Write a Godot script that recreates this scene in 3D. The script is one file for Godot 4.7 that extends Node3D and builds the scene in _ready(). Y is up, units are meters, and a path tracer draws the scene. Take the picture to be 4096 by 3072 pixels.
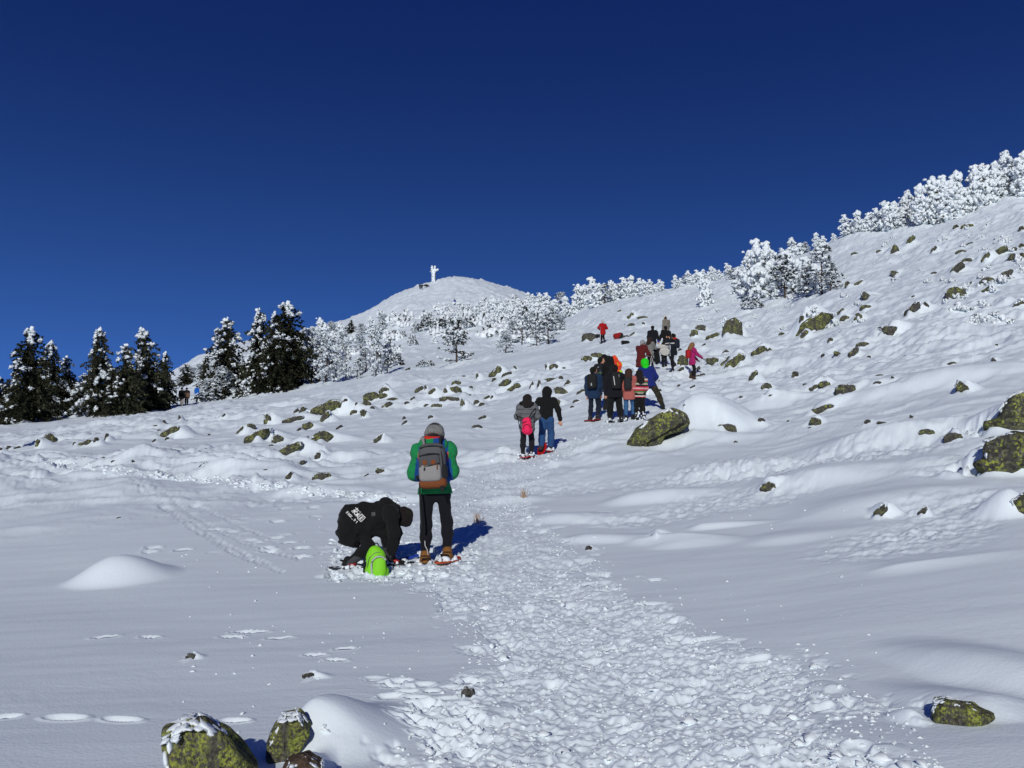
extends Node3D
# A snowy mountainside: hikers on snowshoes climb a trodden path towards a summit cross.
# Pixels of the photograph (1024 x 768) serve only to survey the place: survey() walks a sight line to the terrain.

const F := 904.65            # focal length in pixels
const PITCH := 0.0872665     # the camera looks up by 5 degrees
const EYE := 1.6

var used := {}
var M := {}
var n_big := FastNoiseLite.new()
var n_drift := FastNoiseLite.new()
var n_fine := FastNoiseLite.new()
var n_cell := FastNoiseLite.new()
var n_cloth := FastNoiseLite.new()

# ---------------------------------------------------------------- naming
func numbered(called: String) -> String:
	if not used.has(called):
		used[called] = 0
		return called
	used[called] += 1
	return "%s_%03d" % [called, used[called]]

func thing(called: String, label: String, category: String, at: Vector3, turn := 0.0, group := "") -> Node3D:
	var o := Node3D.new()
	o.name = numbered(called)
	add_child(o)
	o.position = at
	o.rotation.y = turn
	tag(o, label, category, group)
	return o

func tag(o: Node3D, label: String, category: String, group := "") -> Node3D:
	o.set_meta("label", label)
	o.set_meta("category", category)
	if group != "":
		o.set_meta("group", group)
	return o

func part(called: String, mesh: Mesh, mat: Material, parent: Node3D, at := Transform3D()) -> MeshInstance3D:
	var o := MeshInstance3D.new()
	o.name = called if parent != self else numbered(called)
	o.mesh = mesh
	if mat:
		o.material_override = mat
	o.transform = at
	parent.add_child(o, true)
	return o

# ---------------------------------------------------------------- mesh buffer
class Buf:
	var v := PackedVector3Array()
	var n := PackedVector3Array()
	var c := PackedColorArray()
	var i := PackedInt32Array()
	func tri(a: Vector3, b: Vector3, d: Vector3, nn: Vector3, col: Color) -> void:
		var k := v.size()
		v.push_back(a); v.push_back(b); v.push_back(d)
		n.push_back(nn); n.push_back(nn); n.push_back(nn)
		c.push_back(col); c.push_back(col); c.push_back(col)
		i.push_back(k); i.push_back(k + 1); i.push_back(k + 2)
	func quad(a: Vector3, b: Vector3, d: Vector3, e: Vector3, nn: Vector3, col: Color) -> void:
		tri(a, b, d, nn, col)
		tri(a, d, e, nn, col)
	func mesh(with_color := true) -> ArrayMesh:
		var m := ArrayMesh.new()
		if v.is_empty():
			return m
		var a := []
		a.resize(Mesh.ARRAY_MAX)
		a[Mesh.ARRAY_VERTEX] = v
		a[Mesh.ARRAY_NORMAL] = n
		if with_color:
			a[Mesh.ARRAY_COLOR] = c
		a[Mesh.ARRAY_INDEX] = i
		m.add_surface_from_arrays(Mesh.PRIMITIVE_TRIANGLES, a)
		return m

func smooth_normals(v: PackedVector3Array, idx: PackedInt32Array) -> PackedVector3Array:
	var n := PackedVector3Array()
	n.resize(v.size())
	for t in range(0, idx.size(), 3):
		var a := idx[t]
		var b := idx[t + 1]
		var d := idx[t + 2]
		var q := (v[d] - v[a]).cross(v[b] - v[a])
		n[a] += q
		n[b] += q
		n[d] += q
	for k in n.size():
		n[k] = n[k].normalized()
	return n

func array_mesh(v: PackedVector3Array, idx: PackedInt32Array, n: PackedVector3Array, c := PackedColorArray()) -> ArrayMesh:
	var a := []
	a.resize(Mesh.ARRAY_MAX)
	a[Mesh.ARRAY_VERTEX] = v
	a[Mesh.ARRAY_NORMAL] = n
	if c.size() == v.size():
		a[Mesh.ARRAY_COLOR] = c
	a[Mesh.ARRAY_INDEX] = idx
	var m := ArrayMesh.new()
	m.add_surface_from_arrays(Mesh.PRIMITIVE_TRIANGLES, a)
	return m

func lin(c: Color) -> Color:
	return c.srgb_to_linear()

# tube along points, radii per point
func tube(b: Buf, pts: PackedVector3Array, r0: float, r1: float, sides := 6, col := Color.WHITE) -> void:
	var rings := []
	for k in pts.size():
		var d := (pts[mini(k + 1, pts.size() - 1)] - pts[maxi(k - 1, 0)]).normalized()
		var x := d.cross(Vector3.UP if absf(d.y) < 0.9 else Vector3.RIGHT).normalized()
		var y := x.cross(d)
		var r := lerpf(r0, r1, float(k) / maxf(pts.size() - 1, 1))
		var ring := []
		for j in sides:
			var a := TAU * j / sides
			ring.append([pts[k] + (x * cos(a) + y * sin(a)) * r, x * cos(a) + y * sin(a)])
		rings.append(ring)
	for k in rings.size() - 1:
		for j in sides:
			var p = rings[k][j]
			var q = rings[k][(j + 1) % sides]
			var s = rings[k + 1][j]
			var t = rings[k + 1][(j + 1) % sides]
			var base := b.v.size()
			for w in [p, q, t, s]:
				b.v.push_back(w[0])
				b.n.push_back(w[1])
				b.c.push_back(col)
			b.i.append_array([base, base + 1, base + 2, base, base + 2, base + 3])
	for e in [0, rings.size() - 1]:
		var nn := (pts[e] - pts[1 if e == 0 else e - 1]).normalized()
		for j in sides:
			var p2: Vector3 = rings[e][j][0]
			var q2: Vector3 = rings[e][(j + 1) % sides][0]
			if e == 0:
				b.tri(pts[e], q2, p2, nn, col)
			else:
				b.tri(pts[e], p2, q2, nn, col)

# box with rounded edges, centred on the origin
func rounded_box(size: Vector3, r: float, seg := 5, bulge := 0.0) -> ArrayMesh:
	var v := PackedVector3Array()
	var idx := PackedInt32Array()
	var inner := size * 0.5 - Vector3.ONE * r
	for f in 6:
		var ax := f / 2
		var sg := 1.0 if f % 2 == 0 else -1.0
		var base := v.size()
		for i in seg + 1:
			for j in seg + 1:
				var p := Vector3.ZERO
				var s := tan((float(i) / seg - 0.5) * PI * 0.5) * size[(ax + 1) % 3] * 0.5
				var t := tan((float(j) / seg - 0.5) * PI * 0.5) * size[(ax + 2) % 3] * 0.5
				p[ax] = sg * size[ax] * 0.5
				p[(ax + 1) % 3] = s
				p[(ax + 2) % 3] = t
				var q := p.clamp(-inner, inner)
				var d := p - q
				p = q + d.normalized() * minf(r, d.length())
				if bulge > 0.0:
					var u := Vector3(p.x / size.x, p.y / size.y, p.z / size.z) * 2.0
					p *= 1.0 + bulge * (1.0 - minf(1.0, (u.length_squared() - 1.0) * 0.5))
				v.push_back(p)
		for i in seg:
			for j in seg:
				var a := base + i * (seg + 1) + j
				var b := a + 1
				var c := a + seg + 2
				var d2 := a + seg + 1
				if sg > 0:
					idx.append_array([a, c, d2, a, b, c])
				else:
					idx.append_array([a, d2, c, a, c, b])
	# face windings are checked against the outward direction
	for t in range(0, idx.size(), 3):
		var q := (v[idx[t + 2]] - v[idx[t]]).cross(v[idx[t + 1]] - v[idx[t]])
		if q.dot(v[idx[t]] + v[idx[t + 1]] + v[idx[t + 2]]) < 0.0:
			var w := idx[t + 1]
			idx[t + 1] = idx[t + 2]
			idx[t + 2] = w
	return array_mesh(v, idx, smooth_normals(v, idx))

# ---------------------------------------------------------------- terrain
# survey notes: for sight-line columns, [distance, row] pairs of the ground seen there
var survey_columns := [
	[-160, [1.0, 2200, 2.0, 1247, 3.3, 925, 4.6, 792, 6, 714, 8, 650, 11.3, 588, 15, 541, 20, 503, 26, 477, 34, 458, 45, 448, 70, 436, 100, 428, 130, 432, 200, 445, 320, 450, 460, 450]],
	["left edge", 0, [1.0, 2200, 2.0, 1247, 3.3, 925, 4.6, 790, 6, 712, 8, 645, 11.3, 581, 15, 530, 19, 496, 24, 468, 28, 461, 32, 460, 38, 450, 50, 440, 70, 428, 100, 419, 130, 424, 200, 440, 320, 448, 460, 446]],
	["column", 100, [1.0, 2200, 2.0, 1247, 3.3, 925, 4.6, 790, 6, 710, 8, 641, 11.3, 576, 15, 524, 19, 489, 24, 466, 30, 449, 40, 436, 55, 425, 75, 418, 100, 414, 130, 419, 200, 428, 320, 420, 460, 425]],
	["column", 200, [1.0, 2200, 2.0, 1247, 3.3, 925, 4.6, 789, 6, 708, 8, 638, 11.3, 571, 15, 521, 19, 486, 24, 460, 30, 443, 40, 428, 55, 415, 75, 407, 100, 402, 130, 393, 160, 383, 200, 374, 260, 364, 320, 356, 380, 364, 460, 375]],
	["column", 300, [1.0, 2200, 2.0, 1247, 3.3, 925, 4.6, 789, 6, 707, 8, 635, 11.3, 568, 15, 519, 19, 484, 24, 457, 30, 437, 40, 418, 55, 403, 75, 394, 100, 386, 125, 377, 160, 365, 220, 348, 280, 336, 320, 331, 380, 342, 460, 352]],
	["column", 352, [1.0, 2200, 2.0, 1247, 3.3, 925, 4.6, 788, 6, 706, 8, 634, 11.3, 566, 15, 518, 19, 483, 24, 456, 30, 435, 40, 414, 55, 396, 75, 384, 100, 375, 125, 366, 160, 354, 220, 336, 280, 324, 316, 318, 380, 330, 460, 345]],
	["column", 400, [1.0, 2200, 2.0, 1247, 3.3, 925, 4.6, 788, 6, 706, 8, 633, 11.3, 564, 15, 517, 19, 483, 24, 455, 30, 432, 40, 409, 55, 388, 75, 374, 95, 365, 115, 357, 150, 344, 200, 325, 260, 304, 310, 293, 360, 303, 460, 330]],
	["column", 430, [1.0, 2200, 2.0, 1247, 3.3, 925, 4.6, 788, 6, 706, 8, 633, 11.3, 563, 15, 516, 19, 482, 24, 453, 30, 430, 40, 407, 55, 386, 75, 371, 95, 362, 115, 354, 150, 341, 200, 320, 260, 298, 310, 282.5, 360, 291, 460, 322]],
	["column", 458, [1.0, 2200, 2.0, 1247, 3.3, 925, 4.6, 787, 6, 705, 8, 632, 11.3, 562, 15, 516, 19, 482, 24, 452, 30, 427, 40, 404, 55, 382, 75, 367, 95, 357, 115, 350, 150, 336, 200, 316, 260, 294, 312, 277, 360, 287, 460, 322]],
	["column", 495, [1.0, 2200, 2.0, 1247, 3.3, 925, 4.6, 786, 6, 705, 8, 632, 11.3, 562, 15, 515, 19, 482, 22, 461, 27, 438, 33, 418, 40, 401, 52, 381, 70, 363, 90, 353, 115, 345, 150, 333, 200, 316, 260, 296, 312, 284.5, 360, 295, 460, 325]],
	["column", 530, [1.0, 2200, 2.0, 1247, 3.3, 925, 4.6, 785, 6, 704, 8, 631, 11.3, 561, 15, 514, 19, 480, 21.7, 459, 27, 435, 33, 413, 40, 396, 52, 375, 70, 358, 90, 348, 115, 340, 150, 328, 200, 316, 260, 305, 312, 296, 360, 306, 460, 330]],
	["column", 600, [1.0, 2200, 2.0, 1247, 3.3, 925, 4.6, 783, 6, 702, 8, 629, 11.3, 558, 15, 511, 19, 474, 22, 450, 27, 421.5, 33, 400, 40, 383, 50, 366, 62, 349, 80, 334, 100, 320, 125, 306, 150, 309, 220, 326, 310, 335, 460, 345]],
	["column", 640, [1.0, 2200, 2.0, 1247, 3.3, 925, 4.6, 781, 6, 700, 8, 626, 11.3, 555, 15, 507, 19, 469, 22, 446, 27, 420, 33, 399, 40, 381, 50, 358, 62, 341, 80, 325, 100, 311, 122, 297, 150, 304, 310, 334, 460, 345]],
	["column", 700, [1.0, 2200, 2.0, 1247, 3.3, 925, 4.6, 777, 6, 697, 8, 622, 11.3, 549, 15, 499, 19, 461, 22, 441, 27, 417, 33, 397, 40, 378, 50, 357, 62, 338, 80, 317, 100, 299, 118, 285, 145, 292, 310, 325, 460, 335]],
	["column", 780, [1.0, 2200, 2.0, 1247, 3.3, 925, 4.6, 771, 6, 692, 8, 614, 11.3, 540, 15, 488, 19, 450, 22, 430, 27, 406, 33, 385, 40, 367, 50, 346, 62, 325, 80, 302, 95, 284, 112, 266, 135, 273, 310, 312, 460, 320]],
	["column", 850, [1.0, 2200, 2.0, 1247, 3.3, 925, 4.6, 765, 6, 686, 8, 604, 11.3, 528, 15, 475, 19, 437, 22, 416, 27, 390, 33, 368, 40, 348, 50, 323, 62, 299, 80, 273, 95, 254, 112, 236, 135, 243, 310, 296, 460, 305]],
	["column", 920, [1.0, 2200, 2.0, 1247, 3.3, 925, 4.6, 760, 6, 681, 8, 595, 11.3, 517, 15, 463, 19, 423, 22, 401, 27, 373, 33, 348, 40, 326, 50, 301, 62, 278, 80, 252, 95, 235, 115, 216, 135, 222, 310, 276, 460, 290]],
	["right edge", 1024, [1.0, 2200, 2.0, 1247, 3.3, 922, 4.6, 754, 6, 674, 8, 583, 11.3, 503, 15, 446, 19, 405, 22, 382, 27, 351, 33, 326, 40, 302, 50, 276, 62, 252, 80, 224, 95, 206, 116, 187, 135, 193, 310, 246, 460, 265]],
	["column", 1200, [1.0, 2200, 2.0, 1247, 3.3, 918, 4.6, 748, 6, 664, 8, 570, 11.3, 487, 15, 428, 19, 385, 22, 360, 27, 327, 33, 300, 40, 275, 50, 247, 62, 221, 80, 192, 95, 173, 116, 154, 135, 158, 310, 206, 460, 230]],
]
var trodden := [  # row, left and right edge of the trodden path
	"path", [900, 250, 1010, 768, 405, 905, 735, 442, 888, 700, 468, 848, 670, 482, 795, 650, 488, 725, 625, 474, 672, 605, 452, 632, 590, 436, 608, 575, 372, 592, 560, 338, 578, 540, 345, 546, 520, 428, 528, 505, 443, 524, 490, 450, 530, 475, 472, 546, 462, 490, 570, 450, 520, 586, 440, 545, 604, 430, 572, 642, 420, 590, 652, 405, 606, 640, 390, 628, 662, 370, 640, 684, 357, 640, 668, 344, 618, 650],
]
const NS := 700
var tab := []                 # per column: elevation tangent by log distance
var tab_s := PackedFloat32Array()
var ring_r := PackedFloat64Array()
var ring_a := PackedFloat64Array()
var H := PackedFloat32Array()
var NA := 0
var NR := 0
var path_z := PackedFloat32Array()
var path_l := PackedFloat32Array()
var path_r := PackedFloat32Array()

func sight(u: float, v: float) -> Vector3:
	var x := (u - 512.0) / F
	var y := (384.0 - v) / F
	return Vector3(x, y * cos(PITCH) + sin(PITCH), -(cos(PITCH) - y * sin(PITCH)))

func make_tables() -> void:
	for k in survey_columns.size():
		var row: Array = survey_columns[k]
		var u: float = row[row.size() - 2]
		var pairs: Array = row[row.size() - 1]
		tab_s.push_back((u - 512.0) / F / cos(PITCH))
		var xs := []
		var ys := []
		for j in range(0, pairs.size(), 2):
			var d := sight(u, pairs[j + 1])
			xs.append(log(pairs[j]))
			ys.append(d.y / -d.z)
		var n := xs.size()
		var del := []
		for j in n - 1:
			del.append((ys[j + 1] - ys[j]) / (xs[j + 1] - xs[j]))
		var tg := []
		for j in n:
			if j == 0:
				tg.append(del[0])
			elif j == n - 1:
				tg.append(del[n - 2])
			elif del[j - 1] * del[j] <= 0.0:
				tg.append(0.0)
			else:
				tg.append(2.0 * del[j - 1] * del[j] / (del[j - 1] + del[j]))
		var t := PackedFloat32Array()
		t.resize(NS)
		var seg := 0
		for j in NS:
			var x: float = log(1.0) + j * log(460.0) / (NS - 1)
			while seg < n - 2 and x > xs[seg + 1]:
				seg += 1
			var hh: float = xs[seg + 1] - xs[seg]
			var q: float = clampf((x - xs[seg]) / hh, 0.0, 1.0)
			var q2 := q * q
			var q3 := q2 * q
			t[j] = (2 * q3 - 3 * q2 + 1) * ys[seg] + (q3 - 2 * q2 + q) * hh * tg[seg] + (-2 * q3 + 3 * q2) * ys[seg + 1] + (q3 - q2) * hh * tg[seg + 1]
		tab.append(t)

func grid_axes() -> void:
	var r := 0.8
	while r < 470.0:
		ring_r.push_back(r)
		if r < 3.9:
			r *= 1.12
		else:
			r += minf(r * r / (3200.0 if r < 16.0 else 2100.0), 0.012 + 0.0052 * r) if r < 330.0 else 4.0
	NR = ring_r.size()
	var a := -PI
	while a < PI - 0.001:
		ring_a.push_back(a)
		var d := absf(a + 0.0)
		var st := 0.0015
		if d > 0.565:
			st = minf(0.0015 + (d - 0.565) * 0.22, 0.1)
		if a < -0.565:
			st = minf(st, maxf(0.0015, (-0.565 - a) * 0.5))
		a += st
	ring_a.push_back(PI)
	NA = ring_a.size()

func base_rows() -> void:
	# terrain before any drift: cubic across the columns, tables along the distance
	var nk := tab.size()
	H.resize(NR * NA)
	for c in NA:
		var az := ring_a[c]
		var azc := clampf(az, -0.66, 0.68)
		var s := tan(azc)
		var k := 0
		while k < nk - 2 and s > tab_s[k + 1]:
			k += 1
		var k0 := maxi(k - 1, 0)
		var k3 := mini(k + 2, nk - 1)
		var w := tab_s[k + 1] - tab_s[k]
		var q := clampf((s - tab_s[k]) / w, 0.0, 1.0)
		var q2 := q * q
		var q3 := q2 * q
		var h00 := 2 * q3 - 3 * q2 + 1
		var h10 := (q3 - 2 * q2 + q) * w
		var h01 := -2 * q3 + 3 * q2
		var h11 := (q3 - q2) * w
		var t0: PackedFloat32Array = tab[k0]
		var t1: PackedFloat32Array = tab[k]
		var t2: PackedFloat32Array = tab[k + 1]
		var t3: PackedFloat32Array = tab[k3]
		var d0 := 1.0 / (tab_s[k + 1] - tab_s[k0])
		var d1 := 1.0 / (tab_s[k3] - tab_s[k])
		var back := smoothstep(0.75, 1.9, absf(az))
		for r in NR:
			var z: float = ring_r[r] * cos(azc)
			var f := clampf(log(maxf(z, 1.0)) / log(460.0) * (NS - 1), 0.0, NS - 1.001)
			var i := int(f)
			var e := f - i
			var a0 := lerpf(t0[i], t0[i + 1], e)
			var a1 := lerpf(t1[i], t1[i + 1], e)
			var a2 := lerpf(t2[i], t2[i + 1], e)
			var a3 := lerpf(t3[i], t3[i + 1], e)
			var g := h00 * a1 + h10 * (a2 - a0) * d0 + h01 * a2 + h11 * (a3 - a1) * d1
			var h := EYE + z * g
			if z < 1.6:
				h = lerpf(0.0, h, smoothstep(1.0, 1.6, z))
			if back > 0.0:
				h = lerpf(h, -0.05 * ring_r[r], back)
			H[r * NA + c] = h

func find_axis(a: PackedFloat64Array, x: float) -> int:
	return clampi(a.bsearch(x) - 1, 0, a.size() - 2)

func ground(x: float, z: float) -> float:
	var r := sqrt(x * x + z * z)
	var a := atan2(x, -z)
	var i := find_axis(ring_r, r)
	var j := find_axis(ring_a, a)
	var p := clampf((r - ring_r[i]) / (ring_r[i + 1] - ring_r[i]), 0, 1)
	var q := clampf((a - ring_a[j]) / (ring_a[j + 1] - ring_a[j]), 0, 1)
	var k := i * NA + j
	return lerpf(lerpf(H[k], H[k + 1], q), lerpf(H[k + NA], H[k + NA + 1], q), p)

# where a sight line meets the ground
func survey(u: float, v: float, from := 2.0) -> Vector3:
	for drop in 60:
		var d := sight(u, v + drop)
		var flat := sqrt(d.x * d.x + d.z * d.z)
		var te := d.y / flat
		var j := find_axis(ring_a, atan2(d.x, -d.z))
		var before := 0.0
		for r in range(find_axis(ring_r, from), NR):
			var gap := EYE + ring_r[r] * te - H[r * NA + j]
			if gap <= 0.0:
				var rr := ring_r[r]
				if r > 0 and before > 0.0:
					rr = lerpf(ring_r[r - 1], ring_r[r], before / (before - gap))
				return Vector3(d.x / flat * rr, EYE + rr * te, d.z / flat * rr)
			before = gap
	return Vector3(0, 0, -50)

func path_share(x: float, z: float) -> float:
	var d := -z
	if d < path_z[0] or d > path_z[path_z.size() - 1]:
		return 0.0
	var i := clampi(path_z.bsearch(d) - 1, 0, path_z.size() - 2)
	var q := (d - path_z[i]) / (path_z[i + 1] - path_z[i])
	var l := lerpf(path_l[i], path_l[i + 1], q)
	var r := lerpf(path_r[i], path_r[i + 1], q)
	var jit := n_fine.get_noise_2d(x * 90.0, z * 60.0) * 0.55 + n_fine.get_noise_2d(x * 300.0 + 50.0, z * 300.0) * 0.22
	return smoothstep(-0.10, 0.16, minf(x - l, r - x) + jit)

func relief_rows() -> void:
	for r in NR:
		var R := ring_r[r]
		for c in NA:
			var az := ring_a[c]
			if absf(az) > 1.2 or R < 1.5:
				continue
			var x := R * sin(az)
			var z := -R * cos(az)
			var h := n_big.get_noise_2d(x, z) * 0.30 * smoothstep(10.0, 40.0, R)
			# wind-worked zone: further up on the left, nearer on the right
			var start := 13.5 - 5.5 * smoothstep(0.05, 0.45, az)
			var rough := smoothstep(start, start + 13.0, R)
			if rough > 0.0:
				var calm := smoothstep(-0.35, 0.25, n_big.get_noise_2d(x * 0.7 + 300.0, z * 0.7))
				if az > 0.2:
					calm *= 0.75
				var k := 1.0 if R < 60.0 else 60.0 / R * 0.75 + 0.25
				var dn := n_drift.get_noise_2d(x * 0.55 * k + z * 0.25 * k, z * 1.0 * k)
				var fine_share := lerpf(0.35, 1.0, smoothstep(17.0, 28.0, R))
				var rid := 1.0 - absf(dn) * 2.6
				var sm := n_drift.get_noise_2d(x * 0.9 * k + 70.0, z * 0.8 * k - 20.0)
				h += rough * (0.25 + 0.75 * calm) * (0.15 * maxf(rid, 0.0) ** 1.5 + 0.26 * sm + fine_share * (0.14 * absf(n_drift.get_noise_2d(x * 1.7 + 8.0, z * 2.2)) + 0.06 * n_drift.get_noise_2d(x * 3.4, z * 4.8))) * (1.0 if R < 60.0 else 1.0 + minf((R - 60.0) / 60.0, 1.2))
				var crust := smoothstep(0.12, 0.42, n_big.get_noise_2d(x * 5.0 - 90.0, z * 5.0 + 40.0)) * rough * calm
				if az > 0.0 and R > 24.0:
					h += rough * smoothstep(24.0, 45.0, R) * smoothstep(0.0, 0.15, az) * (0.10 * absf(n_fine.get_noise_2d(x * 36.0, z * 44.0)) + 0.12 * maxf(0.0, n_fine.get_noise_2d(x * 75.0 + 200.0, z * 75.0)) + 0.16 * n_drift.get_noise_2d(x * 0.8 + 400.0, z * 1.1))
				if crust > 0.0 and R < 130.0:
					h += crust * (0.035 * n_fine.get_noise_2d(x * 190.0, z * 190.0) + 0.03 * n_fine.get_noise_2d(x * 70.0, z * 80.0))
			if R > 120.0:
				var far := smoothstep(120.0, 190.0, R)
				h += far * (0.42 * n_fine.get_noise_2d(x * 6.0, z * 6.0) + 0.40 * n_fine.get_noise_2d(x * 20.0, z * 14.0))
			if R < 80.0:
				# faint wind ripples on the smooth snow
				h += 0.0035 * n_drift.get_noise_2d(x * 1.2 + z * 0.8 + 11.0, z * 6.0) + 0.022 * n_drift.get_noise_2d(x * 0.55 - 31.0, z * 0.9)
				var p := path_share(x, z) if absf(az) < 0.62 else 0.0
				if p > 0.0:
					var m := 1.0 if R < 24.0 else 1.0 - smoothstep(24.0, 50.0, R) * 0.5
					var lump := n_cell.get_noise_2d(x * 1.0, z * 0.8)
					var small := n_cell.get_noise_2d(x * 2.6 + 40.0, z * 2.2)
					h = lerpf(h, h * 0.35, p * 0.8)
					h += p * m * (-0.03 - 0.008 * lump - 0.014 * small + 0.021 * n_fine.get_noise_2d(x * 480.0, z * 440.0) + 0.015 * n_fine.get_noise_2d(x * 150.0, z * 130.0) + 0.035 * n_fine.get_noise_2d(x * 36.0 + 9.0, z * 36.0))
			H[r * NA + c] += h

# raises or dents the ground: radii to the left, right, front (towards the camera) and back
func stamp(at: Vector3, rl: float, rr: float, rf: float, rb: float, amp: float, turn := 0.0, kind := 0) -> void:
	var reach := maxf(maxf(rl, rr), maxf(rf, rb)) * 1.45
	var R := sqrt(at.x * at.x + at.z * at.z)
	var a := atan2(at.x, -at.z)
	var da := asin(minf(reach / R, 1.0))
	var i0 := find_axis(ring_r, R - reach)
	var i1 := find_axis(ring_r, R + reach) + 1
	var j0 := find_axis(ring_a, a - da)
	var j1 := find_axis(ring_a, a + da) + 1
	var ct := cos(turn)
	var sn := sin(turn)
	for i in range(i0, i1 + 1):
		for j in range(j0, j1 + 1):
			var x := ring_r[i] * sin(ring_a[j]) - at.x
			var z := -ring_r[i] * cos(ring_a[j]) - at.z
			var lx := x * ct - z * sn
			var lz := -(x * sn + z * ct)
			var qx := lx / (rr if lx > 0 else rl)
			var qz := lz / (rb if lz > 0 else rf)
			var q := qx * qx + qz * qz
			if kind == 0:
				if q < 1.0:
					var w := 1.0 - sqrt(q)
					H[i * NA + j] += amp * ((1.0 - q) * (1.0 - q) * 0.7 + w * w * (3.0 - 2.0 * w) * 0.3)
			elif kind == 1:      # footprint: steep walls, a small rim
				if q < 2.0:
					H[i * NA + j] += amp * (1.0 - smoothstep(0.15, 1.05, q)) - amp * 0.3 * smoothstep(0.8, 1.15, q) * (1.0 - smoothstep(1.2, 2.0, q))
			elif kind == 2:      # drift with a knife-edge crest running to the right
				var e := absf(qz)
				if e < 1.0 and absf(qx) < 1.0:
					var along := 1.0 - qx * qx
					H[i * NA + j] += amp * along * along * (1.0 - e) ** 1.6
			elif kind == 3:      # broken crust: lumps
				if q < 1.0:
					var wx := x + at.x
					var wz := z + at.z
					H[i * NA + j] += (1.0 - q) * amp * (0.8 * n_fine.get_noise_2d(wx * 160.0, wz * 160.0) + 0.9 * n_cell.get_noise_2d(wx * 2.2, wz * 2.2))

func terrain_mesh() -> ArrayMesh:
	var v := PackedVector3Array()
	v.resize(NR * NA + 1)
	for i in NR:
		for j in NA:
			v[i * NA + j] = Vector3(ring_r[i] * sin(ring_a[j]), H[i * NA + j], -ring_r[i] * cos(ring_a[j]))
	v[NR * NA] = Vector3(0, 0, 0)
	var idx := PackedInt32Array()
	idx.resize((NR - 1) * (NA - 1) * 6 + (NA - 1) * 3)
	var k := 0
	for i in NR - 1:
		for j in NA - 1:
			var a := i * NA + j
			idx[k] = a
			idx[k + 1] = a + NA
			idx[k + 2] = a + NA + 1
			idx[k + 3] = a
			idx[k + 4] = a + NA + 1
			idx[k + 5] = a + 1
			k += 6
	for j in NA - 1:
		idx[k] = NR * NA
		idx[k + 1] = j
		idx[k + 2] = j + 1
		k += 3
	return array_mesh(v, idx, smooth_normals(v, idx))
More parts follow.
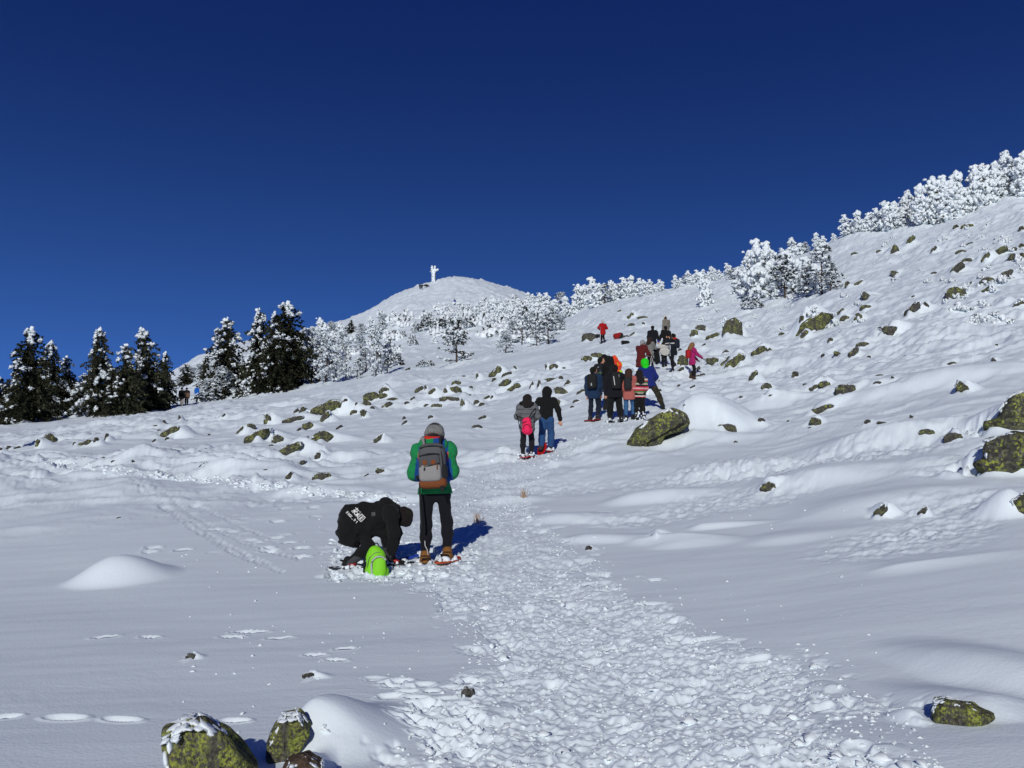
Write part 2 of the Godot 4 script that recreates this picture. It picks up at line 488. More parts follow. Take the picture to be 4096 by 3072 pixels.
var rock_rows := [
	["long bent dark slab arching over a snow drift, below the three distant walkers", 169.1, 437.4, 19, 10.8, 1],
	["hump-backed mossy boulder at far left, above the blue shadows in the snow", 47.5, 442.4, 15.4, 8.1, 2],
	["blue-black shaded stone leaning at the foot of the hump-backed boulder", 38.9, 449.1, 6.3, 9.9, 4],
	["mid-sized tilted rock right of the hump-backed boulder at far left", 84.1, 446.8, 13.6, 6.8, 1],
	["small rounded rock, nearest one right of the hump-backed boulder at far left", 74.6, 446.1, 3.8, 3.8, 0],
	["small rounded rock, second nearest one right of the hump-backed boulder at far left", 96.3, 443.3, 5.4, 5.4, 0],
	["small upright rock right of the hump-backed boulder at far left", 106.2, 441, 3.6, 7.2, 6],
	["small rounded rock left of the hump-backed boulder at far left", 8.6, 450.4, 5.4, 4.3, 0],
	["small tilted rock left of the hump-backed boulder at far left", 16.7, 448.9, 6.3, 2.7, 1],
	["tiny rounded rock left of the hump-backed boulder at far left", 0.5, 451.4, 3.1, 3.6, 0],
	["small leaning rock above right of the long bent slab at far left", 179.9, 420.7, 3.3, 5.4, 4],
	["tiny rounded rock above left of the long bent slab at far left", 164.1, 422.7, 2.9, 2.3, 0],
	["tiny thin flat rock above left of the long bent slab at far left", 155.1, 426.8, 5.4, 1.4, 3],
	["small rounded rock below the long bent slab at far left", 167.3, 441.2, 4.5, 3.6, 0],
	["tiny tilted rock below left of the long bent slab at far left", 153.7, 443, 3.8, 3.6, 1],
	["tiny thin flat rock left of the long bent slab at far left", 159.1, 431.5, 4.5, 1.8, 3],
	["tiny tilted rock right of the hump-backed boulder at far left", 101.7, 459.3, 4.5, 2.3, 1],
	["small rounded rock below left of the long bent slab at far left", 113.7, 463.2, 5.6, 2.7, 0],
	["tiny leaning rock below left of the long bent slab at far left", 133.8, 463, 4.5, 2.7, 4],
	["tiny thin flat rock below right of the hump-backed boulder at far left", 85.9, 458, 3.6, 1.4, 3],
	["tiny thin flat rock below left of the long bent slab at far left", 119.3, 518.8, 5.4, 1.4, 3],
	["small tilted rock above left of the long yellow-green slab", 223.1, 417.9, 3.8, 3.8, 1],
	["upright dark rock split in two, above the long lichen slab", 268.7, 425, 9.5, 10.8, 4],
	["mid-sized tilted rock left of the long yellow-green slab", 239.8, 435.4, 8.1, 9, 1],
	["small rounded rock above left of the long yellow-green slab", 250.6, 428.7, 9, 4.5, 0],
	["long yellow-green lichen slab rising to the right, left part of the rock band", 257, 442.7, 26.2, 14.5, 1],
	["squarish lichen block just right of the long lichen slab", 276.9, 443.4, 9.9, 7.7, 7],
	["small tilted rock left of the biggest dark boulder", 295.8, 414, 5.4, 5.1, 1],
	["mid-sized tilted rock left of the biggest dark boulder", 301.7, 414.6, 7.2, 8.1, 1],
	["large tilted rock above right of the squarish lichen block", 292.2, 423, 21.7, 7.1, 1],
	["biggest dark boulder of the band, snow on its left shoulder, upslope of the slabs", 323, 415.1, 31.6, 14.5, 1],
	["leaning lichen-spotted blade in front of the biggest dark boulder", 324.8, 422.8, 9.9, 11.8, 1],
	["mid-sized rounded rock above left of the wide triangular boulder", 308, 430, 11.8, 7.2, 0],
	["small tilted rock left of the wide triangular boulder", 298.6, 431.4, 4.7, 3.6, 1],
	["mid-sized tilted rock right of the biggest dark boulder", 340.1, 408.3, 6.3, 7.2, 1],
	["small rounded rock, nearest one right of the biggest dark boulder", 345.6, 402.2, 4.5, 3.2, 0],
	["small rounded rock, second nearest one right of the biggest dark boulder", 354.2, 414.8, 8.1, 4.5, 0],
	["mid-sized wedge-shaped rock right of the biggest dark boulder", 362.7, 418.3, 6.3, 8.1, 5],
	["tiny rounded rock, nearest one right of the biggest dark boulder", 356.4, 405.4, 3.1, 2.7, 0],
	["small tilted rock above right of the wide triangular boulder", 338.8, 429.8, 6.3, 4.7, 1],
	["wide triangular lichen boulder behind the green jacket man's left shoulder", 321.2, 442.9, 28.9, 11.8, 2],
	["tiny thin flat rock left of the wide triangular boulder", 307.6, 438.3, 3.6, 1.8, 3],
	["thin grey slab arching over a big smooth drift, below the triangular boulder", 289.1, 454.9, 25.3, 11.8, 1],
	["tiny thin flat rock below left of the squarish lichen block", 271, 446.7, 5.1, 2, 3],
	["mid-sized tilted rock right of the wide triangular boulder", 378.1, 443.1, 9.9, 9, 1],
	["large rounded rock right of the biggest dark boulder", 371.3, 402.6, 14.5, 9.9, 0],
	["mid-sized rounded rock left of the wide low boulder", 384.4, 395, 10.8, 7.7, 0],
	["mid-sized rounded rock right of the biggest dark boulder", 383.1, 398.6, 9, 5.1, 0],
	["small rounded rock, third nearest one right of the biggest dark boulder", 366.4, 405.6, 9, 4.2, 0],
	["mid-sized tilted rock, second nearest one left of the wide low boulder", 385.8, 408.9, 10.4, 7.4, 1],
	["small thin flat rock left of the wide low boulder", 392.6, 400.6, 11.8, 2.7, 3],
	["tiny rounded rock, second nearest one right of the biggest dark boulder", 372.2, 409.3, 4.5, 2.9, 0],
	["small thin flat rock below the long yellow-green slab", 257.4, 462.7, 8.3, 3.8, 3],
	["mid-sized tilted rock below right of the thin arched grey slab", 300.4, 466, 10.8, 5.9, 1],
	["tiny thin flat rock below left of the thin arched grey slab", 265.6, 470.8, 5.4, 1.4, 3],
	["mid-sized tilted rock left of the oblong lichen block", 288.2, 480.2, 7.2, 9, 1],
	["oblong lichen block with a snow rim, left of the green jacket man's waist", 321.6, 480.4, 18.1, 6.8, 7],
	["small rounded rock right of the oblong lichen block", 379.9, 473.3, 9, 4.7, 0],
	["tiny tilted rock right of the oblong lichen block", 366.4, 476.6, 4.7, 2.7, 1],
	["mid-sized rounded rock below the wide triangular boulder", 318.4, 459, 7.2, 6.3, 0],
	["tiny thin flat rock below right of the long bent slab at far left", 205.9, 449.7, 3.8, 1.4, 3],
	["tiny rounded rock right of the long bent slab at far left", 209, 435.9, 2.5, 1.8, 0],
	["small tilted rock below right of the long bent slab at far left", 201.8, 467.5, 5.4, 4.5, 1],
	["small tilted rock, second nearest one above left of the wide low boulder", 407.7, 370.5, 5.4, 2.7, 1],
	["tiny thin flat rock above right of the wide low boulder", 463.7, 377.1, 3.8, 1.4, 3],
	["mid-sized rounded rock, second nearest one above right of the wide low boulder", 456.5, 385.7, 9.9, 4.7, 0],
	["small leaning rock above right of the wide low boulder", 478.2, 380.7, 5.1, 6.9, 4],
	["large tilted rock below right of the lone dark pine bush", 494.5, 377.1, 12.7, 10.4, 1],
	["small tilted rock below right of the lone dark pine bush", 506.7, 375.6, 10.1, 3.8, 1],
	["tiny leaning rock above left of the slab beside the black hood", 515.3, 369.6, 3.6, 3.6, 4],
	["small rounded rock, third nearest one right of the wide low boulder", 494.5, 381.8, 5.4, 3.6, 0],
	["large tilted rock above left of the girl in the grey jacket", 504, 387.5, 12.8, 8.7, 1],
	["mid-sized tilted rock above left of the girl in the grey jacket", 513, 391.3, 13.6, 7.2, 1],
	["small leaning rock above left of the slab beside the black hood", 546.9, 370.3, 3.8, 6, 4],
	["mid-sized rounded rock above the slab beside the black hood", 553.7, 369.4, 9.5, 5, 0],
	["tiny thin flat rock above the slab beside the black hood", 563.7, 369.2, 4.5, 1.8, 3],
	["small tilted rock left of the slab beside the black hood", 531.1, 389.1, 4.5, 7.2, 1],
	["small upright rock left of the slab beside the black hood", 538.8, 389.5, 3.8, 9, 6],
	["small thin flat rock above left of the slab beside the black hood", 551, 380.9, 12.7, 2.7, 3],
	["tiny rounded rock above the slab beside the black hood", 560.9, 379.2, 4.7, 2.9, 0],
	["small peaked rock above right of the slab beside the black hood", 567.7, 385.4, 6.9, 5.4, 2],
	["long lichen slab sloping down right, beside the black hood", 562.7, 394.5, 18.1, 7.2, 4],
	["small tilted rock left of the boy with the blue coat", 581.3, 393.4, 9.9, 4.5, 1],
	["mid-sized tilted rock, nearest one left of the wide low boulder", 418.5, 392.9, 9, 6.9, 1],
	["small leaning rock above left of the wide low boulder", 426.2, 390.9, 3.8, 5.4, 4],
	["small tilted rock, nearest one above left of the wide low boulder", 431.6, 394.3, 7.2, 6, 1],
	["small leaning rock above the wide low boulder", 446.1, 395.4, 5.4, 8.1, 4],
	["mid-sized rounded rock, nearest one above right of the wide low boulder", 455.2, 393.1, 11.3, 6.3, 0],
	["tiny rounded rock above right of the wide low boulder", 471, 388.6, 3.8, 2.3, 0],
	["wide low lichen-edged boulder with snow on top, above the grey beanie", 447.9, 401.4, 22.2, 4.7, 0],
	["small tilted rock left of the wide low boulder", 412.7, 400.1, 4.7, 3.2, 1],
	["tiny rounded rock left of the wide low boulder", 406.8, 404, 5.1, 2.3, 0],
	["small rounded rock left of the wide low boulder", 427.1, 407.1, 7.2, 2.7, 0],
	["small rounded rock, nearest one below left of the wide low boulder", 437.1, 407.9, 11.8, 3.8, 0],
	["snow-filled rock with a curved dark rim, left of the girl in grey", 464.2, 409.6, 7.2, 11.3, 4],
	["small rounded rock, nearest one right of the wide low boulder", 476.9, 405.4, 6.3, 5, 0],
	["small rounded rock, second nearest one right of the wide low boulder", 481.8, 406.5, 6, 3.6, 0],
	["small tilted rock right of the wide low boulder", 486.3, 400.2, 7.2, 4.5, 1],
	["small upright rock right of the wide low boulder", 492, 400.2, 3.3, 4.5, 6],
	["small rounded rock, second nearest one below left of the wide low boulder", 430.7, 419.3, 5.4, 3.6, 0],
	["small tilted rock below right of the wide low boulder", 481.8, 419.9, 8.6, 4.2, 1],
	["small rounded rock below right of the wide low boulder", 476.9, 428.8, 10.4, 3.6, 0],
	["tiny rounded rock below left of the wide low boulder", 404.1, 420.3, 3.3, 3.6, 0],
	["small tilted rock below left of the wide low boulder", 404.1, 425.2, 5.4, 4.5, 1],
	["mid-sized leaning rock below the slab beside the black hood", 558.7, 406.7, 7.2, 9, 4],
	["small rounded rock below right of the slab beside the black hood", 576.3, 403.5, 6.9, 3.6, 0],
	["tiny rounded rock below right of the slab beside the black hood", 572.2, 408, 4.2, 1.8, 0],
	["mid-sized blocky rock left of the flat-topped grey block", 586.3, 361.9, 9.5, 5.4, 7],
	["flat-topped grey block behind the boy in the neon-edged jacket", 596.2, 358, 11.8, 4.7, 7],
	["grey boulder with a thick snow cap beside the planted trekking poles", 589, 341.1, 14.5, 7.2, 7],
	["tiny thin flat rock right of the wide low boulder", 470.1, 395.8, 2.9, 1.4, 3],
	["mid-sized tilted rock above right of the man in bright red", 629.8, 320.1, 7.2, 7.2, 1],
	["small thin flat rock left of the grey-capped grey coat woman", 642.5, 319.3, 12.7, 2.9, 3],
	["tiny rounded rock left of the grey-capped grey coat woman", 643.4, 324.9, 3.3, 2.4, 0],
	["tiny tilted rock above right of the man in bright red", 619, 312.5, 4.2, 2.4, 1],
	["small thin flat rock right of the man in bright red", 631.2, 326.9, 8.1, 3.3, 3],
	["small tilted rock right of the man in bright red", 632.1, 336.3, 5.6, 3.8, 1],
	["tiny thin flat rock right of the man in bright red", 625.8, 337.5, 7.2, 1.8, 3],
	["mid-sized rounded rock right of the grey-capped grey coat woman", 694, 337.9, 8.3, 8.6, 0],
	["mid-sized rounded rock left of the big round dark boulder", 700.4, 330.7, 10.1, 5.4, 0],
	["mid-sized tilted rock left of the big round dark boulder", 712.1, 338.9, 13.6, 5.4, 1],
	["big round dark boulder standing alone, below the frosted pine clump", 732.5, 336.1, 18.1, 15.8, 0],
	["small rounded rock, second nearest one left of the snow-topped jagged boulder", 781.7, 335.9, 6.5, 3.2, 0],
	["tiny tilted rock above right of the woman in pink", 703.5, 346.1, 4.7, 2.4, 1],
	["small peaked rock above the pair of slabs leaning apart", 725.7, 352.9, 7.2, 2.7, 2],
	["large tilted rock right of the pair of slabs leaning apart", 758.2, 355.4, 16.3, 8.6, 1],
	["small peaked rock below right of the big round dark boulder", 769.1, 351.5, 6.3, 3.3, 2],
	["lichen boulder just left of the woman in pink", 683.2, 366.6, 9.9, 10.8, 0],
	["mid-sized wedge-shaped rock left of the pair of slabs leaning apart", 711.2, 365.3, 13.1, 7.2, 5],
	["left one of the two slabs leaning apart, right of the pink jacket", 724.8, 368.3, 10.4, 11.8, 1],
	["right one of the two slabs leaning apart, right of the pink jacket", 733.8, 368.9, 19.4, 14.5, 1],
	["small tilted rock below left of the woman in pink", 680, 372.6, 7.7, 5.1, 1],
	["small rounded rock below right of the woman in pink", 698.6, 371.9, 3.8, 5.4, 0],
	["small tilted rock below right of the woman in pink", 699.9, 377.1, 10.1, 3.3, 1],
	["tiny rounded rock below left of the woman in pink", 679.1, 387.1, 4.2, 2.4, 0],
	["small tilted rock above left of the big smooth drift", 692.2, 388.8, 6, 3.6, 1],
	["mid-sized tilted rock below right of the pair of slabs leaning apart", 752.8, 380.4, 9, 9.5, 1],
	["small blocky rock below the snow-topped jagged boulder", 795.3, 378.2, 6.3, 6.3, 7],
	["mid-sized rounded rock right of the big smooth drift", 766.8, 390, 10.1, 6.3, 0],
	["mid-sized tilted rock right of the big smooth drift", 768.2, 402.7, 10.1, 8.3, 1],
	["tiny rounded rock, second nearest one right of the big smooth drift", 783.5, 400.4, 4.7, 2.7, 0],
	["tiny rounded rock, nearest one right of the big smooth drift", 741, 399.7, 4.2, 3.2, 0],
	["tiny rounded rock right of the girl in the striped sweater", 659.7, 391.5, 3.8, 2.3, 0],
	["tiny rounded rock left of the big smooth drift", 684.5, 407.8, 3.3, 3.2, 0],
	["low rounded boulder with a bright yellow lichen patch, right of the great slab", 724.8, 433.5, 21, 9, 0],
	["small rounded rock right of the boulder with the bright yellow patch", 761.4, 422.3, 7.2, 4.2, 0],
	["tiny rounded rock right of the boulder with the bright yellow patch", 788.1, 422.7, 2.4, 2.3, 0],
	["tiny rounded rock below right of the boulder with the bright yellow patch", 735.6, 443.5, 3.8, 2.3, 0],
	["tiny rounded rock below right of the man in the dark red coat", 652.9, 373.9, 5.6, 2.3, 0],
	["tiny rounded rock right of the photographer with the orange hood", 680, 351.8, 3.8, 3.2, 0],
	["mid-sized tilted rock, second nearest one above left of the snow-browed round boulder", 909.9, 244.5, 9.3, 8.7, 1],
	["mid-sized peaked rock above the tilted lichen blade", 894.7, 252.8, 8.3, 8.1, 2],
	["small rounded rock right of the frosted pine clump", 854.7, 255.1, 7.1, 2.5, 0],
	["tiny rounded rock above left of the tilted lichen blade", 879, 252.8, 5.3, 2.5, 0],
	["mid-sized tilted rock, nearest one above left of the snow-browed round boulder", 933.7, 253.9, 6.3, 8.1, 1],
	["small tilted rock above left of the tilted brown slab", 968.6, 245.3, 7.7, 2.5, 1],
	["small rounded rock, nearest one above left of the tilted brown slab", 961, 253.7, 10.1, 3.6, 0],
	["mid-sized tilted rock above left of the tilted brown slab", 985.3, 262.5, 9.1, 10.1, 1],
	["large tilted rock above the tilted brown slab", 999.5, 255.4, 15.2, 8.1, 1],
	["mid-sized rounded rock above right of the tilted brown slab", 1013.2, 261.1, 9.1, 7.3, 0],
	["small rounded rock, nearest one above right of the tilted brown slab", 1021.8, 257.7, 6.1, 4.7, 0],
	["small rounded rock, second nearest one above right of the tilted brown slab", 1021.8, 248.8, 5.3, 5.1, 0],
	["small thin flat rock above the tilted brown slab", 1013.7, 250.1, 7.1, 2.5, 3],
	["small rounded rock left of the tilted brown slab", 967.1, 262.3, 9.7, 3.6, 0],
	["large tilted rock above the snow-browed round boulder", 957, 273.1, 13.4, 10.1, 1],
	["tiny thin flat rock above left of the snow-browed round boulder", 933.7, 274.1, 6.1, 2, 3],
	["mid-sized leaning rock above left of the tilted lichen blade", 895.7, 275.6, 9.3, 5.1, 4],
	["small rounded rock above right of the snow-topped jagged boulder", 847.6, 287.8, 5.3, 6.1, 0],
	["mid-sized tilted rock above left of the tilted lichen blade", 858.2, 285.8, 9.3, 5.1, 1],
	["mid-sized leaning rock left of the tilted lichen blade", 867.3, 299.9, 11.3, 8.1, 4],
	["small rounded rock left of the tilted lichen blade", 865.8, 309.1, 11.3, 3.6, 0],
	["tiny rounded rock above the tilted lichen blade", 913.4, 297.6, 4.3, 1.8, 0],
	["tiny tilted rock above right of the snow-browed round boulder", 970.1, 285.8, 3.2, 4.1, 1],
	["mid-sized rounded rock left of the tilted brown slab", 986.8, 284.5, 13.4, 6.7, 0],
	["tilted brown slab near the right edge, upslope of the smooth snowfield", 1004.6, 281.3, 15.2, 11.3, 1],
	["mid-sized tilted rock below left of the tilted brown slab", 986.3, 292.6, 10.1, 5.7, 1],
	["round dark boulder with a snow-dusted brow on the upper right slope", 955.4, 298.2, 19.4, 9.7, 0],
	["small rounded rock below left of the snow-browed round boulder", 946.8, 301.3, 4.3, 3.6, 0],
	["mid-sized tilted rock below right of the tilted brown slab", 1018.7, 306.3, 11.3, 4.7, 1],
	["tilted lichen blade with a snow tail on its right, mid right slope", 912.4, 316.1, 15.2, 14.2, 1],
	["small leaning rock right of the tilted lichen blade", 926.6, 306.8, 5.3, 4.7, 4],
	["small tilted rock right of the snow-topped jagged boulder", 840.5, 314.6, 7.1, 6.1, 1],
	["mid-sized rounded rock, second nearest one right of the snow-topped jagged boulder", 858.7, 321.7, 7.3, 8.1, 0],
	["mid-sized rounded rock, nearest one right of the snow-topped jagged boulder", 844.6, 321.2, 9.1, 5.1, 0],
	["large wedge-shaped rock below left of the tilted lichen blade", 888.6, 335, 17.4, 8.3, 5],
	["tiny thin flat rock below left of the tilted lichen blade", 880, 328.5, 4.3, 1.5, 3],
	["mid-sized tilted rock below left of the snow-topped jagged boulder", 804.1, 338.9, 8.3, 9.1, 1],
	["small rounded rock below right of the snow-topped jagged boulder", 830.4, 343.1, 5.3, 5.3, 0],
	["mid-sized thin flat rock below right of the snow-topped jagged boulder", 862.3, 346.6, 13.8, 4.3, 3],
	["mid-sized tilted rock below right of the snow-topped jagged boulder", 852.7, 356.4, 11.3, 8.7, 1],
	["small leaning rock below right of the snow-topped jagged boulder", 838.5, 355.9, 9.3, 4.7, 4],
	["small rounded rock, nearest one below the snow-topped jagged boulder", 823.1, 357.8, 4.3, 3.6, 0],
	["tiny rounded rock below right of the snow-topped jagged boulder", 868.9, 358.1, 3.6, 2.2, 0],
	["small rounded rock above left of the snow-topped jagged boulder", 805.6, 315.4, 4.7, 3.6, 0],
	["small rounded rock, nearest one left of the snow-topped jagged boulder", 802, 322.2, 5.3, 6.1, 0],
	["small leaning rock above right of the dark stone leaning left", 994.9, 362.8, 6.3, 4.3, 4],
	["small thin flat rock above left of the dark stone leaning left", 951.9, 365.3, 9.3, 3, 3],
	["mid-sized rounded rock below the snow-topped jagged boulder", 824.3, 388.8, 11.7, 7.6, 0],
	["mid-sized tilted rock below the snow-topped jagged boulder", 813.2, 391.1, 9.3, 6.1, 1],
	["large blocky rock below right of the snow-topped jagged boulder", 846.1, 393.7, 19.4, 8.3, 7],
	["tiny rounded rock, nearest one below the snow-topped jagged boulder", 805.1, 385.8, 5.3, 2, 0],
	["small thin flat rock left of the dark stone leaning left", 877.5, 384.5, 8.3, 3, 3],
	["dark stone leaning left with a blue shadow on its left, lower right slope", 964.1, 393.1, 14.4, 12.2, 4],
	["tiny rounded rock, second nearest one below the snow-topped jagged boulder", 830.9, 391.5, 3.2, 1.5, 0],
	["tiny leaning rock left of the dark stone leaning left", 893.2, 379.7, 3.6, 3.6, 4],
	["tiny thin flat rock left of the dark stone leaning left", 879.5, 376.1, 7.1, 1.5, 3],
	["tiny rounded rock above right of the dark stone leaning left", 996.5, 345.8, 3.2, 1.5, 0],
	["small rounded rock above the upper big boulder at the right edge", 1021.8, 364.8, 4.3, 4.3, 0],
	["small rounded rock above the tilted brown slab", 1021.8, 231.6, 5.3, 5.1, 0],
	["small rounded rock, third nearest one above left of the tilted brown slab", 955.9, 229.1, 5.3, 4.1, 0],
	["small rounded rock, second nearest one above left of the tilted brown slab", 967.1, 228, 11.3, 3.6, 0],
	["large tilted rock right of the big smooth drift", 821.8, 413.3, 25.5, 8.7, 1],
	["mid-sized rounded rock right of the boulder with the bright yellow patch", 815.2, 425.9, 11.3, 7.7, 0],
	["small rounded rock left of the dark stone leaning left", 867.8, 424.2, 6.3, 4.3, 0],
	["small leaning rock, second nearest one below left of the dark stone leaning left", 883.5, 424.1, 13.4, 2.5, 4],
	["mid-sized rounded rock below left of the dark stone leaning left", 926.1, 436.6, 15.4, 6.7, 0],
	["large rounded rock below left of the upper big boulder at the right edge", 952.9, 440.1, 16.8, 6.7, 0],
	["small rounded rock, second nearest one below the snow-topped jagged boulder", 819.2, 395.8, 5.3, 3, 0],
	["tiny thin flat rock right of the boulder with the bright yellow patch", 809.6, 428.9, 4.3, 1.5, 3],
	["small leaning rock, nearest one below left of the dark stone leaning left", 912.4, 418.8, 5.3, 3.6, 4],
	["rime-crusted lichen stone, left one of the pair low on the right", 880, 517.8, 13.4, 14.2, 1],
	["rime-crusted lichen stone, right one of the pair low on the right", 922, 516.8, 10.3, 10.1, 1],
	["lone brown stone on the smooth snow at lower left", 191, 659.6, 9.3, 5.8, 0],
	["small dark stone on a snow bump above the front drift", 309, 678.8, 12, 5.8, 0],
	["small lichen stone between the footprints and the trodden path", 467.6, 695.1, 12, 7.4, 0],
	["mossy stone with a yellow patch alone on the right snowfield", 768.5, 492.5, 15, 10, 0],
	["small dark stone atop a snow bump right of the path", 655, 542, 13, 7, 0],
	["tiny dark pebble on smooth snow right of the path", 589, 550.8, 7, 4.5, 0],
]
var boulder_rows := [
	["great lichen-covered slab with a dark crack, in front of the big drift", [619.9, 447.4, 627.1, 441, 633.5, 435.6, 647, 422.1, 671.4, 409, 685, 415.7, 687.3, 423.9, 681.4, 430.2, 666.9, 437.4, 652.4, 443.8, 642.5, 441.5, 638, 445.1, 629.8, 444.7]],
	["upper of two big mossy boulders cut by the right edge", [973.7, 430.7, 985.3, 422.6, 998.5, 418.5, 1003.5, 408.4, 1013.7, 397.3, 1024, 392.2, 1035.9, 389.2, 1045.1, 405.4, 1043, 425.6, 1022.8, 429.7, 1010.6, 431.7, 992.4, 430.5]],
	["lower of two big mossy boulders cut by the right edge, rime on its left", [971.1, 476.3, 974.2, 466.1, 987.3, 462.1, 987.3, 440.8, 1002.5, 436.8, 1012.7, 433.7, 1024, 435.3, 1039, 435.8, 1049.1, 447.9, 1043, 461.1, 1024, 466.1, 1002.5, 473.2, 987.3, 475.3]],
	["dark boulder at the right edge below the two big mossy ones", [1013.7, 514.7, 1013.2, 500.6, 1024, 494.5, 1037, 493.5, 1045.1, 504.6, 1041, 516.3, 1022.8, 516.8]],
	["long jagged lichen boulder under a snow mound, right of the big round boulder", [793.9, 329.8, 800, 326.3, 809.1, 319.7, 824.3, 313.1, 835.4, 314.1, 834.9, 320.2, 830.4, 320.2, 824.8, 329.3, 819.2, 331.8, 815.2, 329.3, 802, 330.8]],
	["large lichen-spotted boulder at the bottom left with a frost cap", [165.5, 724.5, 185.2, 714.1, 201.4, 715.3, 219.9, 729.2, 238.4, 747.7, 254.6, 763.9, 256.9, 787, 231.5, 800.9, 196.8, 800.9, 182.9, 787, 177.1, 767.4, 171.3, 747.7]],
	["pointed lichen boulder buried in the front drift at bottom left", [259.3, 760.4, 270.8, 738.4, 284.7, 717.6, 298.6, 716.4, 309, 731.5, 307.9, 738.4, 296.3, 751.2, 277.8, 761.6]],
	["rounded brown boulder at the bottom edge between the front drift and lichen boulder", [283.6, 766.2, 291.7, 753.5, 307.9, 751.2, 320.6, 759.3, 322.9, 777.8, 319.4, 796.3, 300.9, 800.9, 285.9, 791.7]],
	["bright lichen stone at the lower right with a rime lump on its left", [930.5, 725, 935.6, 704.2, 944.9, 701.4, 972.6, 705.3, 993.5, 713.4, 984.2, 719.2, 961.1, 725]],
]
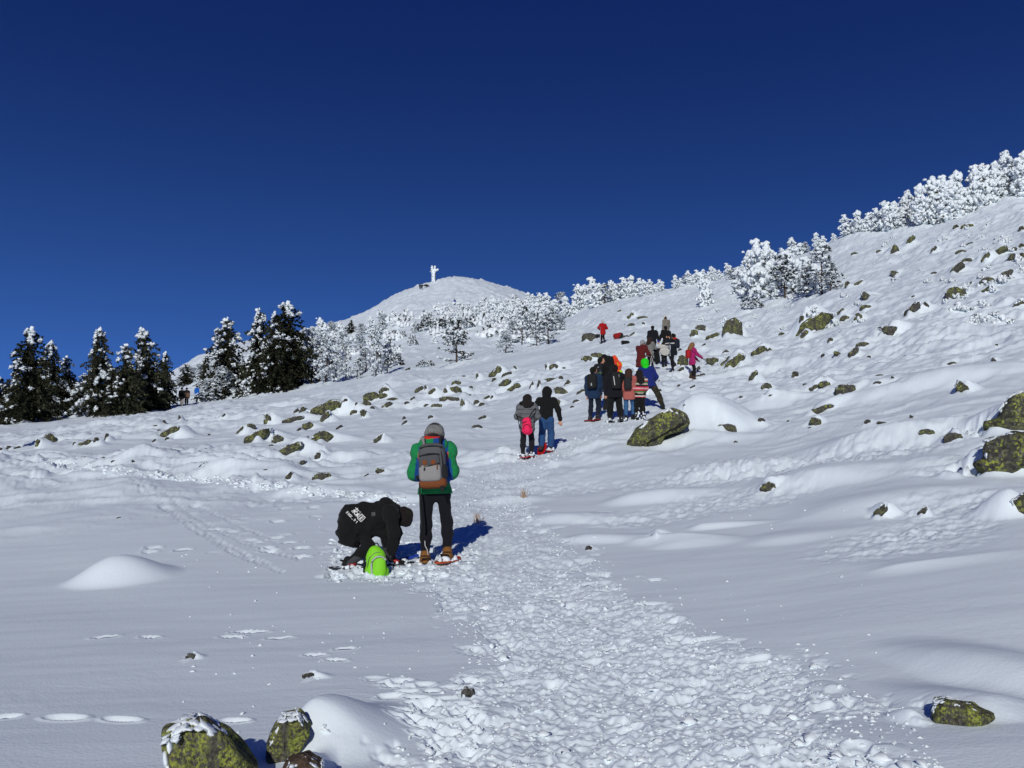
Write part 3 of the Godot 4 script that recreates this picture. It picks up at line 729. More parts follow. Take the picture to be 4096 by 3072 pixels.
var tree_rows := [
	["tallest broad dark spruce of the far left clump, frosted tip bent left", 28, 420, 94, 0, 0.5],
	["slim half-frosted spruce right of the tallest far left one", 51, 416, 76, 1, 0.4],
	["dark narrow spruce on the right of the far left clump", 65, 414, 60, 0, 0.4],
	["dark spruce cut by the left edge of the picture", 1, 420, 44, 0, 0.6],
	["small white-crusted spruce at the right foot of the far left clump", 71, 413, 35, 2, 0.6],
	["slender spruce with a white knobbly top, second clump from the left", 98, 414, 88, 1, 0.4],
	["dark bushy spruce between the white-topped one and the double-tipped one", 125, 413, 70, 0, 0.5],
	["dark double-tipped spruce in the middle of the second clump", 145, 411, 84, 0, 0.5],
	["dark spruce with a white tip at the right end of the second clump", 164, 408, 57, 0, 0.4],
	["low dark spruce at the left foot of the second clump", 86, 415, 42, 0, 0.8],
	["low dark spruce under the white-topped slender one", 112, 414, 46, 0, 0.8],
	["low dark spruce skirt next to the two distant walkers", 154, 409, 38, 0, 0.6],
	["low dark spruce in front of the tallest far left one", 14, 421, 50, 0, 0.6],
	["low dark spruce between the two tall far left ones", 40, 418, 46, 0, 0.7],
	["low dark spruce skirt right of the slim half-frosted one", 58, 415, 40, 0, 0.7],
	["low dark spruce skirt below the double-tipped one", 136, 412, 44, 0, 0.8],
	["small dark bush in the gap between the two spruce clumps", 186, 385, 22, 0, 0.8],
	["small grey-frosted spruce behind the walker in blue", 206, 387, 33, 1, 0.5],
	["frosted twiggy shrub beside the walker in blue", 210, 401, 24, 3, 1.1],
	["grey twiggy frosted tree left of the third clump", 223, 400, 36, 3, 0.8],
	["white-flanked leaning spruce, left one of the third clump", 226, 397, 81, 1, 0.5],
	["white-draped spruce in front, middle of the third clump", 241, 392.5, 53, 2, 0.6],
	["tall spruce with a flag-like white tip, third clump", 259, 391, 84, 1, 0.4],
	["dark tall spruce behind, between the flag-tipped and tallest", 276, 389.6, 80, 0, 0.4],
	["tallest dark spruce of the third clump with pointed white tip", 286.5, 387, 87, 0, 0.6],
	["low dark spruce at the right foot of the third clump", 298, 384.5, 44, 0, 0.6],
	["low dark spruce skirt in the middle of the third clump", 266, 391, 46, 0, 0.9],
	["low dark spruce skirt under the white-draped one", 250, 392, 34, 0, 0.9],
	["loose white tree right next to the third clump with a bare trunk", 312, 383.6, 60, 3, 0.5],
	["loose white tree, second one right of the third clump", 326, 381.6, 50, 3, 0.6],
	["thin grey-white young spruce standing free", 346, 381, 47, 3, 0.3],
	["small frosted sapling beside the thin young spruce", 357, 379, 22, 4, 0.8],
	["tall white-hung tree with dark lower right boughs", 376, 376, 53, 3, 0.4],
	["half-dark pine leaning against the tall white-hung tree", 387, 373, 36, 4, 0.6],
	["tiny dark spruce far up the left flank of the peak", 351, 333, 14, 0, 0.7],
	["lone dark-tufted pine bush in the middle snowfield", 457, 362.6, 46, 4, 0.8],
	["wide frosted bush on the slope below the summit", 433, 330, 15, 5, 1.7],
	["small frosted bush, lower left of the wide one", 412.6, 345, 11, 5, 0.9],
	["little all-white snow ghost below the wide bush", 434, 343.6, 11, 6, 0.7],
	["tiny frosted shrub left of the small frosted bush", 403, 338, 8, 5, 0.9],
	["tiniest frosted shrub on the slope, farthest left", 392, 335.4, 6, 5, 0.9],
	["tiny frosted shrub high on the slope under the summit", 404, 326, 8, 5, 1],
	["low dark frosted juniper mat left of the lone pine bush", 426, 366.6, 8, 5, 2],
	["white-dusted pine with a bent bare trunk, left one of the pine trio", 522, 345, 42, 4, 0.6],
	["dark-trunked pine in the middle of the pine trio", 537, 346, 36, 4, 0.5],
	["pine with spread dark boughs on the right of the trio", 548, 343.6, 36, 4, 0.9],
	["white shrubby tree left of the pine trio", 506, 353, 24, 3, 0.9],
	["white thicket tree farthest left, below the summit slope", 461, 313.7, 12, 2, 0.8],
	["second white thicket tree from the left", 469.5, 312, 10, 2, 0.9],
	["third white thicket tree from the left", 480, 314, 11, 2, 0.9],
	["fourth white thicket tree, taller than its left neighbours", 492.6, 315, 16, 2, 0.7],
	["tall white spire in the thicket above the pine trio", 498, 320.5, 22, 2, 0.6],
	["white thicket tree hiding the distant pink-topped walker", 511.6, 326, 20, 2, 0.8],
	["white thicket tree above the bent bare trunk", 522, 315, 14, 2, 0.8],
	["pale white ghost tree left of the thicket", 444, 312, 10, 6, 0.8],
	["white thicket tree right of the tall spire", 505, 318, 14, 2, 0.8],
	["white thicket tree left of the tall spire, lower", 486, 319, 13, 2, 0.8],
	["white thicket tree highest on the slope", 516, 306, 12, 2, 0.8],
	["white low shrub at the lower edge of the thicket", 474, 321, 9, 5, 1],
	["white twiggy tree behind the pine trio", 532, 328, 18, 3, 0.8],
	["leftmost white tree of the big frosted clump on the right slope", 754, 295, 44, 2, 0.7],
	["tallest white tree of the big frosted clump", 765, 297, 57, 2, 0.6],
	["white-hung pine in the middle of the big frosted clump", 785.4, 298, 47, 4, 0.8],
	["dark-hearted pine right of the middle of the big clump", 806, 297, 36, 4, 0.8],
	["dark-tufted pine at the right end of the big frosted clump", 822, 295, 54, 4, 0.8],
	["low pine bough skirt at the far right of the big clump", 831, 290.5, 28, 4, 0.8],
	["solitary white column-shaped tree left of the big clump", 705, 306, 34, 2, 0.5],
	["low white bush half buried below the big clump", 752, 309, 13, 5, 1.7],
	["low dark-speckled dwarf pine upslope of the column-shaped tree", 735, 279.5, 12, 4, 1.8],
	["white crusted tree behind the tallest of the big clump", 776, 290, 48, 2, 0.7],
	["white crusted tree behind the dark-hearted pine", 794, 291, 40, 2, 0.8],
	["white tree far up behind the loose white trees, leftmost", 313, 345, 20, 3, 0.7],
	["white rimed tree left of the tiny dark spruce on the left flank", 322, 342, 24, 2, 0.7],
	["airy white tree just left of the tiny dark spruce on the left flank", 332, 340, 20, 3, 0.8],
	["small rimed tree touching the tiny dark spruce on the left flank", 341, 338, 16, 2, 0.8],
	["airy white tree right of the tiny dark spruce on the left flank", 362, 336, 14, 3, 0.9],
	["rimed tree on the left flank above the tall white-hung tree", 372, 333, 16, 2, 0.8],
	["airy white tree on the left flank above the half-dark pine", 382, 331, 18, 3, 0.8],
	["airy white tree above the third spruce clump's right edge", 306, 352, 26, 3, 0.7],
	["airy white tree between the two loose white trees, further back", 318, 356, 28, 3, 0.7],
	["rimed tree behind the thin young spruce", 334, 357, 26, 2, 0.6],
	["airy white tree behind and above the thin young spruce", 345, 353, 22, 3, 0.8],
	["airy white tree behind the small frosted sapling", 360, 352, 20, 3, 0.8],
	["airy white tree filling the gap at the third clump's right foot", 300, 372, 34, 3, 0.8],
	["airy white shrub tree between the loose tree and the thin spruce", 336, 377, 30, 3, 0.8],
	["airy white shrub left of the tall white-hung tree", 366, 372, 26, 3, 0.9],
	["frosted low shrub right of the half-dark pine", 394, 366, 16, 5, 1.2],
	["frosted shrub left of the wide frosted bush", 418, 332, 10, 5, 1.3],
	["frosted shrub right of the wide frosted bush", 446, 327, 12, 5, 1.3],
	["frosted shrub above the wide frosted bush", 427, 322, 9, 5, 1.2],
	["small rimed tree left of the lower thicket edge", 455, 322, 12, 2, 1],
	["frosted shrub above and right of the lone pine bush", 466, 328, 12, 5, 1.4],
	["rimed tree low in the thicket, left of the tall spire", 490, 329, 16, 2, 0.9],
	["airy white tree left of the bent bare trunk", 514, 338, 20, 3, 0.9],
	["rimed tree above the dark-trunked pine", 530, 316, 16, 2, 0.9],
	["rimed tree above the pine with spread boughs", 541, 320, 18, 2, 0.9],
	["airy white tree right of the pine trio, behind", 552, 325, 20, 3, 0.9],
	["airy white shrub right end of the pine trio", 560, 330, 16, 3, 1],
	["rimed tree in the upper thicket, left part", 482, 309, 10, 2, 1],
	["rimed tree in the upper thicket, middle part", 496, 308, 12, 2, 1],
	["rimed tree in the upper thicket, right part", 508, 310, 12, 2, 1],
	["rimed bush tree at the left foot of the big clump", 745, 292, 26, 2, 0.9],
	["rimed tree behind the dark-hearted pine's right side", 812, 291, 34, 2, 0.9],
	["twiggy frosted shrub behind the third clump's front", 246, 386, 22, 3, 1],
	["twiggy frosted tree between the walker in blue and third clump", 216, 392, 26, 3, 0.9],
	["small frosted shrub in the gap right of the small dark bush", 194, 380, 14, 3, 1],
	["frosted shrub on the far snow in the spruce gap", 200, 375, 12, 3, 1],
	["first white rimed ridge tree behind the pine trio, counted from the left", 530.6, 304, 12, 2, 0.8],
	["second white rimed ridge tree behind the pine trio, counted from the left", 541, 307, 14, 2, 0.9],
	["third white rimed ridge tree behind the pine trio, counted from the left", 551, 311, 18, 2, 0.9],
	["fourth white rimed ridge tree behind the pine trio, counted from the left", 560, 311, 22, 3, 0.8],
	["fifth white rimed ridge tree behind the pine trio, counted from the left", 570, 310, 19, 2, 0.9],
	["sixth white rimed ridge tree behind the pine trio, counted from the left", 581, 307.5, 24, 2, 0.9],
	["seventh white rimed ridge tree behind the pine trio, counted from the left", 589, 306, 23, 2, 0.8],
	["eighth white rimed ridge tree behind the pine trio, counted from the left", 596, 306.5, 29, 2, 0.8],
	["ninth white rimed ridge tree behind the pine trio, counted from the left", 604, 304, 22, 4, 0.9],
	["tenth white rimed ridge tree behind the pine trio, counted from the left", 613, 300, 20, 2, 0.8],
	["eleventh white rimed ridge tree behind the pine trio, counted from the left", 619.5, 298.5, 16, 3, 0.9],
	["twelfth white rimed ridge tree behind the pine trio, counted from the left", 627, 296.5, 20, 2, 0.9],
	["thirteenth white rimed ridge tree behind the pine trio, counted from the left", 636, 294, 20, 2, 0.8],
	["fourteenth white rimed ridge tree behind the pine trio, counted from the left", 645, 292, 15, 2, 0.9],
	["fifteenth white rimed ridge tree behind the pine trio, counted from the left", 653, 289.5, 13, 2, 0.9],
	["sixteenth white rimed ridge tree behind the pine trio, counted from the left", 661, 288, 12, 2, 0.8],
	["first white rimed ridge tree left of the big frosted clump, from its left", 678, 284.5, 12, 2, 0.9],
	["second white rimed ridge tree left of the big frosted clump, from its left", 685, 281, 10, 3, 0.9],
	["third white rimed ridge tree left of the big frosted clump, from its left", 691, 278, 14, 2, 0.8],
	["fourth white rimed ridge tree left of the big frosted clump, from its left", 698.7, 275, 13, 2, 0.9],
	["fifth white rimed ridge tree left of the big frosted clump, from its left", 706, 273.5, 10, 2, 0.9],
	["sixth white rimed ridge tree left of the big frosted clump, from its left", 713, 273, 14, 2, 0.8],
	["seventh white rimed ridge tree left of the big frosted clump, from its left", 721, 272, 9, 2, 0.9],
	["eighth white rimed ridge tree left of the big frosted clump, from its left", 728.6, 271, 11, 2, 0.9],
	["ninth white rimed ridge tree left of the big frosted clump, from its left", 736, 268, 8, 3, 0.8],
	["tenth white rimed ridge tree left of the big frosted clump, from its left", 743, 265.5, 9, 2, 0.9],
	["first white rimed ridge tree above the big frosted clump, from its left", 755, 261, 13, 2, 0.9],
	["second white rimed ridge tree above the big frosted clump, from its left", 763, 258, 17, 2, 0.8],
	["third white rimed ridge tree above the big frosted clump, from its left", 773, 257, 14, 2, 0.9],
	["fourth white rimed ridge tree above the big frosted clump, from its left", 783, 255, 12, 2, 0.9],
	["fifth white rimed ridge tree above the big frosted clump, from its left", 796.5, 252.5, 20, 2, 0.8],
	["sixth white rimed ridge tree above the big frosted clump, from its left", 806, 250, 12, 3, 0.9],
	["seventh white rimed ridge tree above the big frosted clump, from its left", 820, 246, 14, 2, 0.9],
	["eighth white rimed ridge tree above the big frosted clump, from its left", 834, 241, 8, 2, 0.8],
	["first white rimed ridge tree on the steep upper right skyline, from its left", 848.5, 235, 20, 2, 0.9],
	["second white rimed ridge tree on the steep upper right skyline, from its left", 856, 232.5, 14, 2, 0.9],
	["third white rimed ridge tree on the steep upper right skyline, from its left", 864, 231.5, 22, 2, 0.8],
	["fourth white rimed ridge tree on the steep upper right skyline, from its left", 873, 230.5, 18, 2, 0.9],
	["fifth white rimed ridge tree on the steep upper right skyline, from its left", 882, 230, 22, 2, 0.9],
	["sixth white rimed ridge tree on the steep upper right skyline, from its left", 891, 229.5, 30, 2, 0.8],
	["seventh white rimed ridge tree on the steep upper right skyline, from its left", 899, 226.5, 24, 2, 0.9],
	["eighth white rimed ridge tree on the steep upper right skyline, from its left", 907, 221, 24, 2, 0.9],
	["ninth white rimed ridge tree on the steep upper right skyline, from its left", 915, 217.5, 29, 2, 0.7],
	["tenth white rimed ridge tree on the steep upper right skyline, from its left", 924, 219, 22, 2, 0.9],
	["first white rimed ridge tree in the tall row near the right edge, from its left", 929, 223.5, 39, 2, 0.7],
	["second white rimed ridge tree in the tall row near the right edge, from its left", 940, 222, 47, 2, 0.8],
	["third white rimed ridge tree in the tall row near the right edge, from its left", 949.5, 217, 41, 2, 0.7],
	["fourth white rimed ridge tree in the tall row near the right edge, from its left", 958, 213.5, 34, 2, 0.8],
	["fifth white rimed ridge tree in the tall row near the right edge, from its left", 968.5, 211, 42, 2, 0.7],
	["sixth white rimed ridge tree in the tall row near the right edge, from its left", 977, 207, 36, 2, 0.8],
	["seventh white rimed ridge tree in the tall row near the right edge, from its left", 984, 204.5, 40, 2, 0.7],
	["eighth white rimed ridge tree in the tall row near the right edge, from its left", 992, 201.5, 40, 2, 0.8],
	["ninth white rimed ridge tree in the tall row near the right edge, from its left", 1000, 195.5, 33, 2, 0.7],
	["tenth white rimed ridge tree in the tall row near the right edge, from its left", 1009, 193.5, 26, 2, 0.8],
	["eleventh white rimed ridge tree in the tall row near the right edge, from its left", 1017, 190, 42, 2, 0.7],
	["twelfth white rimed ridge tree in the tall row near the right edge, from its left", 1024, 196, 38, 2, 0.8],
	["thirteenth white rimed ridge tree in the tall row near the right edge, from its left", 1033, 187, 36, 2, 0.7],
]

# ---------------------------------------------------------------- materials
func tone(c: Color, rough := 0.9) -> StandardMaterial3D:
	var m := StandardMaterial3D.new()
	m.albedo_color = c
	m.roughness = rough
	return m

func painted(rough := 0.9, sheen := 0.0) -> StandardMaterial3D:
	var m := StandardMaterial3D.new()
	m.vertex_color_use_as_albedo = true
	m.roughness = rough
	if sheen > 0.0:
		m.rim_enabled = true
		m.rim = sheen
	return m

func rock_material(seed_: int, lichen: float, base: Color) -> StandardMaterial3D:
	var a := FastNoiseLite.new()
	a.seed = seed_
	a.frequency = 0.03
	a.fractal_octaves = 4
	var b := FastNoiseLite.new()
	b.seed = seed_ + 7
	b.noise_type = FastNoiseLite.TYPE_CELLULAR
	b.cellular_return_type = FastNoiseLite.RETURN_DISTANCE
	b.frequency = 0.042
	b.domain_warp_enabled = true
	b.domain_warp_amplitude = 9.0
	b.domain_warp_frequency = 0.05
	var d := FastNoiseLite.new()
	d.seed = seed_ + 13
	d.frequency = 0.011
	var S := 320
	var im := Image.create(S, S, false, Image.FORMAT_RGB8)
	var hm := Image.create(S, S, false, Image.FORMAT_RGB8)
	for y in S:
		for x in S:
			# blended with its own shifted copy near the border, so that it repeats without a seam
			var g := a.get_noise_2d(x, y)
			var c := b.get_noise_2d(x, y)
			var o := d.get_noise_2d(x, y)
			var e := smoothstep(0.0, 24.0, float(mini(mini(x, S - 1 - x), mini(y, S - 1 - y))))
			var col := base * (1.0 + 0.75 * g)
			col = col.lerp(Color(0.16, 0.15, 0.14), smoothstep(0.1, 0.5, a.get_noise_2d(x * 2.0 + 400, y * 2.0)) * 0.6)
			var spots := a.get_noise_2d(x * 2.3 + 300.0, y * 2.3 - 200.0)
			var patch := smoothstep(0.0, 0.06, (-0.55 - c) * 0.25 + o * 0.55 + g * 0.35 + spots * 0.85 + lichen - 0.41) * e
			var bright := 0.75 + 0.5 * a.get_noise_2d(x * 3.0, y * 3.0 + 900)
			col = col.lerp(Color(0.37, 0.405, 0.075) * bright, patch)
			var pale := smoothstep(0.32, 0.42, d.get_noise_2d(x * 5.0 + 77, y * 5.0)) * e * 0.7
			col = col.lerp(Color(0.17, 0.175, 0.15), pale)
			im.set_pixel(x, y, Color(col.r, col.g, col.b).linear_to_srgb())
			var hgt := clampf(0.5 + 0.5 * g + 0.10 * patch, 0, 1)
			hm.set_pixel(x, y, Color(hgt, hgt, hgt))
	var m := StandardMaterial3D.new()
	m.albedo_texture = ImageTexture.create_from_image(im)
	m.roughness = 0.95
	m.metallic_specular = 0.25
	m.heightmap_enabled = true
	m.heightmap_scale = 3.0
	m.heightmap_texture = ImageTexture.create_from_image(hm)
	m.uv1_triplanar = true
	m.uv1_scale = Vector3.ONE * 0.62
	return m

func make_materials() -> void:
	n_big.seed = 3
	n_big.frequency = 0.07
	n_big.fractal_octaves = 2
	n_drift.seed = 11
	n_drift.frequency = 0.42
	n_drift.fractal_octaves = 2
	n_drift.domain_warp_enabled = true
	n_drift.domain_warp_amplitude = 0.7
	n_drift.domain_warp_frequency = 0.3
	n_fine.seed = 21
	n_fine.frequency = 0.02
	n_fine.fractal_octaves = 2
	n_cell.seed = 31
	n_cell.noise_type = FastNoiseLite.TYPE_CELLULAR
	n_cell.cellular_return_type = FastNoiseLite.RETURN_DISTANCE
	n_cell.frequency = 5.5
	n_cloth.seed = 41
	n_cloth.frequency = 5.0
	n_cloth.fractal_octaves = 2
	var snow := tone(Color(0.915, 0.95, 0.972), 0.65)
	snow.metallic_specular = 0.3
	var gn := FastNoiseLite.new()
	gn.seed = 5
	gn.frequency = 0.09
	gn.fractal_octaves = 3
	var grain := NoiseTexture2D.new()
	grain.width = 512
	grain.height = 512
	grain.seamless = true
	grain.noise = gn
	snow.heightmap_enabled = true
	snow.heightmap_texture = grain
	snow.heightmap_scale = 0.18
	snow.uv1_triplanar = true
	snow.uv1_world_triplanar = true
	snow.uv1_scale = Vector3.ONE * 0.63
	M.snow = snow
	M.rime = tone(Color(0.93, 0.955, 0.97), 0.75)
	M.rocks = [rock_material(1, 0.25, Color(0.050, 0.048, 0.041)), rock_material(2, 0.15, Color(0.058, 0.056, 0.048)), rock_material(3, 0.0, Color(0.064, 0.061, 0.054))]
	M.brown_rock = rock_material(4, -0.02, Color(0.085, 0.055, 0.035))
	M.brown_rock.uv1_scale = Vector3.ONE * 1.7
	M.near_rock = rock_material(6, 0.40, Color(0.068, 0.062, 0.052))
	M.near_rock.uv1_scale = Vector3.ONE * 1.9
	M.leaf = painted(0.85)
	M.bark = tone(Color(0.27, 0.22, 0.18), 0.95)
	M.cloth = painted(0.95, 0.05)
	M.shell = painted(0.6)
	M.skin = painted(0.6)
	M.plastic = painted(0.4)
	M.metal = tone(Color(0.62, 0.62, 0.64), 0.35)
	M.metal.metallic = 0.8

# ---------------------------------------------------------------- rocks
var unit_shapes := [
	[-0.5, 0.1, -0.46, 0.55, -0.28, 0.9, 0.1, 1.0, 0.42, 0.75, 0.5, 0.25, 0.4, 0.0, -0.3, 0.0],
	["s", -0.5, 0.02, -0.38, 0.3, 0.0, 0.72, 0.32, 1.0, 0.48, 0.92, 0.5, 0.62, 0.2, 0.25, -0.2, 0.0],
	["s", -0.5, 0.05, -0.2, 0.55, 0.02, 1.0, 0.2, 0.8, 0.5, 0.25, 0.4, 0.02, -0.1, 0.0],
	["s", -0.5, 0.35, -0.2, 0.85, 0.2, 1.0, 0.5, 0.55, 0.3, 0.1, -0.2, 0.0],
	["s", -0.5, 0.7, -0.35, 1.0, -0.1, 0.85, 0.2, 0.5, 0.5, 0.05, 0.1, 0.0, -0.35, 0.05, -0.45, 0.4],
	["s", -0.5, 0.75, -0.2, 0.95, 0.2, 1.0, 0.5, 0.85, 0.4, 0.4, 0.1, 0.0, -0.2, 0.2],
	["s", -0.5, 0.05, -0.4, 0.6, -0.1, 1.0, 0.4, 0.9, 0.5, 0.5, 0.4, 0.0],
	["s", -0.5, 0.05, -0.48, 0.75, -0.3, 0.95, 0.3, 1.0, 0.5, 0.8, 0.47, 0.15, 0.3, 0.0, -0.3, 0.0],
]

# A boulder from its outline (metres, x right and y up from its foot): a faceted body whose depth is about its breadth.
func boulder_mesh(outline: PackedVector2Array, depth: float, rng: RandomNumberGenerator, rough := 1.0) -> ArrayMesh:
	var lo := outline[0]
	var hi := outline[0]
	for p in outline:
		lo = lo.min(p)
		hi = hi.max(p)
	var mid := (lo + hi) * 0.5
	var size := hi - lo
	var pts := PackedVector2Array()
	for k in outline.size():
		var a := outline[k]
		var b := outline[(k + 1) % outline.size()]
		var n := clampi(int((b - a).length() / (maxf(size.x, size.y) * 0.12)), 1, 4)
		for j in n:
			pts.push_back(a.lerp(b, float(j) / n))
	var N := pts.size()
	var layers := [[-1.0, 0.0], [-0.94, 0.36], [-0.78, 0.70], [-0.5, 0.92], [-0.12, 1.0], [0.3, 0.97], [0.7, 0.75], [1.0, 0.3]]
	var v := PackedVector3Array()
	var amp := minf(size.x, size.y) * 0.06 * rough
	for L in layers:
		for k in N:
			var p: Vector2 = mid + (pts[k] - mid) * L[1]
			var q := Vector3(p.x, p.y, -L[0] * depth * 0.5)
			q += Vector3(rng.randf_range(-1, 1), rng.randf_range(-1, 1), rng.randf_range(-1.4, 1.4)) * amp
			if p.y < size.y * 0.12 and L[1] > 0.3:
				q.y -= size.y * 0.35 + depth * 0.15
			v.push_back(q)
	var b2 := Buf.new()
	for l in layers.size() - 1:
		for k in N:
			var a := v[l * N + k]
			var b := v[l * N + (k + 1) % N]
			var c := v[(l + 1) * N + (k + 1) % N]
			var d := v[(l + 1) * N + k]
			for t in [[a, b, c], [a, c, d]]:
				var nn: Vector3 = (t[2] - t[0]).cross(t[1] - t[0]).normalized()
				var ctr: Vector3 = (t[0] + t[1] + t[2]) / 3.0 - Vector3(mid.x, mid.y, 0)
				if nn.dot(ctr) < 0:
					b2.tri(t[0], t[2], t[1], -nn, Color.WHITE)
				else:
					b2.tri(t[0], t[1], t[2], nn, Color.WHITE)
	return b2.mesh(false)

# A weathered stone from its outline: rounded, chiselled by a few planes, pitted by noise; as deep as it is broad.
func stone_mesh(outline: PackedVector2Array, depth: float, rng: RandomNumberGenerator, cells: int) -> ArrayMesh:
	var lo2 := outline[0]
	var hi2 := outline[0]
	for p in outline:
		lo2 = lo2.min(p)
		hi2 = hi2.max(p)
	var size := hi2 - lo2
	var least := minf(size.x, size.y)
	var poly := PackedVector2Array()
	for p in outline:
		poly.push_back(p if p.y > lo2.y + size.y * 0.13 else Vector2(p.x, p.y - size.y * 0.35 - depth * 0.15))
	var low := lo2.y - size.y * 0.4 - depth * 0.15
	var cell := maxf(size.x, size.y * 1.4) / cells
	var lo := Vector3(lo2.x, low, -depth * 0.6) - Vector3.ONE * cell * 3.0
	var hi := Vector3(hi2.x, hi2.y, depth * 0.6) + Vector3.ONE * cell * 3.0
	var nx := int((hi.x - lo.x) / cell) + 2
	var ny := int((hi.y - lo.y) / cell) + 2
	var nz := int((hi.z - lo.z) / cell) + 2
	var planes := [[Vector3(rng.randf_range(-0.25, 0.25), rng.randf_range(-0.05, 0.35), 1).normalized(), depth * 0.46], [Vector3(rng.randf_range(-0.3, 0.3), 0.3, -1).normalized(), depth * 0.46]]
	var mid := Vector3((lo2.x + hi2.x) * 0.5, (lo2.y + hi2.y) * 0.5, 0)
	for k in 7:
		var d := Vector3(rng.randf_range(-1, 1), rng.randf_range(-0.5, 1), rng.randf_range(0.25, 1)).normalized()
		var reach := (absf(d.x) * size.x + absf(d.y) * size.y + absf(d.z) * depth) * 0.5
		planes.append([d, reach * rng.randf_range(0.60, 0.80)])
	var f := PackedFloat32Array()
	f.resize(nx * ny * nz)
	var N := poly.size()
	var k1 := least * 0.03
	var sc := 22.0 / least
	var off := rng.randf() * 500.0
	for y in ny:
		for x in nx:
			var q := Vector2(lo.x + x * cell, lo.y + y * cell)
			var d := 1e9
			var s := 1.0
			for i in N:
				var a := poly[i]
				var b := poly[(i + N - 1) % N]
				var e := b - a
				var w := q - a
				var bb := w - e * clampf(w.dot(e) / maxf(e.length_squared(), 1e-9), 0.0, 1.0)
				d = minf(d, bb.length_squared())
				var c1 := q.y >= a.y
				var c2 := q.y < b.y
				var c3 := e.x * w.y > e.y * w.x
				if (c1 and c2 and c3) or (not c1 and not c2 and not c3):
					s = -s
			var d2 := s * sqrt(d)
			for z in nz:
				var p := Vector3(q.x, q.y, lo.z + z * cell)
				var g := d2 + 0.30 * maxf(absf(p.z) - depth * 0.25, 0.0)
				for pl in planes:
					var t: float = (p - mid).dot(pl[0]) - pl[1]
					var h := maxf(k1 - absf(g - t), 0.0)
					g = maxf(g, t) + h * h / k1 * 0.25
				if absf(g) < cell * 4.0:
					g += least * (0.13 * absf(n_fine.get_noise_3d(p.x * sc + off, p.y * sc, p.z * sc)) + 0.08 * n_fine.get_noise_3d(p.x * sc * 3.2, p.y * sc * 3.2 + off, p.z * sc * 3.2)) - least * 0.05
				f[(z * ny + y) * nx + x] = g
	var net := nets(f, nx, ny, nz, lo, cell)
	return array_mesh(net[0], net[1], smooth_normals(net[0], net[1]))

var rock_jobs := []

# finds where each rock stands and heaps the drift that the wind laid behind it
func plan_rocks() -> void:
	var rng := RandomNumberGenerator.new()
	rng.seed = 77
	for k in rock_rows.size():
		var row: Array = rock_rows[k]
		var P := survey(row[1], row[2] - 0.3, 3.0)
		var d := Vector2(P.x, P.z).length()
		var s := -P.z / F / cos(PITCH)
		var W: float = row[3] * s
		var Hh: float = row[4] * s
		var depth: float = clampf(minf(W, Hh * 2.0) * rng.randf_range(0.6, 0.9), 0.05, 2.5)
		var away := Vector3(P.x, 0, P.z).normalized()
		var right := Vector3(-away.z, 0, away.x)
		var yaw := rng.randf_range(-0.28, 0.28)
		var at := P + away * depth * 0.30
		var kk := at.z / P.z
		at.y = EYE + (P.y - EYE) * kk
		W *= kk
		Hh *= kk
		rock_jobs.append({"row": row, "at": at, "W": W, "H": Hh, "depth": depth, "yaw": yaw, "away": away, "seed": k, "d": d})
		var tail := rng.randf_range(0.7, 1.6)
		var turn := atan2(away.x, -away.z) + rng.randf_range(-0.3, 0.35)
		var shape: int = row[5]
		var c := at + away * (depth * 0.45) + right * W * (0.25 if shape in [1, 5] else 0.12)
		var high := Hh * rng.randf_range(0.75, 1.08)
		if row[4] < 3.0:
			high *= 0.7
		stamp(c, W * 0.55, W * (0.75 + tail), maxf(depth * 0.75, Hh * 0.7), maxf(depth, Hh) * 2.2, high, turn)
		if row[4] > 3.0:
			for j in 3:
				stamp(P - away * depth * rng.randf_range(0.0, 0.25) + right * W * rng.randf_range(-0.55, 0.55), W * rng.randf_range(0.14, 0.3), W * rng.randf_range(0.14, 0.4), maxf(Hh * 0.5, 0.12), maxf(depth * 0.5, 0.12), Hh * rng.randf_range(0.12, 0.34), turn)
		if k % 3 == 0:
			stamp(at - right * W * 0.7 - away * depth * 0.3, W * 0.6, W * 0.7, W * 0.5, W * 0.6, Hh * 0.22, turn)
		if k % 2 == 0 and d < 60.0:
			stamp(c - right * W * 0.5, W * 0.9, W * 0.5, W * 0.6, W * 0.8, minf(0.16, Hh * 0.3), turn, 3)

func build_rocks() -> void:
	var rng := RandomNumberGenerator.new()
	for job in rock_jobs:
		var row: Array = job.row
		rng.seed = 1000 + job.seed
		var raw: Array = unit_shapes[row[5]]
		var outline := PackedVector2Array()
		var first := 1 if raw[0] is String else 0
		var grow := 1.06
		for j in range(first, raw.size(), 2):
			outline.push_back(Vector2((raw[j] + rng.randf_range(-0.04, 0.04)) * job.W * grow, clampf(raw[j + 1] + rng.randf_range(-0.06, 0.06), 0.0, 1.0) * job.H * grow))
		var mat: Material = M.rocks[[0, 1, 0, 1, 2][job.seed % 5] if row[3] * row[4] > 40.0 else [1, 2][job.seed % 2]]
		var turn: float = -atan2(job.away.x, -job.away.z) + job.yaw
		var big: bool = row[3] * row[4] > 40.0
		if not big:
			var o := part("rock", boulder_mesh(outline, job.depth, rng), mat, self, Transform3D(Basis(Vector3.UP, turn), job.at))
			tag(o, row[0], "rock", "stones sticking out of the snow")
			continue
		var t := thing("rock", row[0], "rock", job.at, turn, "boulders sticking out of the snow")
		part("stone", stone_mesh(outline, job.depth, rng, 20 if row[3] * row[4] < 250.0 else 28), mat, t)
		part("snow_cap", snow_cap(outline, job.depth, rng), M.rime, t)

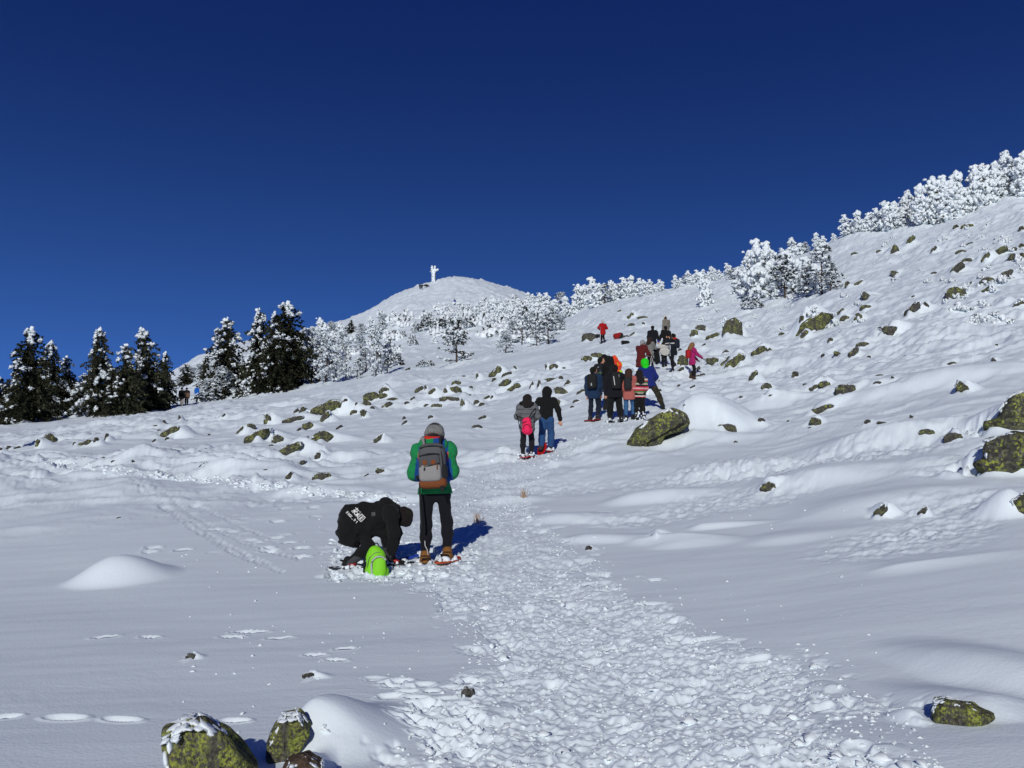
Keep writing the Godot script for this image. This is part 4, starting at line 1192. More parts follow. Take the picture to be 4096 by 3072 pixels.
# frost and snow sitting along the upper edge of a boulder, rough on the windward left
func snow_cap(outline: PackedVector2Array, depth: float, rng: RandomNumberGenerator, thick := 1.0) -> ArrayMesh:
	var lo := outline[0]
	var hi := outline[0]
	for p in outline:
		lo = lo.min(p)
		hi = hi.max(p)
	var size := hi - lo
	var b := Buf.new()
	for k in outline.size():
		var p := outline[k]
		var q := outline[(k + 1) % outline.size()]
		var n := maxi(2, int((q - p).length() / (minf(size.x, size.y) * 0.07)))
		for j in n:
			var e := p.lerp(q, float(j) / n)
			var up := (e.y - lo.y) / size.y
			if up < 0.45:
				continue
			# the outline runs clockwise or not: the outward side is away from the middle
			var left := (lo.x + size.x * 0.5 - e.x) / size.x
			if up < 0.8 and left < 0.0:
				continue
			for s in 6:
				var r: float = minf(size.x, size.y) * rng.randf_range(0.025, 0.06) * thick
				var z := depth * lerpf(-0.42, 0.36, (s + rng.randf()) / 6.0)
				var mid := Vector2(lo.x + size.x * 0.5, lo.y + size.y * 0.4)
				var pull := lerpf(0.90, 1.0, 1.0 - absf(z) / depth * 2.0)
				var f := mid + (e - mid) * pull
				blob(b, Vector3(f.x, f.y - r * 0.2, z) + Vector3(rng.randf_range(-1, 1), rng.randf_range(-0.5, 0.4), 0) * r, Vector3(r * rng.randf_range(1.2, 2.4), r * 0.7, r * 1.9), rng, Color.WHITE, 0.35, Basis(Vector3(0, 0, 1), (q - p).angle()))
				if rng.randf() < 0.35:
					tuft(b, Vector3(f.x, f.y, z), Vector3(-0.6, 0.5, 0.3), r * 1.1, 4, 0.3, rng, Color.WHITE)
	return b.mesh(false)

func plan_boulders() -> Array:
	var jobs := []
	for k in boulder_rows.size():
		var row: Array = boulder_rows[k]
		var px: Array = row[1]
		var low := Vector2(px[0], px[1])
		var lx: float = px[0]
		var hx: float = px[0]
		var top: float = px[1]
		for j in range(0, px.size(), 2):
			if px[j + 1] > low.y:
				low = Vector2(px[j], px[j + 1])
			lx = minf(lx, px[j])
			hx = maxf(hx, px[j])
			top = minf(top, px[j + 1])
		var foot := Vector2(clampf((lx + hx) * 0.5, 8, 1030), low.y)
		var P := survey(foot.x, foot.y - 0.5, 2.0)
		var s := -P.z / F
		var away := Vector3(P.x, 0, P.z).normalized()
		var right := Vector3(-away.z, 0, away.x)
		var outline := PackedVector2Array()
		for j in range(0, px.size(), 2):
			outline.push_back(Vector2((px[j] - foot.x) * s * cos(atan2(P.x, -P.z)), (foot.y - px[j + 1]) * s))
		var W: float = (hx - lx) * s
		var Hh: float = (low.y - top) * s
		jobs.append({"row": row, "P": P, "away": away, "right": right, "outline": outline, "W": W, "H": Hh, "k": k, "depth": clampf(minf(W, Hh) * 0.85, 0.2, 2.2)})
	return jobs

func drift_boulders(jobs: Array) -> void:
	for b in jobs:
		var k: int = b.k
		var P: Vector3 = b.P
		var turn := atan2(b.away.x, -b.away.z)
		var at: Vector3 = P + b.away * b.depth * 0.4
		match k:
			0:   # the great slab: its big drift stands behind and to the right
				stamp(at + b.away * 1.5 + b.right * b.W * 0.80, b.W * 1.2, b.W * 1.35, b.W * 0.85, b.W * 1.3, b.H * 1.12, turn)
				pass
			1, 2:
				stamp(at + b.away * b.depth * 0.7, b.W * 0.75, b.W, b.depth * 1.1, b.depth * 1.8, b.H * 0.7, turn)
				stamp(at - b.right * b.W * 0.42, b.W * 0.3, b.W * 0.35, b.depth * 0.5, b.depth, b.H * 0.4, turn, 3)
				stamp(at - b.right * b.W * 0.62 - b.away * 0.1, b.W * 0.3, b.W * 0.3, 0.35, 0.5, b.H * 0.22, turn)
			3:
				stamp(at + b.away * b.depth * 0.6 - b.right * 0.2, b.W * 1.2, b.W, b.depth * 1.4, b.depth * 2.2, b.H * 1.0, turn)
			4:
				stamp(at + b.away * b.depth * 0.9, b.W * 0.7, b.W * 0.8, b.depth * 1.0, b.depth * 2.6, b.H * 1.25, turn)
			5:
				stamp(at - b.right * b.W * 0.62, b.W * 0.55, b.W * 0.45, 0.4, 0.6, 0.10, turn)
			6:   # the front drift: rises from the pointed boulder and trails off to the right
				stamp(at + b.away * 0.22 + b.right * b.W * 0.72, b.W * 1.0, b.W * 2.3, 0.42, 0.85, b.H * 0.74, turn - 0.12)
				stamp(at + b.away * 0.20 + b.right * b.W * 0.55, b.W * 0.7, b.W * 1.5, 0.16, 0.5, b.H * 0.22, turn - 0.1)
			7:
				stamp(at + b.away * 0.2, b.W * 0.8, b.W * 0.7, 0.25, 0.35, b.H * 0.5, turn)
			8:
				stamp(at + b.away * 0.25 + b.right * b.W * 0.35, b.W * 0.9, b.W * 1.3, 0.3, 0.9, b.H * 0.7, turn)
				stamp(at - b.right * b.W * 0.75 - b.away * 0.05, b.W * 0.28, b.W * 0.28, 0.16, 0.2, b.H * 0.5, turn)
				stamp(at + b.right * b.W * 0.8 + b.away * 1.0, b.W * 1.2, b.W * 2.0, 0.8, 1.2, b.H * 1.05, turn)

func build_boulders(jobs: Array) -> void:
	var rng := RandomNumberGenerator.new()
	for b in jobs:
		rng.seed = 500 + b.k
		var turn: float = -atan2(b.away.x, -b.away.z)
		var at: Vector3 = b.P + b.away * b.depth * 0.36
		var kk: float = at.z / b.P.z
		at.y = EYE + (b.P.y - EYE) * kk - (0.04 if b.k in [5, 7] else 0.0)
		for j in b.outline.size():
			b.outline[j] *= kk
		var t := thing("boulder", b.row[0], "boulder", at, turn)
		part("stone", stone_mesh(b.outline, b.depth, rng, 46), M.brown_rock if b.k == 7 else M.near_rock if b.k in [5, 6, 8] else M.rocks[0], t)
		part("snow_cap", snow_cap(b.outline, b.depth, rng, 0.9), M.rime, t)
		if b.k == 0:
			# the dark crack that runs across the slab
			var bb := Buf.new()
			var pts := PackedVector3Array()
			for j in 9:
				var q := j / 8.0
				pts.push_back(Vector3(lerpf(-0.10, 0.45, q) * b.W, lerpf(0.08, 0.60, q) * b.H + (0.02 if j % 2 else -0.01), -0.0))
			for j in pts.size():
				pts[j].z = b.depth * 0.485 * (1.0 - 0.25 * absf(j / 8.0 - 0.45))
			tube(bb, pts, 0.022, 0.03, 5)
			part("crack", bb.mesh(false), tone(Color(0.06, 0.055, 0.05)), t)

# ---------------------------------------------------------------- trees
var ico_v := PackedVector3Array()
var ico_i := PackedInt32Array()

func make_ico() -> void:
	var t := (1.0 + sqrt(5.0)) / 2.0
	for p in [[-1, t, 0], [1, t, 0], [-1, -t, 0], [1, -t, 0], [0, -1, t], [0, 1, t], [0, -1, -t], [0, 1, -t], [t, 0, -1], [t, 0, 1], [-t, 0, -1], [-t, 0, 1]]:
		ico_v.push_back(Vector3(p[0], p[1], p[2]).normalized())
	var faces := [0, 11, 5, 0, 5, 1, 0, 1, 7, 0, 7, 10, 0, 10, 11, 1, 5, 9, 5, 11, 4, 11, 10, 2, 10, 7, 6, 7, 1, 8, 3, 9, 4, 3, 4, 2, 3, 2, 6, 3, 6, 8, 3, 8, 9, 4, 9, 5, 2, 4, 11, 6, 2, 10, 8, 6, 7, 9, 8, 1]
	var mids := {}
	for f in range(0, 60, 3):
		var q := [faces[f], faces[f + 1], faces[f + 2]]
		var m := []
		for e in 3:
			var a: int = q[e]
			var b: int = q[(e + 1) % 3]
			var key := Vector2i(mini(a, b), maxi(a, b))
			if not mids.has(key):
				mids[key] = ico_v.size()
				ico_v.push_back(((ico_v[a] + ico_v[b]) * 0.5).normalized())
			m.append(mids[key])
		# clockwise from outside
		ico_i.append_array([q[0], m[2], m[0], q[1], m[0], m[1], q[2], m[1], m[2], m[0], m[2], m[1]])

func blob(b: Buf, at: Vector3, r: Vector3, rng: RandomNumberGenerator, col: Color, lump := 0.22, turn := Basis()) -> void:
	var base := b.v.size()
	var ph := Vector3(rng.randf(), rng.randf(), rng.randf()) * 9.0
	for p in ico_v:
		var k := 1.0 + lump * (sin(p.x * 4.3 + ph.x) + sin(p.y * 5.1 + ph.y) + sin(p.z * 4.7 + ph.z)) * 0.5 + rng.randf_range(-0.5, 0.5) * lump
		b.v.push_back(at + turn * (p * r * k))
		b.n.push_back((turn * (p / r)).normalized())
		b.c.push_back(col)
	for i in ico_i:
		b.i.push_back(base + i)

# a tuft of needles: thin blades fanned round a direction
func tuft(b: Buf, at: Vector3, dir: Vector3, r: float, blades: int, wide: float, rng: RandomNumberGenerator, col: Color) -> void:
	for k in blades:
		var d := (dir * 0.9 + Vector3(rng.randf_range(-1, 1), rng.randf_range(-1, 1), rng.randf_range(-1, 1)) * 0.85).normalized()
		var side := d.cross(Vector3(rng.randf_range(-1, 1), rng.randf_range(-1, 1), rng.randf_range(-1, 1))).normalized() * wide * r
		var l := r * rng.randf_range(0.7, 1.25)
		var c := col * rng.randf_range(0.7, 1.3)
		var tip := at + d * l
		var e1 := at + d * l * 0.55 + side * 1.2
		var nn := (tip - (at - side)).cross(e1 - (at - side)).normalized()
		b.tri(at - side, e1, tip, nn, c)
		nn = (tip - (at + side)).cross((at - side) - (at + side)).normalized()
		b.tri(at + side, at - side, tip, nn, c)

func bark_and(rng: RandomNumberGenerator, Ht: float, lean: Vector3, thick: float) -> Buf:
	var b := Buf.new()
	var pts := PackedVector3Array()
	for j in 8:
		var q := j / 7.0
		pts.push_back(Vector3(0, q * Ht * 0.96 - 0.3, 0) + lean * q * q * Ht + Vector3(rng.randf_range(-1, 1), 0, rng.randf_range(-1, 1)) * 0.012 * Ht)
	tube(b, pts, thick, thick * 0.15, 7)
	return b

# kinds: 0 dark spruce, 1 half-frosted spruce, 2 rimed tree, 3 airy white tree, 4 tufted pine, 5 low bush, 6 snow ghost
func make_tree(kind: int, seed_: int) -> Node3D:
	var rng := RandomNumberGenerator.new()
	rng.seed = 9000 + kind * 50 + seed_
	var o := Node3D.new()
	var leaf := Buf.new()
	var rime := Buf.new()
	var bark: Buf
	var green := Color(0.036, 0.039, 0.018)
	var Ht := 8.0
	var wind := Vector3(-0.75, 0.1, 0.55).normalized()
	if kind == 0 or kind == 1:
		var lean := Vector3(rng.randf_range(-0.05, 0.03), 0, 0)
		bark = bark_and(rng, Ht, lean, 0.16)
		var Rm := 2.3
		var layers := 30
		for L in layers:
			var q := float(L) / layers
			var y := Ht * (0.02 + 0.96 * q)
			var nb := 9 if q < 0.7 else 5
			var ph := rng.randf() * TAU
			for k in nb:
				var a := ph + TAU * k / nb + rng.randf_range(-0.25, 0.25)
				var out := Vector3(cos(a), 0, sin(a))
				# uneven outline: whole boughs stick out, others are missing
				var patchy := n_fine.get_noise_3d(cos(a) * 60.0 + seed_ * 90.0, y * 32.0, sin(a) * 60.0)
				var rr := (Rm * pow(1.0 - q, 0.56) + 0.14) * clampf(0.85 + patchy * 1.7, 0.25, 1.5) * rng.randf_range(0.8, 1.1)
				var steps := maxi(2, int(rr / 0.26))
				var face := out.dot(wind)
				var snowy := n_fine.get_noise_3d(out.x * 55.0 - seed_ * 70.0, y * 38.0 + 500.0, out.z * 55.0)
				var heavy := -0.31 + snowy * 1.5 + 0.26 * face + (0.30 if q > 0.72 else 0.0) + (0.35 if q > 0.88 else 0.0) + (0.34 if kind == 1 else 0.0) - (0.10 if q < 0.35 else 0.0)
				for s in steps:
					var e := (s + 0.6) / steps
					var p := Vector3(0, y - rr * e * e * 0.30, 0) + lean * q * q * Ht + out * rr * e
					tuft(leaf, p, (out + Vector3(0, -0.2, 0)).normalized(), 0.36, 4, 0.30, rng, green * rng.randf_range(0.6, 1.35))
					if e > 0.4 and rng.randf() < heavy:
						for w in 3:
							var r := rng.randf_range(0.05, 0.13)
							var jit := Vector3(rng.randf_range(-1, 1), rng.randf_range(-0.5, 0.8), rng.randf_range(-1, 1)) * 0.17
							blob(rime, p + out * 0.1 + Vector3(0, 0.08, 0) + jit, Vector3(r * 1.5, r * 0.85, r * 1.5), rng, Color.WHITE, 0.36, Basis(Vector3.UP, -a))
						for w in 2:
							tuft(rime, p + Vector3(0, 0.05, 0), (out + wind * 0.6).normalized(), 0.34, 5, 0.22, rng, Color.WHITE)
		for k in 9:
			var r := rng.randf_range(0.10, 0.19)
			blob(rime, Vector3(rng.randf_range(-0.42, 0.10), Ht * rng.randf_range(0.90, 1.0), rng.randf_range(-0.1, 0.15)) + lean * Ht, Vector3(r * 1.15, r, r), rng, Color.WHITE, 0.35)
	elif kind == 2:
		# thick rime: drooping knobbly heads bent away from the wind
		var lean := Vector3(rng.randf_range(-0.10, 0.04), 0, 0)
		bark = bark_and(rng, Ht * 0.9, lean, 0.2)
		var stems := 2 + seed_ % 2
		for s in stems:
			var sx := (s - (stems - 1) * 0.5) * 1.5 + rng.randf_range(-0.2, 0.2)
			var top := Ht * (1.0 if s == 0 else rng.randf_range(0.55, 0.85))
			var n := int(190.0 * top / Ht)
			for k in n:
				var q := (k + rng.randf()) / n
				var R := (1.75 * pow(maxf(0.0, 1.0 - pow(q, 1.9)), 0.55) + 0.15) * (0.72 + 0.38 * sin(q * 17.0 + s * 2.0 + seed_ * 1.7))
				var a := rng.randf() * TAU
				var out := Vector3(cos(a), 0, sin(a))
				var p := Vector3(sx, q * top, 0) + lean * q * q * top + out * R * pow(rng.randf(), 0.22)
				var r := rng.randf_range(0.14, 0.38)
				blob(rime, p, Vector3(r, r * rng.randf_range(0.8, 1.6), r), rng, Color.WHITE, 0.36)
				for w in 3:
					var rs := r * rng.randf_range(0.3, 0.55)
					blob(rime, p + Vector3(rng.randf_range(-1, 1), rng.randf_range(-1, 1), rng.randf_range(-0.3, 1)) * r * 0.9, Vector3(rs, rs * 1.2, rs), rng, Color.WHITE, 0.36)
				if rng.randf() < 0.14 + 0.22 * maxf(0.0, out.x) + (0.16 if q < 0.3 else 0.0):
					var under := (out * 0.8 + Vector3(0.35, -0.7, 0.0)).normalized()
					tuft(leaf, p + under * r * 0.8, under, 0.40, 6, 0.26, rng, Color(0.075, 0.078, 0.058))
			for k in 6:
				var r := rng.randf_range(0.20, 0.36)
				blob(rime, Vector3(sx - 0.22 * k * rng.randf(), top * rng.randf_range(0.93, 1.0), rng.randf_range(-0.2, 0.2)) + lean * top, Vector3(r * 1.2, r, r), rng, Color.WHITE, 0.3)
	elif kind == 3:
		var lean := Vector3(rng.randf_range(-0.04, 0.06), 0, 0)
		bark = bark_and(rng, Ht, lean, 0.14)
		for k in 90:
			var q := pow(rng.randf(), 0.8)
			var a := rng.randf() * TAU
			var out := Vector3(cos(a), rng.randf_range(-0.15, 0.5), sin(a)).normalized()
			var R := (1.9 * sqrt(maxf(0.0, 1.0 - q)) + 0.3) * rng.randf_range(0.5, 1.1)
			var from := Vector3(0, Ht * (0.08 + 0.85 * q), 0) + lean * q * q * Ht
			var pts := PackedVector3Array()
			for j in 4:
				pts.push_back(from + out * R * j / 3.0 + Vector3(0, -0.12 * j * j * 0.3, 0))
			tube(bark, pts, 0.03, 0.012, 4)
			for j in 5:
				var p := from + out * R * (0.25 + 0.8 * rng.randf()) + Vector3(rng.randf_range(-1, 1), rng.randf_range(-1, 0.6), rng.randf_range(-1, 1)) * 0.25
				if rng.randf() < 0.62:
					tuft(rime, p, (out + Vector3(0, -0.5, 0)).normalized(), 0.42, 5, 0.2, rng, Color.WHITE)
				else:
					tuft(leaf, p, (out + Vector3(0, -0.6, 0)).normalized(), 0.34, 4, 0.22, rng, Color(0.06, 0.065, 0.05))
				if rng.randf() < 0.35:
					var r := rng.randf_range(0.09, 0.2)
					blob(rime, p, Vector3(r, r * 1.1, r), rng, Color.WHITE, 0.35)
	elif kind == 4:
		var lean := Vector3(rng.randf_range(-0.08, 0.08), 0, 0)
		bark = bark_and(rng, Ht * 0.95, lean, 0.17)
		for k in 64:
			var q := pow(rng.randf(), 0.75)
			var a := rng.randf() * TAU
			var out := Vector3(cos(a), 0, sin(a))
			var R := (3.1 * pow(1.0 - q, 0.7) + 0.2) * rng.randf_range(0.45, 1.1)
			var from := Vector3(0, Ht * (0.06 + 0.88 * q), 0) + lean * q * q * Ht
			var end := from + out * R + Vector3(0, R * rng.randf_range(-0.1, 0.28), 0)
			var pts := PackedVector3Array([from, from.lerp(end, 0.5) - Vector3(0, 0.1, 0), end])
			tube(bark, pts, 0.05, 0.02, 4)
			for j in 4:
				var p := from.lerp(end, 0.45 + 0.18 * j) + Vector3(rng.randf_range(-1, 1), rng.randf_range(-0.5, 0.5), rng.randf_range(-1, 1)) * 0.2
				var dark := rng.randf() < 0.74
				if dark:
					tuft(leaf, p, (out + Vector3(0, 0.35, 0)).normalized(), 0.44, 11, 0.15, rng, Color(0.034, 0.042, 0.026) * rng.randf_range(0.7, 1.5))
				var r := rng.randf_range(0.12, 0.25)
				if rng.randf() < (0.32 if dark else 1.0):
					blob(rime, p + wind * 0.18 + Vector3(0, 0.12, 0), Vector3(r * 1.3, r * 0.9, r * 1.2), rng, Color.WHITE, 0.35)
				if not dark or rng.randf() < 0.5:
					tuft(rime, p + wind * 0.1, (out + wind + Vector3(0, -0.2, 0)).normalized(), 0.45, 5, 0.2, rng, Color.WHITE)
	elif kind == 5:
		bark = bark_and(rng, Ht * 0.5, Vector3(0.1, 0, 0), 0.2)
		for k in 120:
			var a := rng.randf() * TAU
			var q := sqrt(rng.randf())
			var p := Vector3(cos(a) * q * 5.0, Ht * (1.0 - q * q) * rng.randf_range(0.3, 1.0) + 0.3, sin(a) * q * 4.0)
			var out := Vector3(cos(a), 0.3, sin(a)).normalized()
			var r := rng.randf_range(0.3, 0.75)
			if rng.randf() < 0.75:
				blob(rime, p, Vector3(r * 1.2, r * 0.8, r), rng, Color.WHITE, 0.3)
			if rng.randf() < 0.75:
				tuft(leaf, p + out * 0.5, out, 1.1, 8, 0.2, rng, Color(0.045, 0.05, 0.035))
			tuft(rime, p, out, 1.0, 4, 0.2, rng, Color.WHITE)
	else:
		bark = bark_and(rng, Ht * 0.8, Vector3(0, 0, 0), 0.2)
		for k in 70:
			var q := (k + rng.randf()) / 70.0
			var a := rng.randf() * TAU
			var R := 1.7 * (1.0 - q) + 0.2
			var r := rng.randf_range(0.3, 0.55)
			var p := Vector3(cos(a) * R * rng.randf(), q * Ht * 0.95, sin(a) * R * rng.randf())
			blob(rime, p, Vector3(r, r * 1.2, r), rng, Color.WHITE, 0.3)
			if rng.randf() < 0.25:
				tuft(leaf, p + Vector3(0.2, -0.2, 0.3), Vector3(0.3, -0.6, 0.7), 0.5, 5, 0.2, rng, Color(0.06, 0.06, 0.05))
	part("trunk", bark.mesh(false), M.bark, o)
	part("foliage", leaf.mesh(), M.leaf, o)
	part("rime", rime.mesh(false), M.rime, o)
	return o

func build_trees() -> void:
	var protos := {}
	for k in tree_rows.size():
		var row: Array = tree_rows[k]
		var kind: int = row[4]
		var variant: int = k % (4 if kind in [0, 2] else 3 if kind in [3, 4] else 2)
		var key := "%d_%d" % [kind, variant]
		if not protos.has(key):
			protos[key] = make_tree(kind, variant)
		var P := survey(row[1], row[2], 30.0)
		var high: float = row[3] * -P.z / F / cos(PITCH) * 1.02
		var k1 := high / 8.0
		var natural: float = [0.56, 0.56, 0.66, 0.5, 0.72, 1.25, 0.45][kind]
		var kw: float = k1 * row[5] / natural
		var o: Node3D = protos[key].duplicate()
		o.name = numbered(["spruce_tree", "spruce_tree", "rimed_tree", "frosted_tree", "pine_tree", "dwarf_pine", "snow_covered_tree"][kind])
		add_child(o)
		o.position = P - Vector3(0, 0.03 * high, 0)
		o.rotation.y = sin(k * 2.1) * 0.7
		o.scale = Vector3(kw, k1, kw)
		tag(o, row[0], "tree" if kind != 5 else "bush", "snow-laden trees on the mountainside")
	for p in protos.values():
		p.free()

# low rime-crusted scrub that reads as one pale mass: the belt below the summit, and the clumps among the upper right stones
func frosted_scrub(called: String, label: String, seed_: int, count: int, areas: Array, small: float, large: float) -> void:
	var rng := RandomNumberGenerator.new()
	rng.seed = seed_
	var b := Buf.new()
	for k in 26:
		var a := rng.randf() * TAU
		var q := sqrt(rng.randf())
		var p := Vector3(cos(a) * q * 0.9, (1.0 - q * q) * rng.randf_range(0.3, 1.0), sin(a) * q * 0.8)
		var r := rng.randf_range(0.10, 0.26)
		blob(b, p, Vector3(r, r * rng.randf_range(0.8, 1.5), r), rng, Color(0.84, 0.89, 0.92), 0.36)
		if rng.randf() < 0.3:
			var out := Vector3(cos(a) + 0.4, -0.3, sin(a)).normalized()
			tuft(b, p + out * r * 0.8, out, 0.30, 6, 0.25, rng, Color(0.08, 0.08, 0.06))
	var mm := MultiMesh.new()
	mm.transform_format = MultiMesh.TRANSFORM_3D
	mm.mesh = b.mesh()
	mm.instance_count = count
	for k in count:
		var q: Array = areas[rng.randi() % areas.size()]
		var P := survey(rng.randf_range(q[0], q[2]), rng.randf_range(q[1], q[3]), 40.0)
		var s := rng.randf_range(small, large)
		mm.set_instance_transform(k, Transform3D(Basis(Vector3.UP, rng.randf() * TAU) * Basis.from_scale(Vector3(s * rng.randf_range(0.8, 1.5), s * rng.randf_range(0.7, 1.3), s)), P - Vector3(0, s * 0.15, 0)))
	var o := MultiMeshInstance3D.new()
	o.name = called
	o.multimesh = mm
	o.material_override = M.leaf
	add_child(o)
	tag(o, label, "scrub")
	o.set_meta("kind", "stuff")

# ---------------------------------------------------------------- soft bodies
# a limb: [from, to, radius, radius, flattening direction, flattening]
func limb(a: Vector3, b: Vector3, ra: float, rb: float, n := Vector3.ZERO, fl := 1.0) -> Array:
	return [a, b, ra, rb, n, fl]

func limb_gap(p: Vector3, b: Array) -> float:
	var ab: Vector3 = b[1] - b[0]
	var ap: Vector3 = p - b[0]
	if b[5] != 1.0:
		var n: Vector3 = b[4]
		var k: float = 1.0 / b[5] - 1.0
		ap += n * (ap.dot(n) * k)
		ab += n * (ab.dot(n) * k)
	var t := clampf(ap.dot(ab) / maxf(ab.length_squared(), 1e-9), 0.0, 1.0)
	return (ap - ab * t).length() - lerpf(b[2], b[3], t)

func soft_min(a: float, b: float, k: float) -> float:
	var h := maxf(k - absf(a - b), 0.0) / k
	return minf(a, b) - h * h * k * 0.25

func body_gap(p: Vector3, limbs: Array, k: float) -> float:
	var f := 9.0
	for b in limbs:
		f = soft_min(f, limb_gap(p, b), k)
	return f

# one vertex in each cell that the surface crosses, one quad round each crossed edge
func nets(f: PackedFloat32Array, nx: int, ny: int, nz: int, lo: Vector3, cell: float) -> Array:
	var v := PackedVector3Array()
	var idx := PackedInt32Array()
	var cell_at := PackedInt32Array()
	cell_at.resize(nx * ny * nz)
	cell_at.fill(-1)
	var sx := 1
	var sy := nx
	var sz := nx * ny
	for z in nz - 1:
		for y in ny - 1:
			for x in nx - 1:
				var o := z * sz + y * sy + x
				if absf(f[o]) > cell * 2.6:
					continue
				var q := [f[o], f[o + 1], f[o + sy], f[o + sy + 1], f[o + sz], f[o + sz + 1], f[o + sz + sy], f[o + sz + sy + 1]]
				var inside := 0
				for w in q:
					if w < 0.0:
						inside += 1
				if inside == 0 or inside == 8:
					continue
				var sum := Vector3.ZERO
				var m := 0
				for e in [[0, 1], [2, 3], [4, 5], [6, 7], [0, 2], [1, 3], [4, 6], [5, 7], [0, 4], [1, 5], [2, 6], [3, 7]]:
					var fa: float = q[e[0]]
					var fb: float = q[e[1]]
					if (fa < 0.0) != (fb < 0.0):
						var t := fa / (fa - fb)
						var pa := Vector3(e[0] & 1, (e[0] >> 1) & 1, (e[0] >> 2) & 1)
						var pb := Vector3(e[1] & 1, (e[1] >> 1) & 1, (e[1] >> 2) & 1)
						sum += pa.lerp(pb, t)
						m += 1
				cell_at[o] = v.size()
				v.push_back(lo + (Vector3(x, y, z) + sum / m) * cell)
	for z in range(1, nz - 1):
		for y in range(1, ny - 1):
			for x in range(1, nx - 1):
				var o := z * sz + y * sy + x
				if cell_at[o] < 0 and absf(f[o]) > cell * 2.6:
					continue
				var fo := f[o] < 0.0
				for ax in 3:
					var st: int = [sx, sy, sz][ax]
					if fo == (f[o + st] < 0.0):
						continue
					var u: int = [sy, sz, sx][ax]
					var w: int = [sz, sx, sy][ax]
					var a := cell_at[o - u - w]
					var b := cell_at[o - w]
					var c := cell_at[o]
					var d := cell_at[o - u]
					if a < 0 or b < 0 or c < 0 or d < 0:
						continue
					if fo:
						idx.append_array([a, c, b, a, d, c])
					else:
						idx.append_array([a, b, c, a, c, d])
	return [v, idx]

# meshes the joined limbs (surface nets); cuts are planes [normal, distance] that end a garment cleanly
func skin_of(limbs: Array, cell: float, k: float, col, cuts := [], wrinkle := 0.0) -> ArrayMesh:
	var lo := Vector3.ONE * 99.0
	var hi := -lo
	for b in limbs:
		var r: float = maxf(b[2], b[3])
		lo = lo.min(b[0] - Vector3.ONE * r).min(b[1] - Vector3.ONE * r)
		hi = hi.max(b[0] + Vector3.ONE * r).max(b[1] + Vector3.ONE * r)
	lo -= Vector3.ONE * (cell * 2.5 + wrinkle * 2.0)
	hi += Vector3.ONE * (cell * 2.5 + wrinkle * 2.0)
	var nx := int((hi.x - lo.x) / cell) + 2
	var ny := int((hi.y - lo.y) / cell) + 2
	var nz := int((hi.z - lo.z) / cell) + 2
	var f := PackedFloat32Array()
	f.resize(nx * ny * nz)
	f.fill(9.0)
	for b in limbs:
		var r: float = maxf(b[2], b[3]) + k + cell * 2.0
		var l: Vector3 = ((b[0] as Vector3).min(b[1]) - Vector3.ONE * r - lo) / cell
		var g: Vector3 = ((b[0] as Vector3).max(b[1]) + Vector3.ONE * r - lo) / cell
		var a: Vector3 = b[0]
		var ab0: Vector3 = b[1] - b[0]
		var n: Vector3 = b[4]
		var kk: float = 1.0 / b[5] - 1.0
		var ra: float = b[2]
		var rd: float = b[3] - b[2]
		var ab := ab0 + n * (ab0.dot(n) * kk)
		var il := 1.0 / maxf(ab.length_squared(), 1e-9)
		for z in range(maxi(0, int(l.z)), mini(nz, int(g.z) + 2)):
			for y in range(maxi(0, int(l.y)), mini(ny, int(g.y) + 2)):
				var at := (z * ny + y) * nx
				for x in range(maxi(0, int(l.x)), mini(nx, int(g.x) + 2)):
					var ap := lo + Vector3(x, y, z) * cell - a
					if kk != 0.0:
						ap += n * (ap.dot(n) * kk)
					var t := clampf(ap.dot(ab) * il, 0.0, 1.0)
					var d := (ap - ab * t).length() - ra - rd * t
					var e := f[at + x]
					var h := k - absf(e - d)
					f[at + x] = minf(e, d) - (h * h / k * 0.25 if h > 0.0 else 0.0)
	if wrinkle > 0.0 or not cuts.is_empty():
		for z in nz:
			for y in ny:
				for x in nx:
					var at := (z * ny + y) * nx + x
					if absf(f[at]) > cell * 4.0 and cuts.is_empty():
						continue
					var p := lo + Vector3(x, y, z) * cell
					if wrinkle > 0.0 and f[at] < 1.0:
						f[at] += n_cloth.get_noise_3d(p.x, p.y * 1.3, p.z) * wrinkle * 2.0
					for c in cuts:
						if c.size() == 2 or absf(p.dot(c[2]) - c[3]) < c[4]:
							f[at] = maxf(f[at], p.dot(c[0]) - c[1])
	var net := nets(f, nx, ny, nz, lo, cell)
	var v: PackedVector3Array = net[0]
	var idx: PackedInt32Array = net[1]
	var nn := smooth_normals(v, idx)
	var cols := PackedColorArray()
	cols.resize(v.size())
	for j in v.size():
		cols[j] = lin(col) if col is Color else (col as Callable).call(v[j], nn[j])
	return array_mesh(v, idx, nn, cols)

func bend(a: Vector3, c: Vector3, l1: float, l2: float, hint: Vector3) -> Vector3:
	var d := c - a
	var L := minf(d.length(), (l1 + l2) * 0.999)
	var dir := d.normalized()
	var x := (l1 * l1 - l2 * l2 + L * L) / (2.0 * L)
	var y := sqrt(maxf(l1 * l1 - x * x, 0.0))
	var side := (hint - dir * hint.dot(dir)).normalized()
	return a + dir * x + side * y

